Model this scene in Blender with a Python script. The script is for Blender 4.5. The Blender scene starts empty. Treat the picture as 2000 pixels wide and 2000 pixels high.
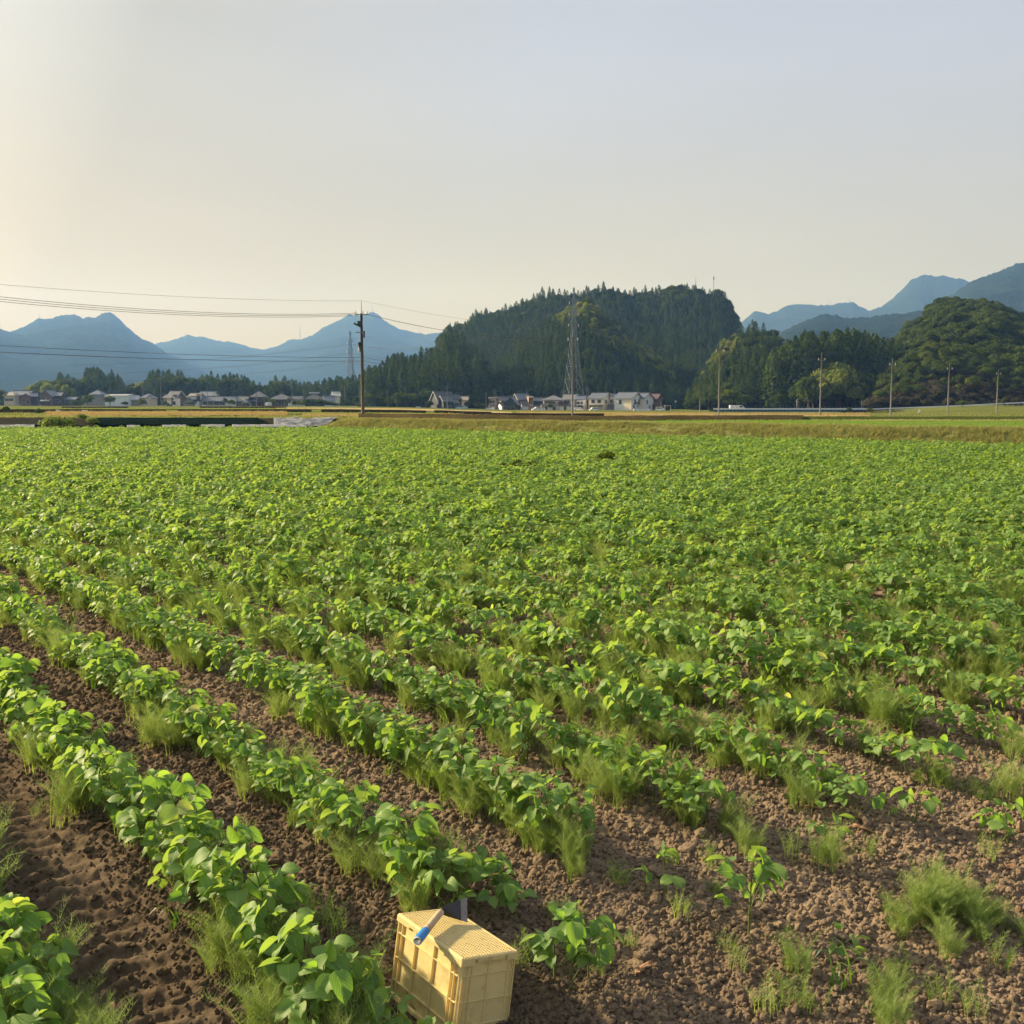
import bpy, bmesh, math, random
import numpy as np
from mathutils import Vector, Matrix, Euler

random.seed(11)
rng = np.random.default_rng(11)
sc = bpy.context.scene
COL = sc.collection
R = math.radians

# ------------------------------------------------------------------ camera
EYE = 2.1
PITCH = math.atan(212 / 2000)
cam_data = bpy.data.cameras.new("camera")
cam_data.lens = 36.0
cam_data.sensor_width = 36.0
cam_data.clip_start = 0.05
cam_data.clip_end = 40000
cam = bpy.data.objects.new("camera", cam_data)
cam.location = (0, 0, EYE)
cam.rotation_euler = (math.pi / 2 - PITCH, 0, 0)
COL.objects.link(cam)
sc.camera = cam

# ------------------------------------------------------------------ sun, sky, exposure
SUN_AZ = 62.0          # degrees left of the view direction
SUN_EL = 24.0
SUN_DIR = Vector((-math.sin(R(SUN_AZ)) * math.cos(R(SUN_EL)), math.cos(R(SUN_AZ)) * math.cos(R(SUN_EL)), math.sin(R(SUN_EL))))
sun_data = bpy.data.lights.new("sun", 'SUN')
sun_data.energy = 4.6
sun_data.angle = R(2.0)
sun_data.color = (1.0, 0.83, 0.60)
sun = bpy.data.objects.new("sun", sun_data)
sun.rotation_euler = SUN_DIR.to_track_quat('Z', 'Y').to_euler()
COL.objects.link(sun)

world = bpy.data.worlds.new("World")
sc.world = world
world.use_nodes = True
wn, wl = world.node_tree.nodes, world.node_tree.links
wn.clear()
def N(nt, kind, **kw):
    n = nt.nodes.new(kind)
    for k, v in kw.items():
        if k == 'inp':
            for a, b in v.items():
                n.inputs[a].default_value = b
        else:
            setattr(n, k, v)
    return n
W = world.node_tree
w_out = N(W, 'ShaderNodeOutputWorld')
w_bg = N(W, 'ShaderNodeBackground', inp={'Strength': 0.1})
w_sky = N(W, 'ShaderNodeTexSky', sky_type='NISHITA', sun_disc=False, sun_elevation=R(SUN_EL), sun_rotation=R(-SUN_AZ), air_density=1.0, dust_density=3.0, ozone_density=1.0)
w_tc = N(W, 'ShaderNodeTexCoord')
w_dot = N(W, 'ShaderNodeVectorMath', operation='DOT_PRODUCT')
w_dot.inputs[1].default_value = SUN_DIR
wl.new(w_tc.outputs['Generated'], w_dot.inputs[0])
w_mr = N(W, 'ShaderNodeMapRange', inp={1: -1.0, 2: 1.0, 3: 0.0, 4: 1.0})
wl.new(w_dot.outputs['Value'], w_mr.inputs[0])
def ramp(node, stops):
    el = node.color_ramp.elements
    while len(el) > 1:
        el.remove(el[-1])
    el[0].position = stops[0][0]; el[0].color = (*stops[0][1], 1)
    for p, c in stops[1:]:
        e = el.new(p); e.color = (*c, 1)
# thin high cloud: its brightness depends on how near the sun it is
VEIL = [(0.0, (0.255, 0.270, 0.330)), (0.45, (0.268, 0.282, 0.345)), (0.62, (0.285, 0.298, 0.350)), (0.76, (0.295, 0.300, 0.335)),
        (0.88, (0.292, 0.268, 0.222)), (0.93, (0.43, 0.40, 0.34)), (1.0, (0.75, 0.66, 0.52))]
w_ramp = N(W, 'ShaderNodeValToRGB')
ramp(w_ramp, VEIL)
wl.new(w_mr.outputs[0], w_ramp.inputs[0])
w_sep = N(W, 'ShaderNodeSeparateXYZ')
wl.new(w_tc.outputs['Generated'], w_sep.inputs[0])
# warm dusty band above the horizon, strongest towards the sun
w_h = N(W, 'ShaderNodeMapRange', interpolation_type='SMOOTHSTEP', inp={1: 0.0, 2: 0.34, 3: 1.0, 4: 0.0})
wl.new(w_sep.outputs['Z'], w_h.inputs[0])
w_hs = N(W, 'ShaderNodeMapRange', interpolation_type='SMOOTHSTEP', inp={1: 0.40, 2: 0.92, 3: 0.42, 4: 1.0})
wl.new(w_mr.outputs[0], w_hs.inputs[0])
w_m = N(W, 'ShaderNodeMath', operation='MULTIPLY')
wl.new(w_h.outputs[0], w_m.inputs[0]); wl.new(w_hs.outputs[0], w_m.inputs[1])
w_warm = N(W, 'ShaderNodeMix', data_type='RGBA', blend_type='MULTIPLY', inp={7: (1.14, 0.81, 0.10, 1)})
wl.new(w_m.outputs[0], w_warm.inputs[0]); wl.new(w_ramp.outputs[0], w_warm.inputs[6])
# faint streaks
w_map = N(W, 'ShaderNodeMapping', inp={'Scale': (0.9, 0.9, 4.5), 'Rotation': (0.0, 0.12, 0.4)})
wl.new(w_tc.outputs['Generated'], w_map.inputs[0])
w_no = N(W, 'ShaderNodeTexNoise', inp={'Scale': 2.2, 'Detail': 4.0, 'Roughness': 0.5})
wl.new(w_map.outputs[0], w_no.inputs[0])
w_nr = N(W, 'ShaderNodeMapRange', inp={1: 0.3, 2: 0.7, 3: 0.945, 4: 1.045})
wl.new(w_no.outputs[0], w_nr.inputs[0])
w_str = N(W, 'ShaderNodeVectorMath', operation='MULTIPLY')
wl.new(w_warm.outputs[2], w_str.inputs[0]); wl.new(w_nr.outputs[0], w_str.inputs[1])
w_sc = N(W, 'ShaderNodeVectorMath', operation='SCALE', inp={3: 8.1})
wl.new(w_str.outputs[0], w_sc.inputs[0])
w_add = N(W, 'ShaderNodeMix', data_type='RGBA', blend_type='ADD', inp={0: 0.05})
wl.new(w_sc.outputs[0], w_add.inputs[6]); wl.new(w_sky.outputs[0], w_add.inputs[7])
wl.new(w_add.outputs[2], w_bg.inputs[0]); wl.new(w_bg.outputs[0], w_out.inputs[0])

sc.view_settings.view_transform = 'Standard'
sc.view_settings.look = 'None'
sc.view_settings.exposure = 1.2
sc.view_settings.gamma = 1.0
sc.view_settings.use_curve_mapping = False
sc.render.engine = 'CYCLES'
sc.cycles.use_denoising = True
sc.cycles.max_bounces = 6
sc.cycles.diffuse_bounces = 3
sc.cycles.glossy_bounces = 2
sc.cycles.transmission_bounces = 4
sc.cycles.volume_bounces = 0
sc.cycles.sample_clamp_indirect = 4.0
sc.cycles.use_adaptive_sampling = True
sc.cycles.adaptive_threshold = 0.015

# ------------------------------------------------------------------ pixel helpers (photo pixels, 2000 x 2000)
def ray(px, py):
    cx = (px - 1000) / 2000; cy = (1000 - py) / 2000
    return np.array([cx, math.cos(PITCH) + cy * math.sin(PITCH), -math.sin(PITCH) + cy * math.cos(PITCH)])
def at_depth(px, py, Y):
    d = ray(px, py); t = Y / d[1]
    return np.array([d[0] * t, Y, EYE + d[2] * t])
def zpix(py, Y):
    return at_depth(1000, py, Y)[2]
def upix(px, py=788):
    d = ray(px, py); return d[0] / d[1]

# ------------------------------------------------------------------ noise
_T = rng.random((256, 256))
def vnoise(x, y, seed=0):
    x = np.asarray(x, float) + seed * 17.31; y = np.asarray(y, float) + seed * 9.77
    xi = np.floor(x).astype(int); yi = np.floor(y).astype(int)
    fx = x - xi; fy = y - yi
    fx = fx * fx * (3 - 2 * fx); fy = fy * fy * (3 - 2 * fy)
    g = lambda a, b: _T[a & 255, b & 255]
    return (g(xi, yi) * (1 - fx) + g(xi + 1, yi) * fx) * (1 - fy) + (g(xi, yi + 1) * (1 - fx) + g(xi + 1, yi + 1) * fx) * fy
def fbm(x, y, oct=4, seed=0):
    s = 0; a = 0.5; tot = 0
    for k in range(oct):
        s = s + a * vnoise(x * 2 ** k, y * 2 ** k, seed + k); tot += a; a *= 0.5
    return s / tot
_W = rng.random((256, 256, 3))
def worley(x, y, seed=0):
    """distance to the nearest cell point and that point's random height"""
    x = np.asarray(x, float) + seed * 13.7; y = np.asarray(y, float) + seed * 5.3
    xi = np.floor(x).astype(int); yi = np.floor(y).astype(int)
    best = np.full(x.shape, 9.0); hgt = np.zeros(x.shape)
    for dx in (-1, 0, 1):
        for dy in (-1, 0, 1):
            w = _W[(xi + dx) & 255, (yi + dy) & 255]
            d = np.hypot(xi + dx + w[..., 0] - x, yi + dy + w[..., 1] - y)
            m = d < best
            best = np.where(m, d, best); hgt = np.where(m, w[..., 2], hgt)
    return best, hgt

# ------------------------------------------------------------------ meshes
def tag(o, label=None, cat=None, group=None, kind=None):
    if label: o['label'] = label
    if cat: o['category'] = cat
    if group: o['group'] = group
    if kind: o['kind'] = kind
    return o
def link(o, parent=None):
    COL.objects.link(o)
    if parent is not None: o.parent = parent
    return o
def empty(name, loc=(0, 0, 0), rz=0.0):
    o = bpy.data.objects.new(name, None)
    o.empty_display_size = 0.1
    o.location = loc; o.rotation_euler = (0, 0, rz)
    COL.objects.link(o)
    return o
def mesh_np(name, V, Fs, mats, uv=None, smooth=False, tint=None, mi=None):
    """V (n,3); Fs (m,3|4) int array or list of tuples"""
    me = bpy.data.meshes.new(name)
    if isinstance(Fs, np.ndarray):
        n, k = Fs.shape
        me.vertices.add(len(V)); me.vertices.foreach_set('co', np.asarray(V, np.float32).ravel())
        me.loops.add(n * k); me.loops.foreach_set('vertex_index', Fs.astype(np.int32).ravel())
        me.polygons.add(n); me.polygons.foreach_set('loop_start', np.arange(0, n * k, k, dtype=np.int32))
        me.update(calc_edges=True)
    else:
        me.from_pydata([tuple(v) for v in V], [], [tuple(f) for f in Fs])
        me.update()
    for m in (mats if isinstance(mats, (list, tuple)) else [mats]):
        me.materials.append(m)
    if smooth:
        me.polygons.foreach_set('use_smooth', np.ones(len(me.polygons), bool))
    if mi is not None:
        me.polygons.foreach_set('material_index', np.asarray(mi, np.int32))
    if uv is not None:
        l = me.uv_layers.new(name='UVMap')
        vi = np.zeros(len(me.loops), np.int32); me.loops.foreach_get('vertex_index', vi)
        l.data.foreach_set('uv', np.asarray(uv, np.float32)[vi].ravel())
    if tint is not None:
        a = me.attributes.new('tint', 'FLOAT', 'POINT')
        a.data.foreach_set('value', np.asarray(tint, np.float32))
    return me
def grid_faces(nr, nc):
    i = np.arange(nr * nc).reshape(nr, nc)
    return np.stack([i[:-1, :-1], i[:-1, 1:], i[1:, 1:], i[1:, :-1]], -1).reshape(-1, 4)

class MB:
    """collects simple shapes, then links them as ONE mesh object"""
    def __init__(s): s.v = []; s.f = []; s.m = []
    def add(s, V, Fs, m=0):
        b = len(s.v)
        s.v += [tuple(map(float, p)) for p in V]
        s.f += [tuple(b + i for i in f) for f in Fs]; s.m += [m] * len(Fs)
        return s
    def box(s, c, d, rot=None, m=0, taper=1.0):
        x, y, z = d[0] / 2, d[1] / 2, d[2] / 2
        P = [(-x, -y, -z), (x, -y, -z), (x, y, -z), (-x, y, -z), (-x * taper, -y * taper, z), (x * taper, -y * taper, z), (x * taper, y * taper, z), (-x * taper, y * taper, z)]
        M = rot.to_matrix() if rot is not None and hasattr(rot, 'to_matrix') else rot
        P = [Vector(c) + (M @ Vector(p) if M is not None else Vector(p)) for p in P]
        return s.add(P, [(0, 3, 2, 1), (4, 5, 6, 7), (0, 1, 5, 4), (1, 2, 6, 5), (2, 3, 7, 6), (3, 0, 4, 7)], m)
    def tube(s, pts, rads, n=6, m=0, cap=True):
        pts = [Vector(p) for p in pts]
        if not hasattr(rads, '__len__'): rads = [rads] * len(pts)
        rings = []
        for i, p in enumerate(pts):
            d = (pts[min(i + 1, len(pts) - 1)] - pts[max(i - 1, 0)])
            d = d.normalized() if d.length > 1e-9 else Vector((0, 0, 1))
            a = Vector((0, 0, 1)) if abs(d.z) < 0.9 else Vector((1, 0, 0))
            u = d.cross(a).normalized(); w = d.cross(u)
            rings.append([p + (u * math.cos(2 * math.pi * k / n) + w * math.sin(2 * math.pi * k / n)) * rads[i] for k in range(n)])
        V = [q for r in rings for q in r]; Fs = []
        for i in range(len(pts) - 1):
            for k in range(n):
                Fs.append((i * n + k, i * n + (k + 1) % n, (i + 1) * n + (k + 1) % n, (i + 1) * n + k))
        if cap:
            Fs.append(tuple(range(n))); Fs.append(tuple((len(pts) - 1) * n + k for k in reversed(range(n))))
        return s.add(V, Fs, m)
    def build(s, name, mats, parent=None, smooth=False):
        me = mesh_np(name, s.v, s.f, mats, mi=s.m, smooth=smooth)
        o = bpy.data.objects.new(name, me)
        return link(o, parent)

# ------------------------------------------------------------------ materials
def mat_base(name):
    m = bpy.data.materials.new(name); m.use_nodes = True
    nt = m.node_tree
    p = nt.nodes['Principled BSDF']
    return m, nt, p
def mat_plain(name, col, rough=0.7, var=0.12, scale=3.0, metal=0.0, bump=0.0, spec=0.3, coord='Object'):
    """one colour with soft procedural unevenness"""
    m, nt, p = mat_base(name)
    tc = N(nt, 'ShaderNodeTexCoord')
    no = N(nt, 'ShaderNodeTexNoise', inp={'Scale': scale, 'Detail': 5.0, 'Roughness': 0.6})
    nt.links.new(tc.outputs[coord], no.inputs[0])
    mr = N(nt, 'ShaderNodeMapRange', inp={1: 0.3, 2: 0.7, 3: 1 - var, 4: 1 + var})
    nt.links.new(no.outputs[0], mr.inputs[0])
    mu = N(nt, 'ShaderNodeVectorMath', operation='SCALE')
    mu.inputs[0].default_value = col
    nt.links.new(mr.outputs[0], mu.inputs[3])
    nt.links.new(mu.outputs[0], p.inputs['Base Color'])
    p.inputs['Roughness'].default_value = rough
    p.inputs['Metallic'].default_value = metal
    p.inputs['Specular IOR Level'].default_value = spec
    if bump:
        b = N(nt, 'ShaderNodeBump', inp={'Strength': bump, 'Distance': 0.02})
        nt.links.new(no.outputs[0], b.inputs['Height']); nt.links.new(b.outputs[0], p.inputs['Normal'])
    return m
def mat_ground(name, stops, scale=1.0, scale2=12.0, rough=0.9, bump=0.4, dist=0.05, coord='Object', stretch=(1, 1, 1)):
    """two noises mixed into a colour ramp, with relief"""
    m, nt, p = mat_base(name)
    tc = N(nt, 'ShaderNodeTexCoord')
    mp = N(nt, 'ShaderNodeMapping', inp={'Scale': stretch})
    nt.links.new(tc.outputs[coord], mp.inputs[0])
    a = N(nt, 'ShaderNodeTexNoise', inp={'Scale': scale, 'Detail': 6.0, 'Roughness': 0.65})
    b = N(nt, 'ShaderNodeTexNoise', inp={'Scale': scale2, 'Detail': 6.0, 'Roughness': 0.7})
    nt.links.new(mp.outputs[0], a.inputs[0]); nt.links.new(mp.outputs[0], b.inputs[0])
    mx = N(nt, 'ShaderNodeMath', operation='ADD')
    nt.links.new(a.outputs[0], mx.inputs[0]); nt.links.new(b.outputs[0], mx.inputs[1])
    hf = N(nt, 'ShaderNodeMath', operation='MULTIPLY', inp={1: 0.5})
    nt.links.new(mx.outputs[0], hf.inputs[0])
    rp = N(nt, 'ShaderNodeValToRGB'); ramp(rp, stops)
    nt.links.new(hf.outputs[0], rp.inputs[0]); nt.links.new(rp.outputs[0], p.inputs['Base Color'])
    p.inputs['Roughness'].default_value = rough
    p.inputs['Specular IOR Level'].default_value = 0.0
    bp = N(nt, 'ShaderNodeBump', inp={'Strength': bump, 'Distance': dist})
    nt.links.new(b.outputs[0], bp.inputs['Height']); nt.links.new(bp.outputs[0], p.inputs['Normal'])
    return m
def mat_leaf(name, dark, light, trans, tmix=0.4, rough=0.5, spec=0.35, veins=False, under=None, pale=None):
    """leaf: colour from the per-leaf tint plus the object's own random value; light passes through"""
    m, nt, p = mat_base(name)
    at = N(nt, 'ShaderNodeAttribute', attribute_name='tint')
    oi = N(nt, 'ShaderNodeObjectInfo')
    ad = N(nt, 'ShaderNodeMath', operation='ADD')
    nt.links.new(at.outputs['Fac'], ad.inputs[0]); nt.links.new(oi.outputs['Random'], ad.inputs[1])
    hf = N(nt, 'ShaderNodeMath', operation='MULTIPLY', inp={1: 0.5})
    nt.links.new(ad.outputs[0], hf.inputs[0])
    rp = N(nt, 'ShaderNodeValToRGB'); ramp(rp, [(0.08, dark), (0.80, light), (0.90, tuple(c * 1.08 for c in light)), (0.95, pale or light)])
    nt.links.new(hf.outputs[0], rp.inputs[0])
    col = rp.outputs[0]
    if veins:
        uv = N(nt, 'ShaderNodeUVMap', uv_map='UVMap')
        sp = N(nt, 'ShaderNodeSeparateXYZ'); nt.links.new(uv.outputs[0], sp.inputs[0])
        ab = N(nt, 'ShaderNodeMath', operation='ABSOLUTE')
        nt.links.new(sp.outputs['X'], ab.inputs[0])
        v1 = N(nt, 'ShaderNodeMath', operation='MULTIPLY_ADD', inp={1: -0.55})
        nt.links.new(ab.outputs[0], v1.inputs[0]); nt.links.new(sp.outputs['Y'], v1.inputs[2])
        v2 = N(nt, 'ShaderNodeMath', operation='MULTIPLY', inp={1: 44.0}); nt.links.new(v1.outputs[0], v2.inputs[0])
        v3 = N(nt, 'ShaderNodeMath', operation='SINE'); nt.links.new(v2.outputs[0], v3.inputs[0])
        v4 = N(nt, 'ShaderNodeMapRange', inp={1: 0.72, 2: 1.0, 3: 0.0, 4: 0.5}); nt.links.new(v3.outputs[0], v4.inputs[0])
        v5 = N(nt, 'ShaderNodeMapRange', inp={1: 0.0, 2: 0.07, 3: 0.9, 4: 0.0}); nt.links.new(ab.outputs[0], v5.inputs[0])
        v6 = N(nt, 'ShaderNodeMath', operation='MAXIMUM'); nt.links.new(v4.outputs[0], v6.inputs[0]); nt.links.new(v5.outputs[0], v6.inputs[1])
        vm = N(nt, 'ShaderNodeMix', data_type='RGBA', inp={7: tuple(c * 1.25 + 0.03 for c in light) + (1,)})
        nt.links.new(v6.outputs[0], vm.inputs[0]); nt.links.new(col, vm.inputs[6])
        col = vm.outputs[2]
        bp = N(nt, 'ShaderNodeBump', inp={'Strength': 0.25, 'Distance': 0.002}, invert=True)
        nt.links.new(v6.outputs[0], bp.inputs['Height']); nt.links.new(bp.outputs[0], p.inputs['Normal'])
    if under is not None:
        ge = N(nt, 'ShaderNodeNewGeometry')
        um = N(nt, 'ShaderNodeMix', data_type='RGBA', inp={7: (*under, 1)})
        uf = N(nt, 'ShaderNodeMath', operation='MULTIPLY', inp={1: 0.7})
        nt.links.new(ge.outputs['Backfacing'], uf.inputs[0])
        nt.links.new(uf.outputs[0], um.inputs[0]); nt.links.new(col, um.inputs[6])
        col = um.outputs[2]
    nt.links.new(col, p.inputs['Base Color'])
    p.inputs['Roughness'].default_value = rough
    p.inputs['Specular IOR Level'].default_value = spec
    tr = N(nt, 'ShaderNodeBsdfTranslucent')
    tm = N(nt, 'ShaderNodeMix', data_type='RGBA', blend_type='MULTIPLY', inp={0: 1.0, 7: (*trans, 1)})
    nt.links.new(col, tm.inputs[6]); nt.links.new(tm.outputs[2], tr.inputs[0])
    mx = N(nt, 'ShaderNodeMixShader', inp={0: tmix})
    nt.links.new(p.outputs[0], mx.inputs[1]); nt.links.new(tr.outputs[0], mx.inputs[2])
    nt.links.new(mx.outputs[0], nt.nodes['Material Output'].inputs[0])
    return m

M = {}
def moisten(m):
    """the soil between the left-hand rows is damp and darker; dry and pale at the head of the field to the right"""
    nt = m.node_tree; pr = nt.nodes['Principled BSDF']
    ge = N(nt, 'ShaderNodeNewGeometry')
    dt = N(nt, 'ShaderNodeVectorMath', operation='DOT_PRODUCT'); dt.inputs[1].default_value = (0.7826, 0.6225, 0)
    nt.links.new(ge.outputs['Position'], dt.inputs[0])
    no = N(nt, 'ShaderNodeTexNoise', inp={'Scale': 1.7, 'Detail': 4.0}); nt.links.new(ge.outputs['Position'], no.inputs[0])
    ad = N(nt, 'ShaderNodeMath', operation='MULTIPLY_ADD', inp={1: 2.2}); nt.links.new(no.outputs[0], ad.inputs[0]); nt.links.new(dt.outputs['Value'], ad.inputs[2])
    mr = N(nt, 'ShaderNodeMapRange', interpolation_type='SMOOTHSTEP', inp={1: 2.4, 2: 4.6, 3: 0.58, 4: 1.0}); nt.links.new(ad.outputs[0], mr.inputs[0])
    src = pr.inputs['Base Color'].links[0].from_socket
    sc_ = N(nt, 'ShaderNodeVectorMath', operation='SCALE'); nt.links.new(src, sc_.inputs[0]); nt.links.new(mr.outputs[0], sc_.inputs[3]); nt.links.new(sc_.outputs[0], pr.inputs['Base Color'])
    return m
M['soil'] = mat_ground('soil', [(0.28, (0.092, 0.067, 0.045)), (0.45, (0.180, 0.136, 0.092)), (0.58, (0.250, 0.195, 0.136)), (0.75, (0.34, 0.275, 0.20))], 1.3, 45.0, 0.95, 0.7, 0.010)
M['clod'] = mat_ground('clod', [(0.28, (0.105, 0.077, 0.052)), (0.45, (0.195, 0.147, 0.100)), (0.60, (0.280, 0.220, 0.155)), (0.78, (0.40, 0.33, 0.24))], 2.0, 60.0, 0.95, 0.6, 0.005)
M['soy'] = mat_leaf('soybean leaf', (0.090, 0.185, 0.052), (0.205, 0.335, 0.085), (1.70, 1.80, 0.50), 0.47, 0.54, 0.32, True, (0.20, 0.26, 0.14), (0.42, 0.42, 0.20))
M['soy_far'] = mat_leaf('soybean leaf seen far', (0.092, 0.190, 0.052), (0.215, 0.340, 0.085), (1.70, 1.80, 0.50), 0.47, 0.56, 0.30, False, (0.19, 0.25, 0.12), (0.40, 0.40, 0.18))
M['stem'] = mat_leaf('soybean stem', (0.10, 0.15, 0.04), (0.16, 0.20, 0.06), (1.2, 1.3, 0.6), 0.2, 0.6, 0.2)
moisten(M['soil']); moisten(M['clod'])
M['horsetail'] = mat_leaf('horsetail', (0.165, 0.245, 0.075), (0.310, 0.385, 0.150), (1.5, 1.6, 0.6), 0.42, 0.6, 0.1)
M['blade'] = mat_leaf('grass blade', (0.070, 0.150, 0.030), (0.190, 0.270, 0.060), (1.6, 1.7, 0.6), 0.40, 0.45, 0.4)
M['dry_blade'] = mat_leaf('dry grass blade', (0.200, 0.170, 0.080), (0.420, 0.350, 0.190), (1.3, 1.2, 0.8), 0.35, 0.6, 0.0)
M['bank_blade'] = mat_leaf('bank grass blade', (0.155, 0.205, 0.065), (0.370, 0.365, 0.195), (1.5, 1.4, 0.7), 0.38, 0.6, 0.0)
M['cedar'] = mat_leaf('cedar needles', (0.026, 0.052, 0.018), (0.072, 0.108, 0.030), (1.5, 1.5, 0.5), 0.22, 0.7, 0.0)
M['broad'] = mat_leaf('broadleaf foliage', (0.034, 0.062, 0.016), (0.100, 0.130, 0.030), (1.6, 1.6, 0.6), 0.25, 0.6, 0.0)
M['bamboo'] = mat_leaf('bamboo foliage', (0.110, 0.150, 0.032), (0.230, 0.255, 0.060), (1.6, 1.6, 0.6), 0.28, 0.6, 0.0)
M['bark'] = mat_plain('bark', (0.085, 0.062, 0.045), 0.9, 0.3, 4.0)
M['dead_leaf'] = mat_plain('dead leaf', (0.30, 0.18, 0.10), 0.8, 0.25, 60.0)
# ------------------------------------------------------------------ the field's soil
TH = R(38.5); CT, ST = math.cos(TH), math.sin(TH)
S0, DS = 0.75, 0.745          # first row's place across the rows, and the row spacing
def st_of(x, y): return x * CT + y * ST, -x * ST + y * CT
def xy_of(s, t): return s * CT - t * ST, s * ST + t * CT
B0 = np.array([-13.0, 74.0]); BD = np.array([0.769, -0.639]); BN = np.array([0.639, 0.769])
def bank_off(x, y):
    """distance beyond the far right-hand edge of the field (negative: inside the field)"""
    return (np.asarray(x) - B0[0]) * BN[0] + (np.asarray(y) - B0[1]) * BN[1]
def soil_base(x, y):
    x = np.asarray(x, float); y = np.asarray(y, float)
    s, t = st_of(x, y)
    k = np.clip((t - 2.4) / 1.2, 0.25, 1)
    z = 0.040 * k * np.cos(2 * math.pi * (s - S0) / DS)
    z = z + 0.05 * (fbm(x * 0.9, y * 0.9, 3, 2) - 0.5)
    z = z + np.clip((y - 72.5) / 5, 0, 1) * 0.32
    return z
def soil_z(x, y):
    """with tractor treads and lumps"""
    x = np.asarray(x, float); y = np.asarray(y, float)
    s, t = st_of(x, y)
    z = soil_base(x, y)
    near = np.clip((24 - y) / 9, 0, 1)
    z = z + near * 0.040 * (fbm(x * 5, y * 5, 4, 5) - 0.5)
    # tread of a tractor tyre in the furrows left of the crate
    f = (s - (S0 + DS * 0.5)) / 0.20
    tr = np.exp(-f ** 4) + np.exp(-(((s - (S0 - DS * 0.5)) / 0.22) ** 4))
    ph = (t + np.where(s > S0, np.abs(s - (S0 + DS * 0.5)), np.abs(s - (S0 - DS * 0.5))) * 0.9 + 0.05 * fbm(x * 3, y * 3, 2, 14)) / 0.125
    z = z + near * tr * np.clip(1 - np.abs(s - S0) / 1.2, 0, 1) * (0.019 * np.clip(np.sin(2 * math.pi * ph) * 1.6, -1, 1) - 0.016) * (0.5 + fbm(x * 6, y * 6, 2, 9))
    lump = np.clip(1 - 0.72 * tr * (t < 7), 0.25, 1)
    for sc_, am in ((14.0, 0.015), (30.0, 0.010), (64.0, 0.006)):
        wx = x + 0.25 / sc_ * (vnoise(x * sc_ * 1.7, y * sc_ * 1.7, 3) - .5); wy = y + 0.25 / sc_ * (vnoise(x * sc_ * 1.7, y * sc_ * 1.7, 4) - .5)
        d, h = worley(wx * sc_, wy * sc_, int(sc_))
        z = z + near * lump * am * np.clip(1 - (d / 0.7) ** 1.6, 0, 1) * (h > 0.25) * (0.3 + h)
    z = z + near * 0.016 * (fbm(x * 38, y * 38, 3, 8) - 0.5)
    return z
un = np.concatenate([np.linspace(-1.6, -0.60, 26)[:-1], np.linspace(-0.60, 0.60, 600), np.linspace(0.60, 1.6, 26)[1:]])
yn = np.concatenate([1.6 * np.exp(np.linspace(0, math.log(11 / 1.6), 760))[:-1], 11 * np.exp(np.linspace(0, math.log(78.5 / 11), 300))])
U, Y = np.meshgrid(un, yn)
X = U * Y
Z = soil_z(X, Y)
V = np.stack([X, Y, Z], -1).reshape(-1, 3)
F = grid_faces(len(yn), len(un))
cx, cy = V[F[:, 0], 0], V[F[:, 0], 1]
F = F[~((cx > -13.5) & (bank_off(cx, cy) > 1.2))]
soil = link(bpy.data.objects.new('field_soil', mesh_np('field_soil', V, F, M['soil'], smooth=True)))
tag(soil, 'bare brown crumbly soil of the bean field, ridged in rows', kind='structure')

# ------------------------------------------------------------------ farmland beyond the field
ZU = np.array([-1.5, -0.5, -0.2, -0.1, 0.0, 0.12, 0.25, 0.36, 0.43, 1.5])
ZY = np.array([30, 60, 80, 100, 130, 160, 200, 300, 420, 600, 900.0])
ZT = np.array([
    [.9, .9, .94, .92, .90, 1.15, 1.15, 1.05, .95, 1.1, 1.2],
    [.9, .9, .94, .92, .90, 1.15, 1.15, 1.05, .95, 1.1, 1.2],
    [.9, .9, .94, .92, .90, 1.15, 1.15, 1.05, .95, 1.1, 1.2],
    [.88, .88, .9, .88, .85, .95, .95, .70, .5, .8, 1.0],
    [.85, .85, .85, .80, .60, .45, .30, .0, -.55, -.4, 0],
    [.85, .85, .85, .75, .50, .30, .10, -.42, -.65, -.5, 0],
    [.85, .85, .85, .62, .45, .28, .08, -.50, -.5, 0, .5],
    [.85, .85, .82, .60, .43, .26, .10, -.42, .0, 1, 3],
    [.85, .85, .80, .60, .42, .25, .15, 1.3, 2.0, 4, 6],
    [.85, .85, .80, .60, .42, .25, .15, 1.8, 3.0, 5, 8]])
def zground(x, y):
    x = np.asarray(x, float); y = np.asarray(y, float)
    u = np.clip(x / y, -1.49, 1.49); yy = np.clip(y, 30, 899)
    i = np.clip(np.searchsorted(ZU, u, side='right') - 1, 0, len(ZU) - 2)
    j = np.clip(np.searchsorted(ZY, yy, side='right') - 1, 0, len(ZY) - 2)
    a = (u - ZU[i]) / (ZU[i + 1] - ZU[i]); b = (yy - ZY[j]) / (ZY[j + 1] - ZY[j])
    return (ZT[i, j] * (1 - a) + ZT[i + 1, j] * a) * (1 - b) + (ZT[i, j + 1] * (1 - a) + ZT[i + 1, j + 1] * a) * b
def zg(x, y): return float(zground(x, y))

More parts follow.
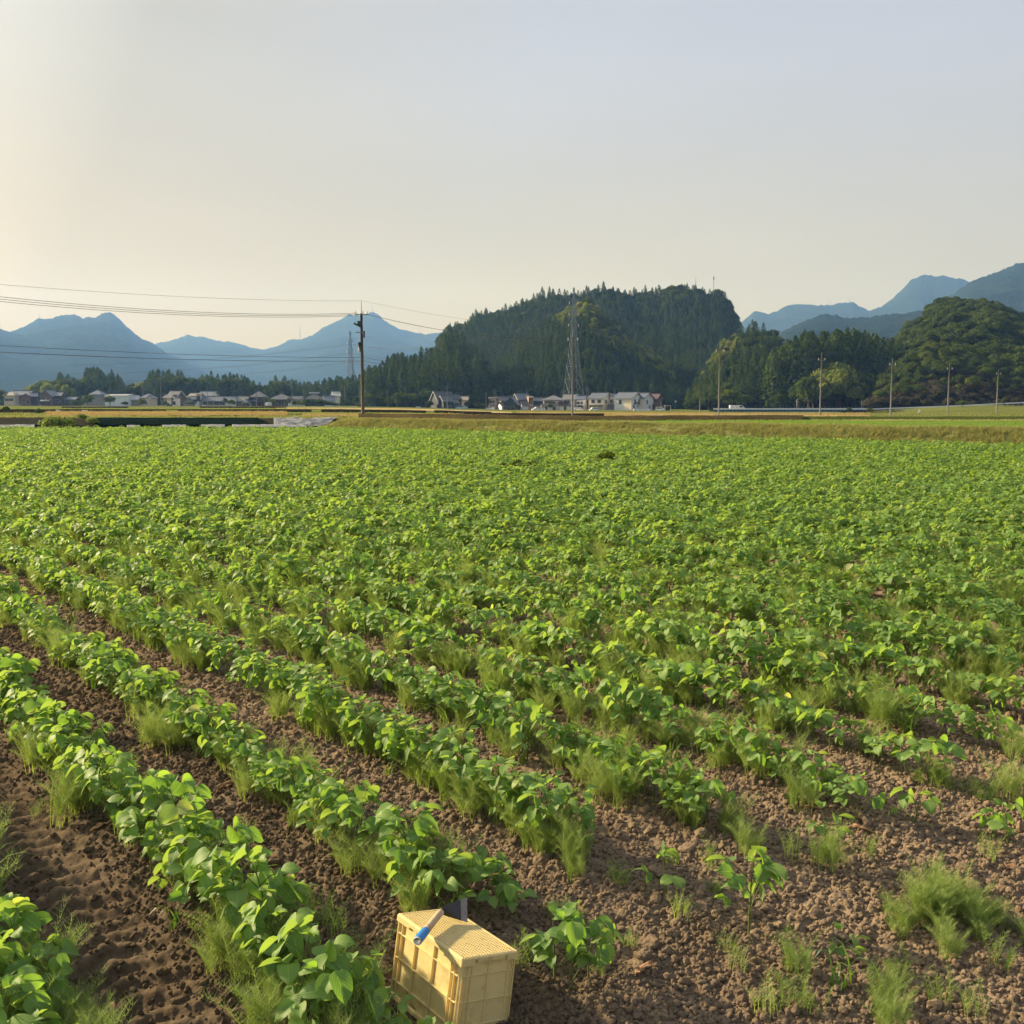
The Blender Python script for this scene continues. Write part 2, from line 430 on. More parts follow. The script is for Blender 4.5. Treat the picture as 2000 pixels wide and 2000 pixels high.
M['meadow'] = mat_ground('meadow', [(0.3, (0.055, 0.085, 0.020)), (0.45, (0.10, 0.13, 0.032)), (0.58, (0.16, 0.165, 0.050)), (0.72, (0.26, 0.21, 0.085))], 0.05, 0.9, 0.95, 0.6, 0.25)
M['ground'] = mat_ground('ground', [(0.3, (0.05, 0.075, 0.02)), (0.7, (0.14, 0.14, 0.05))], 0.01, 0.2, 0.95)
G = 8500
gme = mesh_np('ground', [(-G, -G, -1.6), (G, -G, -1.6), (G, 6200, -1.6), (-G, 6200, -1.6)], [(0, 1, 2, 3)], M['ground'])
tag(link(bpy.data.objects.new('ground', gme)), 'flat valley floor reaching to the mountains', kind='structure')

un = np.concatenate([np.linspace(-1.5, -0.62, 20)[:-1], np.linspace(-0.62, 0.62, 260), np.linspace(0.62, 1.5, 20)[1:]])
yn = np.concatenate([np.linspace(34, 76, 43)[:-1], 76 * np.exp(np.linspace(0, math.log(900 / 76), 130))])
U, Y = np.meshgrid(un, yn); X = U * Y
Z = zground(X, Y) + 0.10 * (fbm(X * 0.15, Y * 0.15, 4, 3) - 0.5) - 0.03
Z[-1] -= 3
V = np.stack([X, Y, Z], -1).reshape(-1, 3)
F = grid_faces(len(yn), len(un))
cx, cy = V[F[:, 0], 0], V[F[:, 0], 1]
F = F[((cx > -13) & (bank_off(cx, cy) > 1.5)) | ((cx <= -13) & (cy > 79.6))]
fl = link(bpy.data.objects.new('farmland', mesh_np('farmland', V, F, M['meadow'], smooth=True)))
tag(fl, 'flat grassy farmland between the bean field and the village', kind='structure')

# grassy bank along the field's far right-hand edge
M['bank'] = mat_ground('grassy_bank', [(0.30, (0.13, 0.17, 0.05)), (0.45, (0.20, 0.235, 0.08)), (0.58, (0.27, 0.27, 0.12)), (0.72, (0.35, 0.32, 0.19))], 0.6, 6.0, 0.95, 0.8, 0.15)
Lb = np.linspace(-3.0, 75, 420); Ob = np.array([-0.15, 0.0, 0.25, 0.5, 0.75, 1.0, 1.25, 1.5, 1.8, 2.2, 2.8, 3.4])
prof = np.array([-0.25, 0.0, 0.16, 0.33, 0.50, 0.66, 0.78, 0.86, 0.89, 0.89, 0.885, 0.86])
LL, OO = np.meshgrid(Lb, Ob)
PP = np.repeat(prof[:, None], len(Lb), 1)
wob = 0.30 * (fbm(LL * 0.25, OO * 0 + 4, 3, 4) - 0.5)
X = B0[0] + LL * BD[0] + (OO + wob) * BN[0]; Y = B0[1] + LL * BD[1] + (OO + wob) * BN[1]
Z = PP * np.clip((LL + 3.2) / 2.5, 0.15, 1) + 0.10 * (fbm(X * 1.4, Y * 1.4, 4, 6) - 0.5) * (OO > -0.1)
bk = link(bpy.data.objects.new('grassy_bank', mesh_np('grassy_bank', np.stack([X, Y, Z], -1).reshape(-1, 3), grid_faces(len(Ob), len(Lb)), M['bank'], smooth=True)))
tag(bk, 'low bank of green and dry grass at the far edge of the bean field', kind='structure')

def sheet(name, front, back, mat, dz=0.02, n=90, m=6, bump=0.0, label=None, rag=0.0, kind='structure', fn=None):
    """strip of ground between a front and a back edge given as (photo x, distance)"""
    fx = np.array([p[0] for p in front], float); fy = np.array([p[1] for p in front], float)
    bx = np.array([p[0] for p in back], float); by = np.array([p[1] for p in back], float)
    c = np.linspace(0, 1, n)
    px = fx[0] + (fx[-1] - fx[0]) * c
    yf = np.interp(px, fx, fy); yb = np.interp(px, bx, by)
    uu = (px - 1000) / 2000 / (math.cos(PITCH) + 0.106 * math.sin(PITCH))
    v = np.linspace(0, 1, m)[:, None]
    Y = yf[None] * (1 - v) + yb[None] * v
    if rag: Y = Y + rag * (fbm(px[None] * 0.05 + 0 * v, v * 3 + 0 * px[None], 3, 7) - 0.5) * ((v == 0) | (v == 1))
    X = uu[None] * Y
    Z = zground(X, Y) + dz
    if fn is not None: Z = Z + fn(v + 0 * X, X, Y)
    if bump: Z = Z + bump * (fbm(X * 0.8, Y * 0.8, 3, 8) - 0.5)
    o = link(bpy.data.objects.new(name, mesh_np(name, np.stack([X, Y, Z], -1).reshape(-1, 3), grid_faces(m, n), mat, smooth=True)))
    tag(o, label, kind=kind)
    return o
M['paddy'] = mat_ground('paddy', [(0.3, (0.095, 0.175, 0.022)), (0.5, (0.135, 0.215, 0.030)), (0.7, (0.20, 0.25, 0.05))], 0.35, 7.0, 0.9, 0.5, 0.08)
M['straw'] = mat_ground('straw', [(0.3, (0.24, 0.20, 0.09)), (0.5, (0.38, 0.31, 0.16)), (0.7, (0.50, 0.41, 0.25))], 0.3, 3.0, 0.95, 0.8, 0.15)
M['verge'] = mat_ground('verge', [(0.3, (0.045, 0.040, 0.018)), (0.5, (0.075, 0.062, 0.030)), (0.7, (0.13, 0.10, 0.05))], 0.35, 3.0, 0.95, 0.8, 0.15)
M['green_verge'] = mat_ground('green_verge', [(0.3, (0.035, 0.055, 0.015)), (0.5, (0.06, 0.085, 0.022)), (0.7, (0.10, 0.11, 0.035))], 0.35, 3.0, 0.95, 0.8, 0.15)
M['dark_bank'] = mat_ground('dark_bank', [(0.3, (0.014, 0.014, 0.010)), (0.6, (0.030, 0.026, 0.017)), (0.75, (0.06, 0.05, 0.03))], 0.5, 4.0, 0.95, 0.6, 0.1)
M['track'] = mat_ground('track', [(0.3, (0.15, 0.12, 0.085)), (0.6, (0.24, 0.20, 0.15))], 0.4, 4.0, 0.95, 0.3, 0.05)
M['light_green'] = mat_ground('light_green', [(0.3, (0.075, 0.12, 0.025)), (0.5, (0.12, 0.165, 0.04)), (0.7, (0.20, 0.205, 0.07))], 0.15, 2.0, 0.95, 0.6, 0.1)

sheet('rice_paddy', [(1130, 66), (1500, 58.2), (1850, 53.0), (2400, 45.5)], [(1130, 71), (1500, 74), (1850, 74), (2400, 72)], M['paddy'], 0.04, bump=0.03, label='bright green paddy strip on the terrace above the bank', m=14)
def berm(h, k=1.0):
    return lambda v, X, Y: h * np.clip(np.minimum(v / 0.28, (1 - v) / 0.30), 0, 1) * (1 + 0.25 * (fbm(X * 0.35, Y * 0.35, 3, 12) - 0.5)) + 0.07 * (fbm(X * 1.3, Y * 1.3, 3, 13) - 0.5) * (v > 0) * (v < 1)
sheet('roadside_verge', [(700, 80), (900, 75), (1240, 71.5), (1570, 75)], [(700, 84), (900, 79.5), (1240, 77), (1570, 80)], M['verge'], -0.02, n=200, m=12, fn=berm(0.40), label='dark brown grassy verge behind the paddy')
sheet('green_verge', [(1540, 75.5), (1850, 79), (2400, 78)], [(1540, 81), (1850, 86), (2400, 86)], M['green_verge'], -0.02, n=160, m=12, fn=berm(0.30), label='dark green verge at the paddy end')
sheet('straw_edge', [(1500, 74.2), (1850, 74.3), (2400, 72.3)], [(1500, 76), (1850, 78.6), (2400, 77.6)], M['straw'], 0.06, label='strip of dry straw coloured grass at the paddy edge', bump=0.06)
sheet('straw_strip', [(90, 97), (400, 97), (560, 97)], [(90, 124), (400, 128), (560, 124)], M['straw'], 0.05, n=180, bump=0.16, rag=3, label='golden strip of ripe straw coloured grass before the village')
sheet('green_strip', [(-700, 86), (85, 86), (250, 82)], [(-700, 96), (85, 96), (250, 90)], M['light_green'], 0.04, label='pale green grass along the ditch', bump=0.06)
sheet('green_field', [(560, 112), (700, 116), (860, 118)], [(560, 133), (700, 134), (860, 134)], M['light_green'], 0.05, label='pale green field before the village', bump=0.05)
sheet('tan_field', [(590, 98), (700, 92), (960, 90)], [(590, 112), (700, 114), (960, 112)], M['straw'], 0.045, label='tan dry grass behind the roadside pole', bump=0.1, rag=2)
sheet('tan_field', [(540, 176), (760, 176), (1000, 150)], [(540, 240), (760, 260), (1000, 230)], M['straw'], 0.05, label='pale straw field in front of the dark village house', bump=0.08, rag=6)
sheet('village_meadow', [(-700, 164), (250, 164), (560, 164)], [(-700, 205), (250, 205), (560, 205)], M['light_green'], 0.05, n=140, label='light green meadow strip in front of the village', bump=0.1, rag=5)
sheet('stubble_field', [(1010, 150), (1200, 122), (1700, 118)], [(1010, 230), (1200, 240), (1700, 150)], M['straw'], 0.06, n=140, label='golden stubble in front of the terraced houses', bump=0.1, rag=6)
sheet('dirt_track', [(880, 86), (1100, 88), (1330, 86)], [(880, 92), (1100, 94), (1330, 90)], M['track'], 0.07, label='pale dirt track behind the verge')
def wall_strip(name, a, b, Ya, Yb, h, mat, label):
    """a low long bank with a steep dark face"""
    return sheet(name, [(a, Ya), (b, Yb)], [(a, Ya + 3.5), (b, Yb + 3.5)], mat, 0.0, n=110, m=7, label=label,
          fn=lambda v, X, Y: h * np.clip(np.minimum(v / 0.12, (1 - v) / 0.25), 0, 1) * (1 + 0.3 * (fbm(X * 0.25, Y * 0.25, 3, 15) - 0.5)) - 0.02)
wall_strip('ditch_bank', -700, 324, 136, 136, 0.36, M['dark_bank'], 'dark ditch bank behind the golden grass strip')
wall_strip('ditch_bank', 347, 608, 136, 136, 0.36, M['dark_bank'], 'dark ditch bank in front of the long low house')
wall_strip('ditch_bank', 627, 832, 136, 138, 0.34, M['dark_bank'], 'dark ditch bank behind the first roadside pole')
wall_strip('ditch_bank', 848, 960, 146, 146, 0.34, M['dark_bank'], 'short dark ditch bank below the dark village house')
wall_strip('ditch_bank', 770, 910, 100, 100, 0.22, M['dark_bank'], 'low dark ditch bank beside the orange marker')
wall_strip('ditch_bank', 905, 1180, 106, 106, 0.38, M['dark_bank'], 'dark ditch bank in front of the cream houses')
wall_strip('ditch_bank', 120, 250, 215, 215, 0.35, M['dark_bank'], 'thin dark bank below the pale warehouse')
wall_strip('ditch_bank', 390, 560, 215, 215, 0.35, M['dark_bank'], 'thin dark bank below the white cubic house')

# left-hand far edge: slope under dark weed sheet, and pale plastic at its foot
M['weed_sheet'] = mat_plain('weed_sheet', (0.008, 0.016, 0.013), 0.8, 0.35, 0.8, bump=0.25, spec=0.0)
M['grey_bank'] = mat_ground('grey_bank', [(0.3, (0.026, 0.026, 0.020)), (0.6, (0.05, 0.05, 0.038)), (0.75, (0.08, 0.085, 0.05))], 0.5, 5.0, 0.95, 0.6, 0.1)
M['pale_plastic'] = mat_plain('pale_plastic', (0.19, 0.205, 0.22), 0.6, 0.65, 2.2, bump=0.6, spec=0.1)
def slope_strip(name, pa, pb, Y0, Y1, z0, z1, mat, label, cat=None, n=120, rough=0.05, m=9, slant=0, kind=None):
    px = np.linspace(pa, pb, n)
    u = (px - 1000) / 2000 / (math.cos(PITCH) + 0.106 * math.sin(PITCH))
    v = np.linspace(0, 1, m)[:, None]
    Y = Y0 + (Y1 - Y0) * v + 0 * u[None]
    X = u[None] * Y + slant * v * 0.0
    if slant:
        e = np.clip((px - (pb - 30)) / 30, 0, 1)[None]
        X = X - slant * v * e
    Z = z0 + (z1 - z0) * v + rough * (fbm(X * 1.1, Y * 1.6, 4, 21) - 0.5)
    o = link(bpy.data.objects.new(name, mesh_np(name, np.stack([X, Y, Z], -1).reshape(-1, 3), grid_faces(m, n), mat, smooth=True)))
    md = o.modifiers.new('thickness', 'SOLIDIFY'); md.thickness = 0.02
    tag(o, label, cat, kind=kind)
    return o
slope_strip('earth_slope', -900, 640, 76.6, 80.3, 0.27, 0.95, M['grey_bank'], 'grey earth slope at the far left edge of the field', kind='structure', n=220, rough=0.10, m=12)
slope_strip('weed_sheet', 180, 532, 77.1, 79.9, 0.50, 1.02, M['weed_sheet'], 'long dark green weed sheet pinned over the far field slope', 'ground sheet', slant=1.2)
slope_strip('weed_sheet', -500, 82, 77.1, 79.9, 0.50, 1.02, M['grey_bank'], 'dark grey weed sheet on the far slope left of the grass clump', 'ground sheet')
for i, (a, b, y0, z0, lab) in enumerate([(-30, 66, 75.6, 0.36, 'pale plastic strip at the far slope foot, left of the grass clump'),
                                       (246, 272, 75.8, 0.36, 'short pale plastic scrap under the left end of the long dark sheet'),
                                       (315, 362, 75.7, 0.36, 'pale plastic strip under the middle of the long dark sheet'),
                                       (392, 438, 75.6, 0.38, 'bright pale plastic strip under the dark sheet, right of its middle'),
                                       (452, 600, 75.6, 0.37, 'long pale plastic strip under the right end of the dark sheet')]):
    slope_strip('plastic_strip', a, b, y0, y0 + 1.5, z0, z0 + 0.16, M['pale_plastic'], lab, 'plastic sheet', n=50, rough=0.10)['group'] = 'pale plastic along the slope foot'
slope_strip('crumpled_tarp', 534, 628, 77.0, 80.0, 0.42, 0.99, M['pale_plastic'], 'crumpled grey white tarp over the slope corner beside the grassy bank', 'tarp', n=80, rough=0.34, m=18, slant=-1.2)

# ------------------------------------------------------------------ mountains and hills
M['forest'] = mat_ground('forest', [(0.32, (0.008, 0.018, 0.010)), (0.5, (0.018, 0.032, 0.016)), (0.62, (0.028, 0.044, 0.020)), (0.75, (0.045, 0.060, 0.026))], 0.006, 0.06, 1.0, 1.0, 12.0)
M['hill_soil'] = mat_ground('hill_soil', [(0.3, (0.010, 0.012, 0.006)), (0.5, (0.022, 0.022, 0.011)), (0.7, (0.045, 0.034, 0.020))], 0.05, 0.5, 1.0, 0.6, 0.5)
class Hill:
    def __init__(s, name, pts, Yr, Yf, zf, Yb, mat, label, nx=220, ny=36, drop=0.0, rough=0.05, jag=0.0, power=0.8, seed=0, spur=0.06):
        P = np.array(pts, float)
        s.px0, s.px1 = P[0, 0], P[-1, 0]
        s.P, s.Yr, s.Yf, s.zf, s.Yb, s.drop, s.power, s.rough, s.seed, s.spur = P, Yr, Yf, zf, Yb, drop, power, rough, seed, spur
        q = np.linspace(s.px0, s.px1, 500); raw = s.ridge(q)
        sg = 36.0 / (q[1] - q[0]); kk = np.arange(-int(3 * sg), int(3 * sg) + 1); ker = np.exp(-.5 * (kk / sg) ** 2); ker /= ker.sum()
        s.sq, s.sz = q, np.convolve(np.pad(raw, len(kk) // 2, mode='edge'), ker, mode='valid')[:500]
        px = np.linspace(s.px0, s.px1, nx)
        v = np.concatenate([np.linspace(0, 1, ny), 1 + np.linspace(0, 1, 10)[1:]])
        PX, VV = np.meshgrid(px, v)
        X, Y, Z = s.pos(PX, VV, jag)
        o = bpy.data.objects.new(name, mesh_np(name, np.stack([X, Y, Z], -1).reshape(-1, 3), grid_faces(len(v), nx), mat, smooth=True))
        s.obj = tag(link(o), label, kind='structure')
    def ridge(s, px):
        py = np.interp(px, s.P[:, 0], s.P[:, 1])
        cy = (1000 - py) / 2000
        return EYE + s.Yr * (-math.sin(PITCH) + cy * math.cos(PITCH)) / (math.cos(PITCH) + cy * math.sin(PITCH)) - s.drop
    def pos(s, px, v, jag=0.0):
        px = np.asarray(px, float); v = np.asarray(v, float)
        zr = s.ridge(px)
        w = np.clip(v, 0, 1)
        if jag: zr = np.interp(px, s.sq, s.sz) * (1 - w ** 5) + zr * w ** 5
        if jag: zr = zr + jag * w ** 14 * (fbm(px * 0.35, px * 0 + s.seed, 3, s.seed) - 0.5) * 2
        Y = np.where(v <= 1, s.Yf + (s.Yr - s.Yf) * w, s.Yr + (s.Yb - s.Yr) * (v - 1))
        u = (px - 1000) / 2000 / (math.cos(PITCH) + 0.1 * math.sin(PITCH))
        X = u * Y
        hz = np.maximum(zr - s.zf, 0.5)
        n1 = np.abs(fbm(X / (s.Yr * s.spur), Y / (s.Yr * s.spur), 5, 30 + s.seed) - 0.5) * -2 + 0.25
        prof = w ** s.power
        amp = 4 * w * (1 - w)
        Z = np.where(v <= 1, s.zf + hz * prof + hz * s.rough * 4 * n1 * amp, s.zf + hz * (1 - (v - 1)) ** 1.5)
        return X, Y, Z
HA = Hill('mountain', [(-500, 700), (-300, 640), (-120, 600), (0, 640), (26, 649), (60, 636), (83, 622), (104, 623), (129, 616), (155, 614), (170, 622), (180, 618), (192, 621), (207, 612), (225, 610), (236, 620), (254, 638), (280, 661), (305, 671), (331, 691), (362, 700), (388, 709), (409, 726), (470, 770), (520, 790)],
     4030, 1950, -2, 5200, M['forest'], 'blue hazy mountain with a rounded double summit beyond the left houses', jag=5, rough=0.04, seed=1, nx=300, spur=0.09)
HA2 = Hill('mountain', [(-500, 560), (-200, 600), (-60, 622), (0, 641), (30, 650), (60, 657), (95, 662), (140, 676), (200, 700), (260, 725), (330, 752), (400, 775), (460, 790)],
     3250, 1690, -2, 3900, M['forest'], 'pale grey blue slope falling from the left edge in front of the double summit', jag=4, rough=0.04, seed=2, nx=260, spur=0.09)
HB = Hill('mountain', [(240, 700), (305, 671), (336, 666), (373, 654), (388, 658), (400, 657), (424, 664), (440, 668), (450, 667), (466, 670), (499, 680), (517, 683), (548, 675), (572, 662), (590, 663), (616, 653), (636, 638), (662, 627), (685, 614), (706, 617), (730, 609), (740, 613), (758, 630), (784, 643), (817, 650), (833, 653), (861, 649), (900, 655), (960, 680), (1040, 740), (1080, 780)],
     5460, 3120, -2, 5850, M['forest'], 'blue hazy mountain with a twin summit behind the roadside pole', jag=6, rough=0.04, seed=3, nx=300, spur=0.08)
HC = Hill('mountain', [(1380, 700), (1440, 632), (1448, 627), (1467, 609), (1482, 609), (1495, 613), (1513, 608), (1529, 598), (1555, 594), (1588, 596), (1614, 596), (1640, 591), (1661, 591), (1674, 600), (1692, 607), (1713, 599), (1736, 582), (1755, 563), (1769, 547), (1790, 537), (1806, 537), (1818, 541), (1830, 537), (1839, 540), (1851, 544), (1862, 543), (1883, 550), (1930, 562), (2000, 590), (2150, 640), (2300, 700)],
     5070, 2990, -2, 5720, M['forest'], 'blue mountain with a flat dome summit rising behind the wooded knoll', jag=6, rough=0.04, seed=4, nx=300, spur=0.08)
HD = Hill('mountain', [(1780, 640), (1860, 566), (1883, 551), (1920, 536), (1946, 526), (1969, 515), (1993, 511), (2040, 508), (2120, 512), (2250, 540), (2400, 600), (2500, 660)],
     2990, 1560, -2, 3770, M['forest'], 'grey green mountain shoulder at the right edge above the wooded knoll', jag=5, rough=0.05, seed=5, nx=260, spur=0.09)
HE = Hill('mountain', [(1440, 720), (1490, 668), (1526, 647), (1550, 634), (1573, 625), (1597, 614), (1610, 613), (1629, 616), (1650, 622), (1690, 619), (1725, 614), (1760, 612), (1783, 607), (1850, 600), (1950, 600), (2100, 640)],
     2145, 1170, -2, 2730, M['forest'], 'low blue green foothill behind the row of pointed cedars', jag=4, rough=0.05, seed=6, nx=260, spur=0.09)

TREE_I = [(840, 740), (850, 680), (863, 644), (884, 631), (912, 624), (930, 609), (961, 603), (995, 594), (1031, 581), (1054, 567), (1075, 563), (1109, 568), (1135, 563), (1155, 560), (1174, 554), (1197, 559), (1228, 569), (1254, 561), (1285, 559), (1311, 550), (1332, 554), (1345, 556), (1360, 554), (1378, 566), (1397, 561), (1407, 565), (1417, 582), (1424, 596), (1434, 610), (1441, 632), (1456, 680), (1480, 750)]
HI = Hill('wooded_hill', TREE_I, 800, 520, -2, 960, M['hill_soil'], 'steep dark wooded hill behind the pylon', drop=10.5, rough=0.03, seed=7, spur=0.12, power=1.5)
HK = Hill('wooded_hill', [(820, 795), (900, 745), (953, 722), (995, 688), (1029, 657), (1052, 636), (1083, 613), (1106, 598), (1142, 577), (1158, 585), (1173, 606), (1210, 636), (1233, 660), (1267, 680), (1290, 701), (1310, 722), (1345, 780), (1360, 795)],
     600, 478, -2, 690, M['hill_soil'], 'wooded spur with a sunlit crest coloured pale green in front of the big hill', drop=8, rough=0.02, seed=8, nx=160)
HJ = Hill('wooded_hill', [(690, 798), (718, 752), (748, 716), (776, 697), (800, 700), (828, 690), (850, 672), (868, 650), (890, 645), (940, 690), (1000, 790)],
     540, 455, -1.5, 640, M['hill_soil'], 'wooded foot of the big hill at its left end', drop=17, rough=0.03, seed=9, nx=120)
HH = Hill('wooded_hill', [(1340, 780), (1368, 711), (1381, 691), (1407, 655), (1433, 636), (1469, 627), (1498, 629), (1513, 636), (1521, 649), (1544, 665), (1570, 690), (1620, 720), (1700, 760), (1740, 790)],
     560, 420, -1.5, 660, M['hill_soil'], 'small rounded broadleaf hill between the big hill and the cedar row', drop=9, rough=0.04, seed=10, nx=140)
HF = Hill('wooded_hill', [(1690, 780), (1720, 700), (1745, 665), (1757, 636), (1769, 619), (1788, 605), (1811, 586), (1825, 572), (1841, 569), (1860, 569), (1876, 573), (1909, 571), (1932, 577), (1951, 585), (1967, 596), (1988, 600), (2050, 602), (2130, 610), (2250, 660), (2330, 760)],
     560, 345, 1.0, 700, M['hill_soil'], 'tall rounded knoll covered in broadleaf trees at the right', drop=9, rough=0.05, seed=11, nx=170)

# ------------------------------------------------------------------ trees
def clump_quads(C, Nrm, size, r_):
    """flat irregular leaf clumps at C facing Nrm"""
    n = len(C)
    a = np.cross(Nrm, r_.normal(size=(n, 3))); a /= np.linalg.norm(a, axis=1)[:, None] + 1e-9
    b = np.cross(Nrm, a)
    s = size * (0.6 + 0.8 * r_.random(n))[:, None]
    k = 0.6 + 0.7 * r_.random((n, 4))
    V = np.stack([C + a * s * k[:, :1], C + b * s * k[:, 1:2], C - a * s * k[:, 2:3], C - b * s * k[:, 3:4]], 1).reshape(-1, 3)
    return V, np.arange(4 * n).reshape(n, 4)
def cedar_mesh(seed, H=18.0, Rr=2.5, mat='cedar', base=0.06):
    r_ = np.random.default_rng(seed)
    n = 900
    z = base + (1 - base) * r_.random(n) ** 1.15
    lump = 1 + 0.22 * np.sin(z * 40 + seed) * (1 - z)
    prof = np.where(z < 0.30, 0.75 + 0.25 * z / 0.30, ((1 - z) / 0.70) ** 0.66) * lump
    an = r_.random(n) * 2 * math.pi
    lob = 1 + 0.20 * np.sin(an * 3 + z * 11 + seed) + 0.12 * np.sin(an * 5 - z * 17)
    rr = Rr * prof * lob * (0.55 + 0.5 * r_.random(n) ** 0.5)
    C = np.stack([np.cos(an) * rr, np.sin(an) * rr, z * H], 1)
    Nr = np.stack([np.cos(an), np.sin(an), 0.55 + 0.5 * r_.random(n)], 1) + 0.55 * r_.normal(size=(n, 3)); Nr /= np.linalg.norm(Nr, axis=1)[:, None]
    V, F = clump_quads(C, Nr, 0.46, r_)
    k = np.repeat((1.15 - 0.6 * z), 4)[:, None]
    CC = np.repeat(C, 4, 0); V = CC + (V - CC) * k
    V[:, 2] -= np.repeat(0.35 * (1 - z), 4) * np.linalg.norm(V[:, :2], axis=1) * 0.25
    tint = np.repeat(r_.random(n) * 0.7 + 0.3 * z, 4)
    return mesh_np('cedar_crown', V, F, M[mat], tint=tint)
def broad_mesh(seed, H=9.0, Rr=4.5, mat='broad', blobs=13, n=1900, tall=1.0, size=0.33):
    r_ = np.random.default_rng(seed)
    B = []
    for i in range(blobs):
        a = r_.random() * 6.283; q = Rr * 0.62 * math.sqrt(r_.random())
        zz = H * (0.38 + 0.40 * r_.random() * (1 - 0.5 * q / Rr))
        B.append((math.cos(a) * q, math.sin(a) * q, zz, Rr * (0.34 + 0.22 * r_.random())))
    B.append((0, 0, H * 0.72, Rr * 0.45))
    B = np.array(B)
    w = B[:, 3] ** 2; idx = r_.choice(len(B), n, p=w / w.sum())
    d = r_.normal(size=(n, 3)); d /= np.linalg.norm(d, axis=1)[:, None]
    d[:, 2] = np.where(d[:, 2] < -0.3, -d[:, 2] * 0.6, d[:, 2])
    rad = B[idx, 3] * (0.72 + 0.34 * r_.random(n))
    C = B[idx, :3] + d * rad[:, None] * np.array([1, 1, 0.8 * tall])
    Nr = d + 0.6 * r_.normal(size=(n, 3)); Nr /= np.linalg.norm(Nr, axis=1)[:, None]
    V, F = clump_quads(C, Nr, size, r_)
    bt = r_.random(len(B))
    tint = np.repeat(0.55 * r_.random(n) + 0.45 * bt[idx], 4)
    return mesh_np('tree_crown', V, F, M[mat], tint=tint)
def trunk_mesh(H, r0, limbs, seed, mat='bark'):
    b = MB(); r_ = random.Random(seed)
    b.tube([(0, 0, -0.6), (0.05, 0.02, H * 0.4), (0.0, 0.06, H)], [r0, r0 * 0.7, r0 * 0.2], 6)
    for i in range(limbs):
        a = r_.random() * 6.28; z = H * (0.3 + 0.5 * r_.random()); L = H * 0.4
        b.tube([(0, 0, z), (math.cos(a) * L * 0.5, math.sin(a) * L * 0.5, z + L * 0.35), (math.cos(a) * L, math.sin(a) * L, z + L * 0.55)], [r0 * 0.4, r0 * 0.25, r0 * 0.08], 5)
    return mesh_np('trunk', b.v, b.f, M[mat], smooth=True)
KINDS = {}
def kind(name, crowns, trunk): KINDS[name] = (crowns, trunk)
kind('cedar_tree', [cedar_mesh(i, 18, 2.9 + 0.35 * (i % 3)) for i in range(6)], trunk_mesh(15, 0.28, 0, 1))
kind('broadleaf_tree', [broad_mesh(20 + i) for i in range(6)], trunk_mesh(5.5, 0.22, 4, 2))
kind('forest_tree', [broad_mesh(120 + i, 16, 4.0, 'broad', 15, 2200, 1.6, 0.42) for i in range(6)], trunk_mesh(10, 0.3, 4, 7))
kind('bamboo_tree', [broad_mesh(40 + i, 11, 3.6, 'bamboo', 9, 1500, 1.5, 0.28) for i in range(4)], trunk_mesh(7, 0.12, 3, 3))
kind('round_tree', [broad_mesh(60 + i, 6, 3.2, 'broad', 11, 1000, 1.0, 0.30) for i in range(5)], trunk_mesh(3.6, 0.16, 5, 4))
kind('garden_bush', [broad_mesh(80 + i, 2.2, 1.9, 'broad', 8, 520, 1.0, 0.20) for i in range(4)], trunk_mesh(1.2, 0.06, 4, 5))
M['thicket'] = mat_leaf('thicket foliage', (0.030, 0.036, 0.014), (0.085, 0.070, 0.030), (1.3, 1.2, 0.6), 0.2, 0.7, 0.15)
kind('thicket_bush', [broad_mesh(105 + i, 2.2, 2.2, 'thicket', 9, 700, 1.0, 0.16) for i in range(3)], trunk_mesh(1.2, 0.04, 4, 6))
M['weed_green'] = mat_leaf('weed foliage', (0.075, 0.135, 0.028), (0.17, 0.22, 0.05), (1.5, 1.6, 0.6), 0.35, 0.6, 0.2)
kind('weed_bush', [broad_mesh(95 + i, 2.2, 2.2, 'weed_green', 9, 700, 1.0, 0.16) for i in range(3)], trunk_mesh(1.2, 0.04, 4, 6))
def tree(name, i, loc, s, rz, label, cat='tree', group=None, sz=None):
    crowns, tr = KINDS[name]
    r = empty(name, loc, rz); r.scale = (s, s, sz or s)
    tag(r, label, cat, group)
    c = bpy.data.objects.new('crown', crowns[i % len(crowns)]); link(c, r)
    t = bpy.data.objects.new('trunk', tr); link(t, r)
    return r

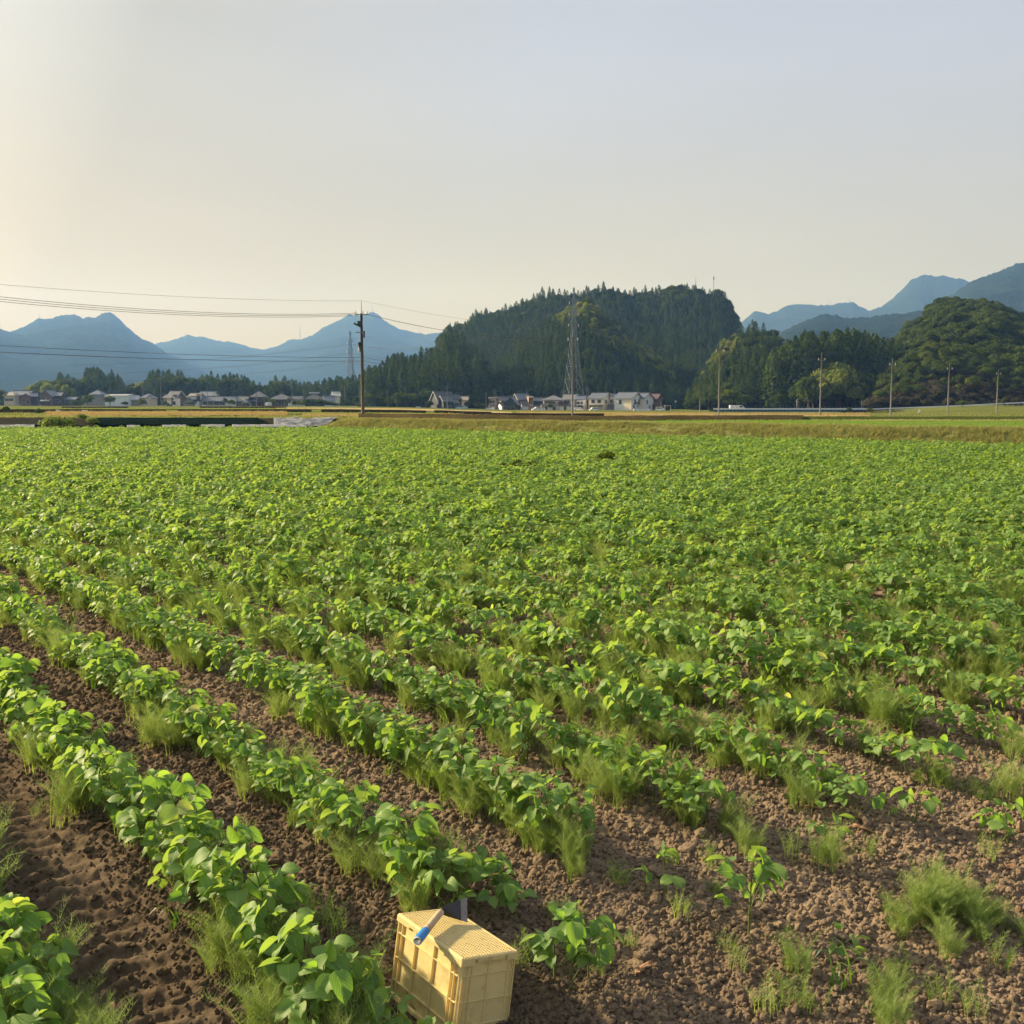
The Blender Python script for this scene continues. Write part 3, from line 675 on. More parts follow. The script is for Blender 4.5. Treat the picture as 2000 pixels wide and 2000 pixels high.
# ---- scatter many small copies as ONE stuff object (points + instances)
_coln = 0
def scatter(name, P, rz, scl, idx, protos, label, tilt=None):
    global _coln
    col = bpy.data.collections.new('source_%02d' % _coln); _coln += 1
    for k, me in enumerate(protos):
        o = bpy.data.objects.new('source_%02d_%02d' % (_coln, k), me)
        col.objects.link(o)
    n = len(P)
    me = bpy.data.meshes.new(name)
    me.vertices.add(n); me.vertices.foreach_set('co', np.asarray(P, np.float32).ravel())
    rot = np.zeros((n, 3), np.float32); rot[:, 2] = rz
    if tilt is not None: rot[:, :2] = tilt
    a = me.attributes.new('rot', 'FLOAT_VECTOR', 'POINT'); a.data.foreach_set('vector', rot.ravel())
    s3 = np.asarray(scl, np.float32)
    if s3.ndim == 1: s3 = np.repeat(s3[:, None], 3, 1)
    a = me.attributes.new('scl', 'FLOAT_VECTOR', 'POINT'); a.data.foreach_set('vector', s3.ravel())
    a = me.attributes.new('idx', 'INT', 'POINT'); a.data.foreach_set('value', np.asarray(idx, np.int32))
    o = link(bpy.data.objects.new(name, me))
    ng = bpy.data.node_groups.new(name + '_nodes', 'GeometryNodeTree')
    ng.interface.new_socket('Geometry', in_out='INPUT', socket_type='NodeSocketGeometry')
    ng.interface.new_socket('Geometry', in_out='OUTPUT', socket_type='NodeSocketGeometry')
    gi, go = ng.nodes.new('NodeGroupInput'), ng.nodes.new('NodeGroupOutput')
    ip = ng.nodes.new('GeometryNodeInstanceOnPoints')
    ci = ng.nodes.new('GeometryNodeCollectionInfo'); ci.inputs['Collection'].default_value = col
    ci.inputs['Separate Children'].default_value = True; ci.inputs['Reset Children'].default_value = True
    ip.inputs['Pick Instance'].default_value = True
    def attr(nm, dt):
        q = ng.nodes.new('GeometryNodeInputNamedAttribute'); q.data_type = dt; q.inputs[0].default_value = nm
        return q.outputs[0]
    L = ng.links.new
    L(gi.outputs[0], ip.inputs['Points']); L(ci.outputs[0], ip.inputs['Instance'])
    L(attr('idx', 'INT'), ip.inputs['Instance Index'])
    L(attr('rot', 'FLOAT_VECTOR'), ip.inputs['Rotation']); L(attr('scl', 'FLOAT_VECTOR'), ip.inputs['Scale'])
    L(ip.outputs[0], go.inputs[0])
    md = o.modifiers.new('scatter', 'NODES'); md.node_group = ng
    tag(o, label, kind='stuff')
    return o

# ---- woods on the hills: (position, kind, scale)
WOODS = []
def wood(h, n, a, b, v0, v1, kinds, seed, smin=0.8, smax=1.15, gap=None, cond=None):
    r_ = np.random.default_rng(seed)
    px = a + (b - a) * r_.random(n); v = v0 + (v1 - v0) * r_.random(n)
    X, Y, Z = h.pos(px, v)
    keep = np.ones(n, bool)
    if gap:
        cell = {}
        for i in range(n):
            k = (int(X[i] // gap), int(Y[i] // gap))
            ok = True
            for dx in (-1, 0, 1):
                for dy in (-1, 0, 1):
                    for j in cell.get((k[0] + dx, k[1] + dy), ()):
                        if (X[i] - X[j]) ** 2 + (Y[i] - Y[j]) ** 2 < gap * gap: ok = False
            if ok: cell.setdefault(k, []).append(i)
            else: keep[i] = False
    s = smin + (smax - smin) * r_.random(n)
    for i in np.nonzero(keep)[0]:
        kd = kinds(px[i], v[i], r_) if callable(kinds) else kinds
        if kd is None: continue
        WOODS.append((X[i], Y[i], Z[i], kd, s[i] * (1.55 if kd == 'broadleaf_tree' and h in (HI, HK) else (1.35 if kd == 'bamboo_tree' and h is HK else 1)), h))
def mix_I(px, v, r_):
    return 'broadleaf_tree' if (r_.random() < 0.07 or (v > 0.88 and r_.random() < 0.40) or (abs(px - 1311) < 22 and v > 0.9) or (px < 920 and v > 0.75 and r_.random() < 0.35)) else 'cedar_tree'
def mix_K(px, v, r_):
    if v > 0.74 and px > 1085: return 'bamboo_tree' if r_.random() < 0.75 else 'broadleaf_tree'  # yellow-green crest trees; light on the crest is put into their pale leaves
    if v > 0.52 and px > 1150: return 'bamboo_tree' if r_.random() < 0.6 else 'broadleaf_tree'  # extra pale bamboo paints the top light on the right flank
    return 'cedar_tree' if r_.random() < 0.93 else 'broadleaf_tree'
def mix_H(px, v, r_):
    if px > 1440 and v < 0.45: return 'cedar_tree' if r_.random() < 0.7 else 'broadleaf_tree'
    if px < 1440 and v > 0.5: return 'bamboo_tree' if r_.random() < 0.6 else 'broadleaf_tree'
    return 'broadleaf_tree' if r_.random() < 0.85 else 'cedar_tree'
wood(HI, 9500, 838, 1478, 0.05, 1.06, mix_I, 1, 0.62, 0.77, 3.1)
wood(HK, 4600, 850, 1350, 0.02, 1.05, mix_K, 2, 0.52, 0.68, 3.1)
wood(HJ, 500, 712, 960, 0.02, 1.1, lambda p, v, r_: 'cedar_tree' if r_.random() < 0.85 else 'broadleaf_tree', 3, 0.85, 1.2, 3.4)
wood(HH, 2600, 1345, 1735, 0.02, 1.05, mix_H, 4, 0.48, 0.78, 3.0)
wood(HF, 3600, 1715, 2320, 0.18, 1.06, 'broadleaf_tree', 5, 0.55, 0.95, 3.3)
wood(HF, 1500, 1690, 2320, 0.0, 0.16, lambda p, v, r_: 'thicket_bush', 7, 0.5, 1.3, 1.6)
wood(HF, 900, 1715, 2320, 0.05, 0.26, lambda p, v, r_: 'broadleaf_tree', 6, 0.30, 0.75, 3.6)
# ---- trees on the flat: the pointed cedar row at the right, the woods behind the left-hand village
def stand(n, px0, px1, Y0, Y1, kinds, seed, top=None, gap=3.5, smin=0.8, smax=1.2):
    """trees on level ground; top: [(photo x, photo y of the tree tops)] sets their height"""
    r_ = np.random.default_rng(seed); got = []
    hts = {'cedar_tree': 18.0, 'broadleaf_tree': 8.6, 'forest_tree': 16.5, 'bamboo_tree': 11.5, 'round_tree': 6.0, 'garden_bush': 2.2}
    for _ in range(n):
        px = px0 + (px1 - px0) * r_.random(); Y = Y0 + (Y1 - Y0) * r_.random()
        X = upix(px) * Y
        if any((X - a) ** 2 + (Y - b) ** 2 < gap * gap for a, b in got): continue
        got.append((X, Y)); z = zg(X, Y) - 0.2
        kd = kinds(px, Y, r_) if callable(kinds) else kinds
        if top is not None:
            ht = (zpix(np.interp(px, [p[0] for p in top], [p[1] for p in top]), Y) - z) * (smin + (smax - smin) * r_.random())
            s = ht / hts[kd]
        else: s = smin + (smax - smin) * r_.random()
        WOODS.append((X, Y, z, kd, s, None))
TOP_G = [(1480, 700), (1540, 660), (1566, 648), (1600, 650), (1640, 642), (1680, 648), (1705, 655), (1760, 664), (1790, 690)]
stand(700, 1500, 1790, 415, 470, lambda p, Y, r_: 'cedar_tree', 11, TOP_G, 3.2, 0.86, 1.04)
stand(260, 1560, 1720, 385, 412, lambda p, Y, r_: 'bamboo_tree' if r_.random() < 0.5 else 'broadleaf_tree', 12, [(1560, 740), (1610, 700), (1650, 690), (1680, 730), (1720, 770)], 4.0, 0.6, 1.0)
TOP_L = [(-60, 770), (44, 760), (60, 746), (78, 738), (100, 731), (116, 727), (150, 728), (160, 730), (168, 719), (186, 718), (200, 719), (215, 722), (234, 726), (243, 740), (262, 740), (278, 739), (295, 722), (320, 722), (349, 723), (370, 729), (414, 726), (450, 728), (472, 732), (494, 741), (505, 746), (530, 742), (536, 733), (548, 731), (560, 736), (574, 738), (586, 745), (620, 744), (640, 738), (665, 732), (700, 731), (730, 732), (770, 735)]
def mix_L(px, Y, r_):
    if 240 < px < 285 or 45 < px < 100: return 'bamboo_tree' if r_.random() < 0.5 else 'forest_tree'
    if px > 560: return 'cedar_tree' if r_.random() < 0.75 else 'forest_tree'
    if 160 < px < 240 or 290 < px < 330: return 'cedar_tree' if r_.random() < 0.7 else 'forest_tree'
    return 'forest_tree' if r_.random() < 0.6 else 'cedar_tree'
stand(2600, -120, 745, 545, 640, mix_L, 13, TOP_L, 3.6, 0.66, 1.05)
stand(120, 560, 690, 500, 540, 'forest_tree', 14, [(560, 768), (690, 765)], 5.0, 0.6, 1.0)
stand(60, 690, 850, 440, 470, 'forest_tree', 15, [(690, 762), (740, 755), (800, 752), (850, 765)], 5.0, 0.6, 1.0)

# nearest and largest of each kind stand as trees of their own; the rest of the woods is one mass
CAP = {'cedar_tree': 280, 'broadleaf_tree': 260, 'bamboo_tree': 80, 'thicket_bush': 40, 'forest_tree': 220}
byk = {}
for w in WOODS: byk.setdefault(w[3], []).append(w)
MARK = [(20, 'the tan hip roof'), (60, 'the brown gabled house'), (105, 'the tall brown house'), (140, 'the low long blue roof'), (185, 'the raised blue roof'), (227, 'the pale warehouse'), (260, 'the white roofed shed'), (287, 'the beige hip roofed house'),
        (338, 'the white gable panel'), (378, 'the white cubic house'), (425, 'the long low house'), (472, 'the pale garage gable'), (503, 'the dark farmhouse'), (545, 'the very large dark roof'), (582, 'the lower slate roof'), (612, 'the roof with a pale patch'), (640, 'the white gable by the hedge'),
        (690, 'the smaller pylon'), (735, 'the trees right of the tall pole'), (790, 'the orchard trees'), (865, 'the dark slate house'), (930, 'the shrubs by the slate house'), (975, 'the beige house'), (1018, 'the house with orange tower'), (1055, 'the dark low house'), (1085, 'the hip roofed grey house'), (1135, 'the large pylon'), (1175, 'the steep blue roof'), (1200, 'the brown carport house'), (1240, 'the twin grey houses'), (1280, 'the mauve roofed house'),
        (1320, 'the small road mirror'), (1367, 'the bare pale post'), (1404, 'the pole left of the van'), (1440, 'the white van'), (1480, 'the blue fence near the van'), (1525, 'the pale rounded tree'), (1556, 'the slim street lamp'), (1602, 'the cedar row pole'), (1645, 'the blue fence'), (1690, 'the blue fence end'), (1740, 'the guard rail pole'), (1795, 'the narrow white board'), (1851, 'the pole under the knoll'), (1900, 'the guard rail bush'), (1950, 'the rightmost pole'), (2000, 'the guard rail end')]
KNAME = {'cedar_tree': 'pointed cedar', 'broadleaf_tree': 'round broadleaf tree', 'bamboo_tree': 'pale bamboo', 'thicket_bush': 'low brown bush', 'forest_tree': 'tall leafy tree'}
for kd, ws in byk.items():
    ws.sort(key=lambda w: w[1] / w[4])
    nb = {}
    for i, (X, Y, Z, k, s, h) in enumerate(ws[:CAP[kd]]):
        px = 1000 + 2000 * X / Y * 1.005
        mk0 = min(MARK, key=lambda m: abs(m[0] - px)); mk = ('left of ' if px < mk0[0] - 7 else ('right of ' if px > mk0[0] + 7 else 'above ')) + mk0[1]
        size = 'tall ' if s > 1.12 else ('small ' if s < 0.78 else '')
        where = 'on the knoll' if h is HF else ('on the rounded hill' if h is HH else ('on the wooded slope' if h is not None else 'in the wood'))
        lab = '%s%s %s, %s' % (size, KNAME[kd], where, mk)
        if len(lab.split()) > 16: lab = lab[len(size):]
        if len(lab.split()) > 16: lab = lab.replace(' wooded', '').replace(' rounded', '')
        tree(kd, i, (X, Y, Z - 0.3), s, (i * 2.399) % 6.283, lab, 'tree', KNAME[kd] + 's ' + where + ' ' + mk)
    rest = ws[CAP[kd]:]
    if rest:
        A = np.array([w[:3] for w in rest]); S = np.array([w[4] for w in rest])
        r_ = np.random.default_rng(5)
        A[:, 2] -= 0.3
        scatter({'cedar_tree': 'cedar_forest', 'broadleaf_tree': 'broadleaf_forest', 'bamboo_tree': 'bamboo_grove', 'thicket_bush': 'undergrowth', 'forest_tree': 'village_wood'}[kd], A, r_.random(len(A)) * 6.283,
                np.stack([S * (0.9 + 0.3 * r_.random(len(A))), S * (0.9 + 0.3 * r_.random(len(A))), S], 1), r_.integers(0, len(KINDS[kd][0]), len(A)), KINDS[kd][0],
                {'cedar_tree': 'dense cedar forest on the hills', 'broadleaf_tree': 'dense broadleaf wood on the hills', 'bamboo_tree': 'pale bamboo on the hills', 'thicket_bush': 'dark brown green undergrowth at the foot of the knoll', 'forest_tree': 'tall leafy wood behind the left-hand village'}[kd])

# village and roadside trees one can tell apart: photo x, base y, top y, distance, kind, width factor, label
SOLO = [(-8, 790, 760, 470, 'round_tree', 1.2, 'dark round tree cut by the left edge of the view'),
        (94, 786, 738, 505, 'bamboo_tree', 1.0, 'pale bamboo behind the brown gabled house, leftmost of its clump'),
        (112, 786, 741, 505, 'bamboo_tree', 1.0, 'pale bamboo rising over the brown gabled house roof'),
        (128, 786, 742, 500, 'bamboo_tree', 1.1, 'pale bamboo standing over the low long blue roof'),
        (144, 786, 752, 500, 'bamboo_tree', 1.0, 'pale bamboo at the right end of the low long blue roof'),
        (172, 793, 771, 450, 'round_tree', 1.35, 'dark round tree in front of the raised blue roof, left of the warehouse'),
        (150, 793, 782, 445, 'garden_bush', 1.3, 'low bush left of the dark round tree by the warehouse'),
        (215, 793, 773, 440, 'round_tree', 1.0, 'dark leafy tree in front of the pale warehouse wall'),
        (245, 793, 785, 440, 'garden_bush', 1.5, 'low dark bush at the right end of the pale warehouse'),
        (276, 793, 781, 440, 'garden_bush', 1.6, 'dark shrub before the white roofed shed'),
        (322, 793, 784, 440, 'garden_bush', 1.1, 'bush at the foot of the two storey house with white gable'),
        (374, 793, 785, 440, 'garden_bush', 1.5, 'bush before the white cubic house'),
        (412, 793, 788, 440, 'garden_bush', 1.3, 'low bush before the long low house'),
        (439, 792, 777, 440, 'round_tree', 0.8, 'dark tree before the right end of the long low house'),
        (454, 793, 781, 435, 'garden_bush', 0.9, 'yellow green bush under the white gable of the long house'),
        (521, 792, 775, 445, 'round_tree', 0.7, 'tree behind the white truck box'),
        (533, 794, 780, 435, 'garden_bush', 0.8, 'bright rounded shrub beside the white truck box'),
        (565, 794, 776, 435, 'round_tree', 0.7, 'bright upright tree before the big dark roof'),
        (578, 794, 783, 435, 'garden_bush', 1.2, 'shrub right of the bright upright tree'),
        (592, 795, 785, 430, 'garden_bush', 1.6, 'clipped hedge shrub at the left end of the long hedge'),
        (608, 795, 780, 430, 'garden_bush', 1.5, 'bright hedge shrub below the dark roof with a white patch'),
        (624, 795, 781, 430, 'garden_bush', 1.5, 'hedge shrub in the middle of the long hedge'),
        (640, 795, 784, 430, 'garden_bush', 1.5, 'hedge shrub below the white gable and blue roof'),
        (655, 796, 787, 430, 'garden_bush', 1.4, 'low hedge shrub at the right end of the long hedge'),
        (668, 796, 780, 430, 'round_tree', 0.8, 'round tree at the foot of the smaller pylon'),
        (702, 797, 789, 400, 'garden_bush', 1.6, 'low shrub at the foot of the roadside pole'),
        (722, 797, 770, 420, 'round_tree', 1.0, 'green tree right of the roadside pole'),
        (738, 797, 773, 420, 'round_tree', 0.9, 'broad green tree left of the clipped round tree'),
        (757, 796, 775, 415, 'round_tree', 0.85, 'clipped round tree between the pole and the dark house'),
        (776, 797, 767, 425, 'round_tree', 0.9, 'orchard tree right of the clipped round tree'),
        (792, 797, 768, 425, 'round_tree', 0.9, 'orchard tree in the middle of its row'),
        (808, 797, 767, 425, 'round_tree', 0.9, 'orchard tree nearest the tall leafy tree'),
        (830, 798, 760, 425, 'round_tree', 0.75, 'tall leafy tree left of the dark house'),
        (840, 799, 782, 405, 'round_tree', 0.9, 'leafy tree against the dark house wall'),
        (914, 800, 783, 410, 'round_tree', 0.9, 'light green tree right of the dark house'),
        (932, 800, 787, 410, 'garden_bush', 1.2, 'shrub between the dark house and the beige house'),
        (943, 800, 789, 410, 'garden_bush', 1.0, 'low shrub beside the beige house'),
        (1012, 797, 763, 455, 'round_tree', 1.1, 'yellow green tree showing over the house with the orange tower'),
        (1075, 801, 788, 405, 'round_tree', 0.95, 'dark round tree in front of the hip roofed grey house'),
        (1104, 800, 787, 425, 'garden_bush', 1.1, 'shrub between the pole and the hip roofed house'),
        (1425, 797, 760, 380, 'round_tree', 1.25, 'spreading tree behind the white van'),
        (1452, 797, 770, 385, 'round_tree', 1.0, 'smaller tree right of the spreading tree'),
        (1524, 797, 768, 380, 'round_tree', 0.85, 'pale rounded tree behind the blue roadside fence'),
        (1390, 806, 800, 270, 'garden_bush', 1.0, 'low bush at the left end of the blue roadside fence'),
        (1420, 805, 801, 270, 'garden_bush', 1.0, 'low bush below the white van'),
        (1660, 803, 797, 275, 'garden_bush', 1.5, 'low bush at the right end of the blue roadside fence'),
        (1700, 803, 797, 275, 'garden_bush', 1.5, 'low bush where the pale guard rail starts'),
        (1880, 797, 781, 290, 'round_tree', 1.3, 'dark bush hiding the guard rail right of a pole'),
        (1962, 795, 776, 290, 'round_tree', 0.6, 'slim young tree in front of the guard rail'),
        (12, 806, 795, 160, 'garden_bush', 1.0, 'bushy shrub near the left edge among the grass'),
        (75, 812, 798, 120, 'garden_bush', 0.5, 'tall narrow weed bush left of the two boards'),
        (10, 808, 798, 125, 'garden_bush', 0.5, 'small narrow weed bush near the left edge')]
hts = {'cedar_tree': 18.0, 'broadleaf_tree': 8.6, 'bamboo_tree': 12.0, 'round_tree': 5.6, 'garden_bush': 2.1}
for i, (px, yb, yt, Y, kd, wf, lab) in enumerate(SOLO):
    X = upix(px) * Y; zb = min(zpix(yb, Y), zg(X, Y) + 0.1); zt = zpix(yt, Y)
    s = (zt - zpix(yb, Y)) / hts[kd]
    tree(kd, i, (X, Y, zb), s * wf, i * 1.7, lab, 'bush' if kd == 'garden_bush' else 'tree', None, (zt - zb) / hts[kd])
# weed clump covering the gap between the two dark sheets at the field's far left edge
for i, (px, lab) in enumerate([(92, 'bright weed clump at the left end of the grassy gap between the dark sheets'), (106, 'bright weed clump in the grassy gap, second from its left end'), (122, 'weed clump in the middle of the grassy gap between the dark sheets'), (140, 'low weed clump in the grassy gap, right of its middle'), (160, 'weed clump on top of the slope beside the long dark sheet'), (176, 'weed clump at the right end of the grassy gap')]):
    Y = [75.5, 75.0, 75.6, 77.5, 79.0, 77.6][i]
    tree('weed_bush', i, (upix(px) * Y, Y, [0.25, 0.22, 0.25, 0.42, 0.8, 0.45][i]), [0.34, 0.40, 0.34, 0.22, 0.22, 0.26][i], i * 2.1, lab, 'weed', 'weed clumps on the far slope')

for i, (px, py, lab) in enumerate([(984, 908, 'dark green weed clump in the crop, left one of the middle three'), (1011, 905, 'dark green weed clump in the crop, centre one of the middle three'), (1038, 903, 'dark green weed clump in the crop, right one of the middle three'), (1190, 894, 'wide dark weed clump in the crop right of the middle three'), (1218, 892, 'small dark weed clump at the far right of those in the crop')]):
    g = ray(px, py); t = (0.36 - EYE) / g[2]
    tree('garden_bush', i, (g[0] * t, g[1] * t, 0.02), [.17, .19, .17, .24, .16][i], i * 2.0, lab, 'weed', 'dark weed clumps standing in the crop')

# ------------------------------------------------------------------ poles, pylons, wires
M['concrete'] = mat_plain('pole_concrete', (0.175, 0.172, 0.168), 0.85, 0.12, 2.0)
M['pole_brown'] = mat_plain('pole_brown', (0.105, 0.075, 0.055), 0.8, 0.2, 2.0)
M['steel'] = mat_plain('galvanised_steel', (0.19, 0.225, 0.245), 0.5, 0.1, 2.0, metal=0.4)
M['dark_metal'] = mat_plain('dark_metal', (0.05, 0.055, 0.06), 0.5, 0.15, 4.0)
M['porcelain'] = mat_plain('porcelain', (0.55, 0.53, 0.50), 0.35, 0.05, 4.0)
M['wire'] = mat_plain('wire', (0.05, 0.05, 0.05), 0.6, 0.1, 1.0)
def utility_pole(px, ybase, ytop, Y, label, big=False, mat='concrete', rb=0.15, rt=0.09):
    X = upix(px) * Y; z0 = zpix(ybase, Y) - 0.5; z1 = zpix(ytop, Y); H = z1 - z0
    r = empty('utility_pole', (X, Y, z0)); tag(r, label, 'utility pole', 'utility poles along the road')
    top = H - (0.75 if not big else 1.05)
    b = MB(); b.tube([(0, 0, 0), (0, 0, H * 0.5), (0, 0, top)], [rb, (rb + rt) / 2, rt], 10); b.build('shaft', M[mat], r, True)
    MB().tube([(0, 0, top - 0.1), (0, 0, H)], [0.035, 0.02], 5).build('top_spike', M['steel'], r)
    zc = top - (0.1 if big else 0.35)
    MB().box((0, -0.12, zc), (1.15 if not big else 1.1, 0.07, 0.07), Euler((0, 0, 0.35))).build('crossarm', M['steel'], r)
    for k in ((-0.52, 0.52) if not big else (-0.5, 0.15, 0.5)):
        q = Euler((0, 0, 0.35)).to_matrix() @ Vector((k, 0, 0))
        MB().tube([(q.x, -0.12 + q.y, zc + 0.04), (q.x, -0.12 + q.y, zc + 0.16), (q.x, -0.12 + q.y, zc + 0.30)], [0.04, 0.055, 0.03], 7).build('insulator', M['porcelain'], r)
    if big:
        MB().box((-0.33, -0.2, top - 0.95), (0.62, 0.4, 0.12), Euler((0, 0.45, 0.2))).box((-0.1, -0.1, top - 0.8), (0.4, 0.25, 0.35)).build('switch', M['dark_metal'], r)
        MB().tube([(-0.12, -0.05, top - 2.35), (-0.12, -0.05, top - 3.1)], 0.17, 8).build('transformer', M['dark_metal'], r, True)
        for s_ in (-0.35, 0.3):
            MB().box((0.18 * (1 if s_ > 0 else -1), -0.1, top - 1.55), (0.62, 0.07, 0.07)).build('bracket', M['steel'], r)
            break
        MB().box((0.22, -0.1, top - 1.7), (0.12, 0.2, 0.55)).build('cable_box', M['dark_metal'], r)
        for k in range(12):
            MB().tube([(-0.14 if k % 2 else 0.14, 0, 2.2 + k * 0.38), (-0.30 if k % 2 else 0.30, 0, 2.2 + k * 0.38)], 0.012, 4).build('step_bolt', M['steel'], r)
    return r
PO = [(708.5, 816, 587, 85.7, 'tall brown utility pole with switchgear and transformer, nearest of the roadside poles', True, 'pole_brown', 0.15, 0.10),
      (1118, 815, 644, 105, 'slim tall utility pole standing in front of the big pylon', False, 'concrete', 0.10, 0.07),
      (1404, 816, 669, 122, 'slim utility pole left of the small rounded hill and the white van', False, 'concrete', 0.095, 0.07),
      (1602, 813, 688, 143, 'utility pole in front of the pointed cedar row', False, 'concrete', 0.10, 0.075),
      (1740, 812.5, 699, 158, 'utility pole where the blue fence gives way to the guard rail', False, 'concrete', 0.115, 0.085),
      (1851.5, 809, 709, 180, 'utility pole under the middle of the rounded knoll', False, 'concrete', 0.13, 0.09),
      (1947, 807, 720, 205, 'utility pole nearest the right edge, under the knoll', False, 'concrete', 0.14, 0.10)]
for p in PO: utility_pole(*p)
POLE_TOPS = [(upix(p[0]) * p[3], p[3], zpix(p[2], p[3])) for p in PO]

def wire(pts_a, pts_b, sag, rad, label, group, n=24):
    a, b = Vector(pts_a), Vector(pts_b)
    pts = []
    for i in range(n + 1):
        t = i / n; p = a.lerp(b, t); p.z -= sag * 4 * t * (1 - t); pts.append(p)
    o = MB().tube(pts, rad, 4).build('power_line', M['wire'], None, True)
    tag(o, label, 'wire', group)
p1 = POLE_TOPS[0]
LX = -0.62 * 60; LY = 60
def left_at(y, Y=60.0): return at_depth(-120, y, Y)
for y0, dz, lab in ((566, -1.02, 'uppermost of the three close wires running left from the tall pole'), (571, -1.12, 'middle one of the three close wires running left from the tall pole'), (576, -1.22, 'lowest of the three close wires running left from the tall pole')):
    wire(left_at(y0), (p1[0] - 0.3, p1[1], p1[2] + dz), 0.55, 0.014, lab, 'wires left of the tall pole')
wire(left_at(545), (p1[0], p1[1], p1[2] - 0.02), 0.35, 0.008, 'thin top wire running left from the spike of the tall pole', 'wires left of the tall pole')
wire(left_at(667), (p1[0] - 0.1, p1[1], zpix(698, p1[1])), 0.25, 0.013, 'upper of the two low wires crossing the left-hand mountain', 'wires left of the tall pole')
wire(left_at(681), (p1[0] - 0.1, p1[1], zpix(705, p1[1])), 0.25, 0.016, 'lower of the two low wires crossing the left-hand mountain', 'wires left of the tall pole')
for k in range(6):
    a, b = POLE_TOPS[k], POLE_TOPS[k + 1]
    nm = ['tall pole and the pole before the pylon', 'pole before the pylon and the next one right', 'second and third slim poles', 'poles by the cedar row and the guard rail', 'guard rail pole and the pole under the knoll', 'two poles furthest right'][k]
    wire((a[0] + 0.3, a[1], a[2] - 1.1), (b[0] - 0.3, b[1], b[2] - 0.8), 0.7, 0.010, 'near wire strung between the ' + nm, 'wires between the roadside poles')
    wire((a[0] + 0.5, a[1], a[2] - 1.1), (b[0] + 0.3, b[1], b[2] - 0.8), 0.75, 0.010, 'far wire strung between the ' + nm, 'wires between the roadside poles')
    if k == 0: wire((a[0], a[1], a[2]), (b[0], b[1], b[2]), 0.4, 0.007, 'thin top wire from the spike of the tall pole to the pole before the pylon', 'wires between the roadside poles')
    if k == 0:
        wire((a[0], a[1], zpix(698, a[1])), (b[0], b[1], zpix(735, b[1])), 0.4, 0.011, 'upper low cable right of the tall pole', 'wires between the roadside poles')
        wire((a[0], a[1], zpix(705, a[1])), (b[0], b[1], zpix(742, b[1])), 0.4, 0.011, 'lower cable right of the tall pole', 'wires between the roadside poles')

def pylon(px, ybase, ytop, Y, w0, label, arms):
    X = upix(px) * Y; z0 = zpix(ybase, Y); H = zpix(ytop, Y) - z0
    r = empty('pylon', (X, Y, z0), 0.35); tag(r, label, 'pylon', 'lattice pylons')
    def hw(t):    # half width of the tower at height fraction t
        return (w0 / 2) * (1 - t / 0.62) + 0.95 * (t / 0.62) if t < 0.62 else 0.95 * (1 - (t - 0.62) / 0.38 * 0.75)
    lv = [0, .13, .25, .36, .46, .545, .62, .70, .77, .84, .91, 1.0]
    cor = [(-1, -1), (1, -1), (1, 1), (-1, 1)]
    for sx, sy in cor:
        MB().tube([(sx * hw(t), sy * hw(t), t * H) for t in lv], [0.18 * (1 - 0.5 * t) for t in lv], 4).build('leg', M['steel'], r)
    b = MB()
    for i in range(len(lv) - 1):
        a0, a1 = lv[i], lv[i + 1]
        rb_ = 0.075 * (1 - 0.5 * a0)
        for k in range(4):
            c0, c1 = cor[k], cor[(k + 1) % 4]
            P = lambda c, t: (c[0] * hw(t), c[1] * hw(t), t * H)
            b.tube([P(c0, a0), P(c1, a1)], rb_, 4, cap=False); b.tube([P(c1, a0), P(c0, a1)], rb_, 4, cap=False)
            b.tube([P(c0, a1), P(c1, a1)], rb_, 4, cap=False)
    br = b.build('bracing', M['steel'], r); br['kind'] = 'stuff'
    ends = []
    for t, L in arms:
        for sd in (-1, 1):
            b = MB()
            for sy in (-1, 1):
                b.tube([(sd * hw(t), sy * hw(t), t * H), (sd * L, 0, t * H + 0.15)], 0.09, 4)
                b.tube([(sd * hw(t), sy * hw(t), t * H + 1.6), (sd * L, 0, t * H + 0.2)], 0.07, 4)
            a_ = b.build('crossarm', M['steel'], r)
            MB().tube([(sd * L, 0, t * H + 0.1), (sd * L, 0, t * H - 0.5), (sd * L, 0, t * H - 1.1)], [0.06, 0.16, 0.06], 6).build('insulator', M['porcelain'], a_)
            q = Euler((0, 0, 0.35)).to_matrix() @ Vector((sd * L, 0, t * H - 1.1))
            ends.append((X + q.x, Y + q.y, z0 + q.z))
    return ends
E1 = pylon(686, 794, 647, 560, 6.2, 'smaller lattice pylon beside the tall brown pole', [(.62, 2.1), (.74, 1.9), (.86, 1.7)])
E2 = pylon(1119.5, 801, 562, 445, 8.0, 'large lattice pylon rising behind the houses before the big hill', [(.705, 2.3), (.795, 2.2), (.885, 2.1)])
nmz = ['lowest', 'lowest', 'middle', 'middle', 'top', 'top']
for i in range(6):
    sd = 'left' if i % 2 == 0 else 'right'
    wire(E1[i], E2[i], 9, 0.035, 'conductor between the two pylons on the %s arms, %s side' % (nmz[i], sd), 'pylon conductors')
    e = E2[i]; dx = E2[i][0] + 330; 
    wire(E2[i], (e[0] + 330, e[1] + 60, e[2] - 4 + (i // 2) * 1.0), 12, 0.035, 'conductor right of the large pylon from its %s arm, %s side' % (nmz[i], sd), 'pylon conductors')
    wire(E1[i], (E1[i][0] - 300, E1[i][1] + 40, E1[i][2] - 3), 9, 0.035, 'conductor left of the small pylon from its %s arm, %s side' % (nmz[i], sd), 'pylon conductors')

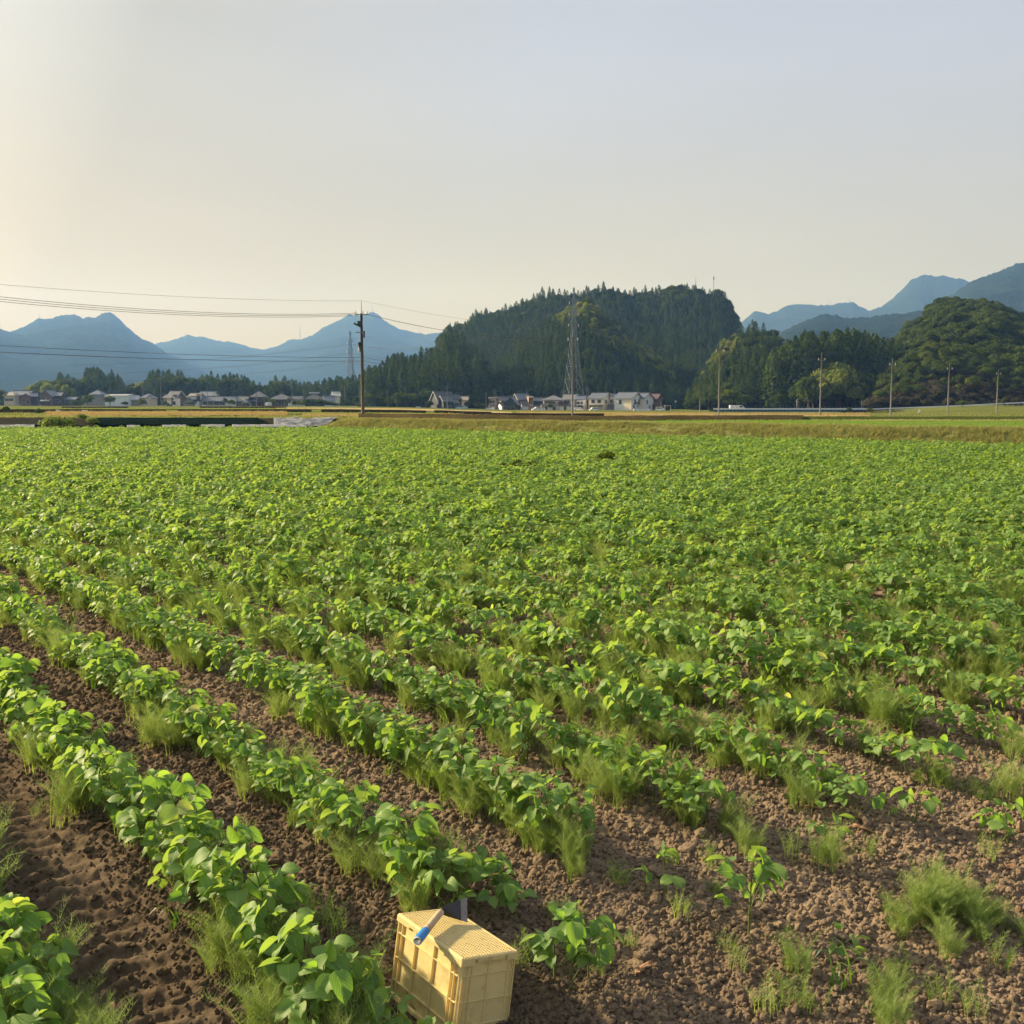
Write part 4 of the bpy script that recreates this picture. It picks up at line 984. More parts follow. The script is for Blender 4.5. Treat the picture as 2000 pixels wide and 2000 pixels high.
def village_pole(px, yb, yt, Y, label, arm=True, rad=0.14):
    X = upix(px) * Y; z0 = zpix(yb, Y); H = zpix(yt, Y) - z0
    r = empty('street_pole', (X, Y, z0)); tag(r, label, 'pole', 'poles in the village')
    MB().tube([(0, 0, -0.6), (0, 0, H)], [rad, rad * 0.75], 7).build('shaft', M['concrete'], r, True)
    if arm: MB().box((0, -0.15, H - 0.7), (1.6, 0.1, 0.1), Euler((0, 0, 0.3))).box((0, -0.15, H - 1.5), (1.2, 0.1, 0.1), Euler((0, 0, 0.3))).build('crossarm', M['steel'], r)
for a in [(280, 790, 755, 470, 'pole behind the white roofed shed'), (315, 793, 742, 440, 'tall pole left of the two storey house with white gable'), (336, 790, 758, 470, 'pole on the roof line of the house with white gable', False, 0.08), (345, 790, 758, 475, 'thin pole right of the white gable house roof line', False, 0.08),
          (405.5, 792, 757, 440, 'pole in front of the blue gabled roof by the long low house'), (501, 793, 759, 435, 'pole in front of the dark two storey farmhouse'), (518, 790, 758, 470, 'pole behind the tree by the white truck box'), (570.5, 794, 753, 430, 'tall pole before the right end of the big dark roof'), (594, 790, 760, 470, 'pole behind the long hedge'),
          (214, 792, 757, 450, 'pole in front of the pale warehouse'), (127, 790, 768, 470, 'pole beside the low long blue roof', False), (674, 795, 752, 430, 'pole left of the smaller pylon'), (703.5, 796, 757, 430, 'pole hidden beside the tall brown pole'), (757, 795, 760, 440, 'pole behind the clipped round tree'), (792.5, 797, 754, 430, 'pole rising over the orchard trees'),
          (873.5, 800, 752, 400, 'pole against the dark house roof'), (949.6, 801, 765, 420, 'pole left of the beige house'), (966.3, 802, 759, 405, 'pole in front of the beige house'), (1028.5, 798, 759, 440, 'pole behind the orange tower house'), (1040.5, 802, 781, 395, 'short post right of the orange tower house', False),
          (1146, 802, 755, 400, 'left one of the paired poles before the small cream house'), (1149.5, 802, 757, 402, 'right one of the paired poles before the small cream house'), (1200.5, 775, 756, 470, 'pole over the roof of the brown gabled house'), (1245.5, 775, 756, 470, 'pole over the roofs of the twin grey houses'),
          (1291, 803, 775, 395, 'brown pole beside the mauve roofed house', False), (1366.8, 802, 774, 330, 'bare pale post right of the houses', False, 0.2), (1384, 803, 795, 300, 'short post at the left end of the blue fence', False), (1683, 795, 775, 340, 'thin pole behind the fence right end', False, 0.08)]:
    village_pole(*a)
X, Y = upix(1556.5) * 330, 330
r = empty('street_lamp', (X, Y, zpix(800, Y))); tag(r, 'slim street lamp behind the blue roadside fence', 'street lamp')
MB().tube([(0, 0, 0), (0, 0, 3.0), (0.1, 0, 3.3), (0.45, 0, 3.4)], 0.07, 6).build('post', M['steel'], r, True)
MB().box((0.6, 0, 3.38), (0.45, 0.18, 0.12)).build('lamp_head', M['steel'], r)
X, Y = upix(1319.5) * 430, 430
r = empty('convex_mirror', (X, Y, zpix(800, Y))); tag(r, 'small white round road mirror on a post right of the mauve house', 'road mirror')
MB().tube([(0, 0, 0), (0, 0, zpix(784, Y) - zpix(800, Y))], 0.06, 6).build('post', M['steel'], r)
MB().tube([(0, -0.1, zpix(784, Y) - zpix(800, Y)), (0, 0.0, zpix(784, Y) - zpix(800, Y))], 0.42, 12).build('mirror', M['porcelain'], r)

# masts on the ridges
def mast(px, yb, yt, Y, label, w=1.2):
    X = upix(px) * Y; z0 = zpix(yb, Y) - 6; H = zpix(yt, Y) - z0
    b = MB(); b.tube([(-w, 0, 0), (0, 0, H)], 0.35 * Y / 3000, 4); b.tube([(w, 0, 0), (0, 0, H)], 0.35 * Y / 3000, 4); b.tube([(0, w, 0), (0, 0, H)], 0.35 * Y / 3000, 4)
    for k in range(5):
        q = w * (1 - k / 5); b.tube([(-q, 0, H * k / 5), (q, 0, H * k / 5)], 0.25 * Y / 3000, 4)
    o = b.build('mast', M['steel']); o.location = (X, Y, z0)
    tag(o, label, 'mast', 'masts on the ridges')
for a in [(589, 664, 635, 5434, 'tall tapering mast on the saddle left of the twin summit', 4.5), (729.5, 611, 592, 5447, 'slim mast on the right twin summit'), (820, 652, 637, 5447, 'slim mast on the right-hand shoulder of the twin summit mountain'), (85, 622, 613, 4017, 'small mast on the left end of the double summit'), (365, 656, 648, 5447, 'tiny mast on the saddle between the left mountains'),
          (1354.5, 556, 541, 790, 'thin mast on the big wooded hill, left of the panel antenna', 0.3), (1651, 592, 579, 5044, 'slim mast on the low blue ridge at the right'), (1614, 597, 588, 5044, 'tiny mast on the low blue ridge, left of the slim one')]:
    mast(*a)
X, Y = upix(1389) * 785, 785
r = empty('panel_antenna', (X, Y, zpix(566, Y) - 8)); tag(r, 'mast with a panel antenna on the right end of the big wooded hill', 'antenna')
H = zpix(540, Y) - zpix(566, Y) + 8
MB().tube([(0, 0, 0), (0, 0, H)], 0.16, 6).build('pole', M['steel'], r)
MB().box((0, -0.2, H - 1.3), (0.8, 0.5, 2.4)).build('panel', M['steel'], r)
# ------------------------------------------------------------------ houses
WALLC = {'brown': (0.16, 0.105, 0.085), 'beige': (0.52, 0.45, 0.36), 'cream': (0.76, 0.67, 0.53), 'white': (0.80, 0.80, 0.78), 'lilac': (0.55, 0.51, 0.50), 'slate': (0.045, 0.055, 0.065), 'grey': (0.26, 0.25, 0.24), 'paleblue': (0.60, 0.67, 0.69),
         'orange': (0.52, 0.32, 0.20), 'mauve': (0.13, 0.085, 0.080), 'teal': (0.045, 0.065, 0.070), 'darkwood': (0.065, 0.050, 0.042), 'greyblue': (0.66, 0.68, 0.68)}
ROOFC = {'tile': (0.085, 0.095, 0.110), 'blue': (0.115, 0.140, 0.180), 'dark': (0.050, 0.056, 0.066), 'grey': (0.17, 0.175, 0.18), 'tan': (0.30, 0.27, 0.23), 'mauve': (0.15, 0.095, 0.095), 'pale': (0.44, 0.46, 0.48), 'brown': (0.075, 0.060, 0.052)}
for k, c in WALLC.items(): M['w_' + k] = mat_plain('wall_' + k, c, 0.8, 0.08, 0.6)
def mat_tiles(name, col):
    m = mat_plain(name, col, 0.45, 0.10, 0.5, spec=0.4)
    nt = m.node_tree; p = nt.nodes['Principled BSDF']
    tc = N(nt, 'ShaderNodeTexCoord')
    wv = N(nt, 'ShaderNodeTexWave', inp={'Scale': 1.6, 'Distortion': 0.3}); wv.bands_direction = 'X'
    nt.links.new(tc.outputs['Object'], wv.inputs[0])
    bp = N(nt, 'ShaderNodeBump', inp={'Strength': 0.5, 'Distance': 0.06})
    nt.links.new(wv.outputs['Fac'], bp.inputs['Height']); nt.links.new(bp.outputs[0], p.inputs['Normal'])
    return m
for k, c in ROOFC.items(): M['r_' + k] = mat_tiles('roof_' + k, c)
M['glass'] = mat_plain('window_glass', (0.02, 0.024, 0.028), 0.15, 0.1, 0.5, spec=0.6)
M['trim'] = mat_plain('trim_white', (0.66, 0.65, 0.62), 0.6, 0.06, 1.0)
M['frame'] = mat_plain('frame_grey', (0.30, 0.29, 0.28), 0.5, 0.06, 1.0)

def roof_mb(L, D, ze, zr, ax, hip, ov=0.55, th=0.22, cx=0, cy=0, trim=True):
    """closed roof over a box L (x) by D (y); ax is the ridge axis"""
    b = MB(); hx, hy = L / 2 + ov, D / 2 + ov
    drop = ov * (zr - ze) / ((D if ax == 'x' else L) / 2)
    z0 = ze - drop
    if ax == 'x':
        r_ = max(0.2, L / 2 - D / 2 * 0.85) if hip else hx
        ring = [(-hx, -hy), (hx, -hy), (hx, hy), (-hx, hy)]; rd = [(-r_, 0), (r_, 0)]
    else:
        r_ = max(0.2, D / 2 - L / 2 * 0.85) if hip else hy
        ring = [(hx, -hy), (hx, hy), (-hx, hy), (-hx, -hy)]; rd = [(0, -r_), (0, r_)]
    top = [(x + cx, y + cy, z0 + th) for x, y in ring] + [(x + cx, y + cy, zr + th) for x, y in rd]
    bot = [(x + cx, y + cy, z0) for x, y in ring] + [(x + cx, y + cy, zr) for x, y in rd]
    Fs = [(0, 1, 5, 4), (2, 3, 4, 5), (1, 2, 5), (3, 0, 4)] if hip else [(0, 1, 5, 4), (2, 3, 4, 5)]
    Fb = [tuple(6 + i for i in reversed(f)) for f in Fs]
    if hip:
        side = [(i, 6 + i, 6 + (i + 1) % 4, (i + 1) % 4) for i in range(4)]
        b.add(top + bot, Fs + Fb + side)
    else:
        eave = [(0, 6, 7, 1), (2, 8, 9, 3)]
        gab = [(1, 7, 11, 5), (5, 11, 8, 2), (3, 9, 10, 4), (4, 10, 6, 0)]
        b.add(top + bot, Fs + Fb + eave, 0); n = len(b.v)
        b.add(top + bot, gab, 1 if trim else 0)
    # ridge cap
    (x0, y0), (x1, y1) = rd
    b.box(((x0 + x1) / 2 + cx, (y0 + y1) / 2 + cy, zr + th + 0.08), (abs(x1 - x0) + 0.3, abs(y1 - y0) + 0.3, 0.24))
    return b
def walls_mb(L, D, z1, zr, ax, hip, cx=0, cy=0):
    b = MB(); x0, x1, y0, y1 = cx - L / 2, cx + L / 2, cy - D / 2, cy + D / 2
    z0 = -0.6
    if hip:
        return b.box((cx, cy, (z0 + z1) / 2), (L, D, z1 - z0))
    if ax == 'x':
        V = [(x, y, z) for x in (x0, x1) for y, z in ((y0, z0), (y0, z1), (cy, zr - 0.02), (y1, z1), (y1, z0))]
        Fs = [(4, 3, 2, 1, 0), (5, 6, 7, 8, 9), (0, 1, 6, 5), (3, 4, 9, 8), (1, 2, 7, 6), (2, 3, 8, 7)]
    else:
        V = [(x, y, z) for y in (y0, y1) for x, z in ((x0, z0), (x0, z1), (cx, zr - 0.02), (x1, z1), (x1, z0))]
        Fs = [(0, 1, 2, 3, 4), (9, 8, 7, 6, 5), (5, 6, 1, 0), (4, 3, 8, 9), (6, 7, 2, 1), (7, 8, 3, 2)]
    return b.add(V, Fs)
def add_windows(r, wins, L, D, h, cx=0, cy=0, z0=0.0):
    """wins: (face, centre across 0..1, centre height 0..1, width m, height m)"""
    for f, a, c, w, hh in wins:
        if f == 'f': p = (cx - L / 2 + a * L, cy - D / 2, z0 + c * h); e = Euler((0, 0, 0))
        elif f == 'r': p = (cx + L / 2, cy - D / 2 + a * D, z0 + c * h); e = Euler((0, 0, math.pi / 2))
        else: p = (cx - L / 2, cy + D / 2 - a * D, z0 + c * h); e = Euler((0, 0, -math.pi / 2))
        m = e.to_matrix(); o_ = Vector(p)
        b = MB()
        for q, d in (((-w / 2, -0.04, 0), (0.09, 0.12, hh + 0.09)), ((w / 2, -0.04, 0), (0.09, 0.12, hh + 0.09)), ((0, -0.04, hh / 2), (w, 0.12, 0.09)), ((0, -0.05, -hh / 2), (w + 0.2, 0.16, 0.09)), ((0, -0.03, 0), (0.06, 0.08, hh))):
            b.box(o_ + m @ Vector(q), d, e)
        wo = b.build('window', M['frame'], r)
        MB().box(o_ + m @ Vector((0, -0.012, 0)), (w, 0.05, hh), e).build('pane', M['glass'], wo)
def house(label, pa, pb, yb, ye, yr, Y, wall, roof, ax='x', hip=False, D=7.0, yaw=0.0, wins=(), parts=(), trim=False, name='house', ov=0.55):
    xa, xb = upix(pa) * Y, upix(pb) * Y
    L = (xb - xa) / math.cos(yaw); X = (xa + xb) / 2; z0 = zpix(yb, Y); h = zpix(ye, Y) - z0; hr = zpix(yr, Y) - z0
    r = empty(name, (X, Y + D / 2 * math.cos(yaw), z0), yaw)
    tag(r, label, 'house' if name == 'house' else name)
    L = max(L - 2 * ov * (ax == 'x'), 2.0)
    walls_mb(L, D, h, hr, ax, hip).build('wall', M['w_' + wall], r)
    roof_mb(L, D, h, hr, ax, hip, ov).build('roof', [M['r_' + roof], M['trim'] if trim else M['r_' + roof]], r)
    add_windows(r, wins, L, D, h)
    for p in parts: p(r, L, D, h, hr, Y, X, z0)
    return r
def skirt(z, out, roof, a=0.0, b=1.0, th=0.18):
    """lower lean-to roof along the front, between fractions a and b"""
    def f(r, L, D, h, hr, Y, X, z0):
        xa, xb = -L / 2 + a * L - 0.3, -L / 2 + b * L + 0.3; zt = z * h + 0.55; zb = z * h
        V = [(xa, -D / 2 - out, zb), (xb, -D / 2 - out, zb), (xb, -D / 2 + 0.02, zt), (xa, -D / 2 + 0.02, zt)]
        V += [(x, y, q - th) for x, y, q in V]
        MB().add(V, [(0, 1, 2, 3), (7, 6, 5, 4), (0, 4, 5, 1), (1, 5, 6, 2), (2, 6, 7, 3), (3, 7, 4, 0)]).build('porch_roof', M['r_' + roof], r)
        MB().box(((xa + xb) / 2, -D / 2 - out * 0.42, (zb - th) / 2 - 0.1), (xb - xa - 0.8, out * 0.8, zb - th - 0.0)).build('porch_wall', M['w_darkwood'], r)
    return f
def wing(pa, pb, ye, yr, wall, roof, ax='y', D=5.0, front=1.5, hip=False, trim=False, wins=()):
    """extra block given by photo x range, standing `front` metres before the main wall"""
    def f(r, L, D0, h, hr, Y, X, z0):
        xa, xb = upix(pa) * Y - X, upix(pb) * Y - X; l = xb - xa; cx = (xa + xb) / 2; cy = -D0 / 2 - front + D / 2
        h1, h2 = zpix(ye, Y) - z0, zpix(yr, Y) - z0
        walls_mb(l - 0.7, D, h1, h2, ax, hip, cx, cy).build('wing_wall', M['w_' + wall], r)
        roof_mb(l - 0.7, D, h1, h2, ax, hip, 0.35, 0.18, cx, cy).build('wing_roof', [M['r_' + roof], M['trim'] if trim else M['r_' + roof]], r)
        add_windows(r, wins, l - 0.7, D, h1, cx, cy)
    return f
def panel(pa, pb, ya, yb_, wall, out=0.06, name='wall_panel'):
    """coloured part of the front wall"""
    def f(r, L, D, h, hr, Y, X, z0):
        xa, xb = upix(pa) * Y - X, upix(pb) * Y - X; za, zb = zpix(ya, Y) - z0, zpix(yb_, Y) - z0
        MB().box(((xa + xb) / 2, -D / 2 - out / 2 - 0.005, (za + zb) / 2), (xb - xa, out, zb - za)).build(name, M['w_' + wall], r)
    return f
def carport(pa, pb, yt, front=4.0):
    def f(r, L, D, h, hr, Y, X, z0):
        xa, xb = upix(pa) * Y - X, upix(pb) * Y - X; zt = zpix(yt, Y) - z0
        MB().box(((xa + xb) / 2, -D / 2 - front / 2, zt), (xb - xa, front, 0.14)).build('carport_roof', M['r_grey'], r)
        for x in (xa + 0.15, (xa + xb) / 2, xb - 0.15):
            MB().box((x, -D / 2 - front + 0.1, zt / 2 - 0.1), (0.12, 0.12, zt + 0.1)).build('carport_post', M['frame'], r)
    return f
F2 = lambda *a: [('f',) + t for t in a]
# left-hand village, left to right
house('hip roofed house with tan roof, leftmost of the village', 6, 31, 789, 772, 765, 500, 'beige', 'tan', 'x', True, wins=F2((.3, .5, 2, 1.2), (.7, .5, 2, 1.2)))
house('brown gable fronted house with blue roof wing near the left edge', 36, 53, 790, 774, 770, 470, 'brown', 'blue', 'y', D=8, yaw=0.35, wins=F2((.3, .5, 1.2, 1.1), (.7, .3, 1.2, 1.6)), parts=[wing(50, 66, 774, 768, 'darkwood', 'blue', 'x', 6, -1.5)])
house('long blue roof behind the brown gable fronted house', 23, 60, 786, 771, 763.5, 505, 'darkwood', 'blue', 'x')
house('tall brown gabled house before the bamboo, with blue right wing', 80, 101, 790, 773, 763, 465, 'brown', 'blue', 'y', D=9, wins=F2((.25, .7, 1.3, 1.2), (.7, .7, 1.3, 1.2), (.5, .25, 2.2, 1.8)), parts=[wing(99, 117, 773, 766, 'darkwood', 'blue', 'x', 6, -2, wins=F2((.5, .4, 2, 1.4))), skirt(.42, 1.2, 'pale', .1, .8)])
house('low house with a long blue roof right of the tall brown one', 115, 148, 790, 780.5, 776, 470, 'darkwood', 'blue', 'x', wins=F2((.2, .5, 2.5, 1.2), (.5, .5, 2.5, 1.2), (.8, .5, 2, 1.2)))
house('house with raised blue roof above a lower skirt roof, left of the warehouse', 174, 199, 790, 770, 762.5, 490, 'grey', 'blue', 'x', True, parts=[wing(162, 203, 775, 770, 'grey', 'blue', 'x', 9, 1.5, True)])
house('long pale blue grey warehouse with a nearly flat roof', 204, 250, 792, 773, 771, 455, 'paleblue', 'pale', 'x', D=12, name='warehouse', ov=0.25, parts=[panel(205, 213, 772, 775, 'white')])
house('small shed with a bright white roof beside the warehouse', 249, 268, 791, 780, 774, 460, 'grey', 'pale', 'x', D=6, name='shed', yaw=0.2)
house('beige house with blue grey hip roof right of the white roofed shed', 272, 299, 792, 777, 769.5, 460, 'beige', 'blue', 'x', True, wins=F2((.25, .5, 2, 1.4), (.75, .5, 2, 1.4)), parts=[wing(286, 299, 778, 774, 'beige', 'tile', 'y', 5, 1.5, trim=True)])
house('two storey house with a bright white gable panel and beige wall', 327, 351, 792, 777, 764, 450, 'darkwood', 'tile', 'x', D=8, yaw=-0.25, trim=True, wins=F2((.3, .75, 0.8, 1.0), (.42, .75, 0.8, 1.0)), parts=[panel(330, 339, 790, 778, 'cream'), wing(343, 352, 776, 772.5, 'white', 'tile', 'y', 4, 1.0, trim=True, wins=F2((.3, .75, .6, 1.0), (.6, .3, 1.4, 1.6))), wing(316, 331, 777, 771, 'grey', 'tile', 'x', 6, -1)])
house('white cubic house with a dark navy front panel and sloping eaves', 368, 391, 791, 773, 769, 450, 'white', 'tan', 'x', D=7, ov=0.8, wins=F2((.58, .42, 1.6, 1.6),), parts=[panel(384, 391.5, 784, 770, 'slate'), wing(361, 383, 786, 778, 'grey', 'blue', 'y', 5, 3.0)])
house('blue gabled roof rising behind the white cubic house', 387, 420, 790, 774, 765, 490, 'white', 'blue', 'x', trim=True, yaw=-0.2)
house('low blue roofed outbuilding left of the white cubic house', 352, 372, 790, 778, 774, 470, 'darkwood', 'tile', 'x')
house('long low house with slate roof and pale wall band', 392, 455, 792, 783, 775, 452, 'lilac', 'blue', 'x', D=8, wins=F2((.12, .5, 2.4, 1.5), (.3, .5, 2.4, 1.5), (.5, .5, 2.4, 1.5), (.68, .5, 2.4, 1.5)), parts=[wing(452, 464, 781, 774.5, 'white', 'tile', 'y', 7, 1.0, trim=True, wins=F2((.5, .5, 1.2, 1.6))), ])
house('low grey roofed barn with a pale garage gable', 463, 484, 793, 783, 774.5, 450, 'brown', 'grey', 'x', D=7, parts=[wing(475, 490, 788, 781, 'paleblue', 'tile', 'y', 5, 2.0, trim=True, wins=F2((.5, .35, 3.2, 2.2)))])
house('dark two storey farmhouse with stacked tiled roofs', 487, 516, 792, 775, 765, 455, 'darkwood', 'tile', 'x', True, D=9, wins=F2((.25, .7, 2.4, 1.1), (.7, .7, 2.4, 1.1)), parts=[skirt(.50, 2.4, 'tile'), wing(502, 520, 780, 776, 'darkwood', 'tile', 'x', 6, 1.0)])
house('very large dark roofed farmhouse in the middle of the left-hand village', 523, 568, 793, 780, 770, 458, 'darkwood', 'tile', 'x', True, D=11, wins=F2((.3, .5, 3, 1.6), (.6, .5, 3, 1.6), (.85, .5, 2, 1.4)), parts=[wing(562, 570, 779, 775, 'white', 'tile', 'y', 5, .8, trim=True)])
house('lower slate roof with white wall bits right of the large farmhouse', 567, 592, 793, 780, 774, 462, 'white', 'tile', 'x', wins=F2((.3, .6, 1.6, 1.2), (.7, .6, 1.6, 1.2)))
house('dark roofed house with a pale patch of new roofing', 593, 628, 794, 780, 769, 462, 'darkwood', 'dark', 'x', True, D=9, parts=[lambda r, L, D, h, hr, Y, X, z0: roof_mb(4.2, 0.6, hr + 0.2, hr + 0.35, 'x', False, 0.2).build('roof_patch', M['r_pale'], r), wing(590, 597, 782, 777, 'white', 'dark', 'y', 4, 1.2, trim=True)])
house('white gabled house with blue roof at the right end of the hedge', 628, 651, 794, 782, 774, 462, 'white', 'blue', 'x', D=7, trim=True, yaw=0.3, wins=F2((.4, .6, 1.6, 1.0), (.75, .6, 1.6, 1.0)))
house('small pale gabled roof high behind the hedge, left of the pylon', 646, 662, 792, 773, 766, 500, 'paleblue', 'pale', 'x', trim=True, yaw=0.3)
# houses right of the pole
house('dark slate house with white trimmed gables and stacked roofs', 845, 880, 800, 782, 765, 405, 'slate', 'dark', 'x', D=9, yaw=0.42, trim=True, wins=F2((.62, .26, 1.1, 1.3), (.9, .26, 1.1, 1.3)), parts=[
      wing(849, 872, 784, 773.5, 'slate', 'tile', 'x', 6, 3.2, trim=True, wins=F2((.72, .3, 1.2, 1.3))), wing(871, 887, 787.5, 781, 'slate', 'tile', 'x', 5, 2.4, wins=F2((.35, .3, 1.2, 1.3))), wing(876, 899, 780, 770.5, 'darkwood', 'dark', 'x', 7, -1.5)])
house('small tan hut right of the dark slate house', 899, 915, 799, 781, 775, 430, 'beige', 'tan', 'x', D=6, name='hut')
house('beige flat fronted house with balconies, first of the middle row', 953, 973, 802, 779, 776, 432, 'beige', 'brown', 'x', D=8, wins=F2((.15, .75, 1.3, 1.3), (.6, .75, 1.2, 1.1), (.3, .3, 2.0, 1.6)), parts=[skirt(.42, 2.2, 'brown', 0, .7)])
house('beige gabled house with a dark slate roof', 970, 995, 802, 783, 774.5, 430, 'cream', 'dark', 'x', D=8, yaw=0.35, wins=F2((.2, .75, 1.4, 1.4), (.7, .7, 1.4, 1.2)), parts=[wing(966, 982, 792, 787, 'white', 'dark', 'x', 5, 3, wins=F2((.5, .5, 1.2, 1.0)))])
house('dark teal gable fronted house with a steep roof', 989, 1012, 802, 789, 776, 420, 'teal', 'tile', 'y', D=9, yaw=-0.15, trim=False, wins=F2((.5, .25, 3.4, 1.6)))
house('tall house with white gable trim and blue roof', 1005, 1032, 802, 780, 770, 436, 'darkwood', 'blue', 'x', D=7, trim=True, yaw=0.3, wins=F2((.4, .35, 1.8, 1.4),), parts=[wing(1010, 1025, 792, 784, 'paleblue', 'tile', 'x', 5, 3.0), wing(1023, 1034, 776, 774.8, 'orange', 'tan', 'x', 5, 3.4, wins=F2((.35, .72, 1.9, 2.6), (.6, .2, 1.5, 1.8)))])
house('long dark low house behind the white car', 1036, 1070, 801, 783, 777, 455, 'slate', 'tile', 'x', D=8, wins=F2((.3, .3, 2, 1.6), (.7, .3, 2, 1.6)))  # dark slate walls under a dark tiled roof
house('grey hip roofed house with a lower skirt roof and lilac walls', 1060, 1104, 802, 781, 773, 425, 'lilac', 'grey', 'x', True, D=9, wins=F2((.12, .72, 2.0, 1.3), (.45, .72, 1.6, 1.0), (.85, .72, 1.3, 1.3), (.75, .25, 1.5, 1.6)), parts=[wing(1055, 1092, 791, 785.5, 'lilac', 'brown', 'x', 6, 3.0, True, wins=F2((.2, .4, 2.2, 1.6), (.75, .4, 1.4, 1.6))), wing(1090, 1114, 792, 787, 'cream', 'brown', 'x', 5, 2.4, wins=F2((.55, .5, 1.0, 1.8)))])
house('tall grey roofed house directly behind the slim pole', 1104, 1131, 802, 780, 771, 435, 'white', 'grey', 'x', D=8, yaw=-0.4, wins=F2((.25, .72, 1.3, 1.6), (.5, .72, .9, 1.6)), trim=False)
house('white house with grey blue roof before the paired poles', 1127, 1146, 802, 780, 774, 432, 'white', 'blue', 'x', D=7, yaw=-0.2, wins=F2((.25, .68, 1.2, .9), (.7, .68, .9, .9), (.5, .3, 2, 1.8)), parts=[carport(1124, 1150, 793)])
house('small cream house half hidden by the paired poles', 1149, 1163, 802, 780.5, 774, 436, 'cream', 'blue', 'x', D=7, wins=F2((.35, .66, 1.0, 1.0),))
house('cream house with steep blue roof and four small windows', 1158, 1190, 802, 778, 768.5, 425, 'cream', 'blue', 'x', D=8, yaw=-0.55, wins=[('f', .3, .75, 1.5, 1.3), ('f', .72, .75, 1.5, 1.3), ('r', .3, .72, 1.3, 1.4), ('r', .72, .72, 1.3, 1.4)], parts=[carport(1152, 1190, 791)])
house('brown house with a small front gable and a wide carport', 1188, 1212, 802, 778, 770, 428, 'brown', 'blue', 'x', D=8, wins=F2((.15, .6, 1.0, 2.0)), parts=[wing(1188, 1200, 776, 771, 'lilac', 'blue', 'y', 6, 1.0, wins=F2((.45, .7, 1.0, 1.6))), carport(1188, 1222, 790)])
house('grey white gabled house with a cream side, left of a twin pair', 1211, 1247, 803, 778, 767.5, 420, 'greyblue', 'blue', 'x', D=9, yaw=-0.62, wins=[('r', .3, .72, 1.1, 2.0), ('r', .68, .72, 1.1, 2.0), ('r', .2, .35, 1.2, .9), ('r', .55, .42, .6, .9), ('f', .35, .7, 1.2, 1.6)], parts=[lambda r, L, D, h, hr, Y, X, z0: MB().box((0.3 * L, -D / 2 - 0.035, h / 2 - 0.1), (L * 0.38, 0.06, h - 0.25)).build('wall_panel', M['w_cream'], r), wing(1241, 1250, 790, 786.5, 'white', 'dark', 'x', 4, -2.0)])
house('grey white gabled house with a cream side, right of a twin pair', 1239, 1270, 803, 778, 768.5, 424, 'greyblue', 'blue', 'x', D=9, yaw=-0.6, wins=[('r', .35, .72, 1.1, 1.6), ('r', .6, .3, 1.0, 1.4), ('f', .4, .66, 1.6, 1.0)], parts=[lambda r, L, D, h, hr, Y, X, z0: MB().box((0.12 * L, -D / 2 - 0.035, h / 2 - 0.1), (L * 0.6, 0.06, h - 0.25)).build('wall_panel', M['w_cream'], r)])
house('mauve roofed dark brown house at the right end of the row', 1267, 1292, 803, 779, 770, 430, 'mauve', 'mauve', 'x', D=8, yaw=-0.45, wins=[('f', .2, .7, 1.4, 1.2), ('f', .2, .4, 1.2, 1.0), ('r', .5, .7, 1.2, 1.2)], parts=[lambda r, L, D, h, hr, Y, X, z0: MB().box((-0.3 * L, -D / 2 - 0.035, h / 2 - 0.1), (L * 0.36, 0.06, h - 0.25)).build('wall_panel', M['w_white'], r), wing(1277, 1296, 791, 786.5, 'mauve', 'mauve', 'x', 4, 1.0)])
# open carport frame
X, Y = upix(1304.5) * 400, 400
z0 = zpix(803, Y)
r = empty('open_shelter', (X, Y, z0)); tag(r, 'small open pale shelter frame right of the parked white car', 'shelter')
MB().box((0, 1.2, 2.1), (2.4, 2.4, 0.12)).build('roof', M['trim'], r)
for x in (-1.1, 1.1): MB().box((x, 0.1, 1.0), (0.16, 0.12, 2.1)).build('post', M['trim'], r)
MB().box((0, 2.4, 1.0), (2.3, 0.05, 2.0)).build('back_wall', M['w_darkwood'], r)

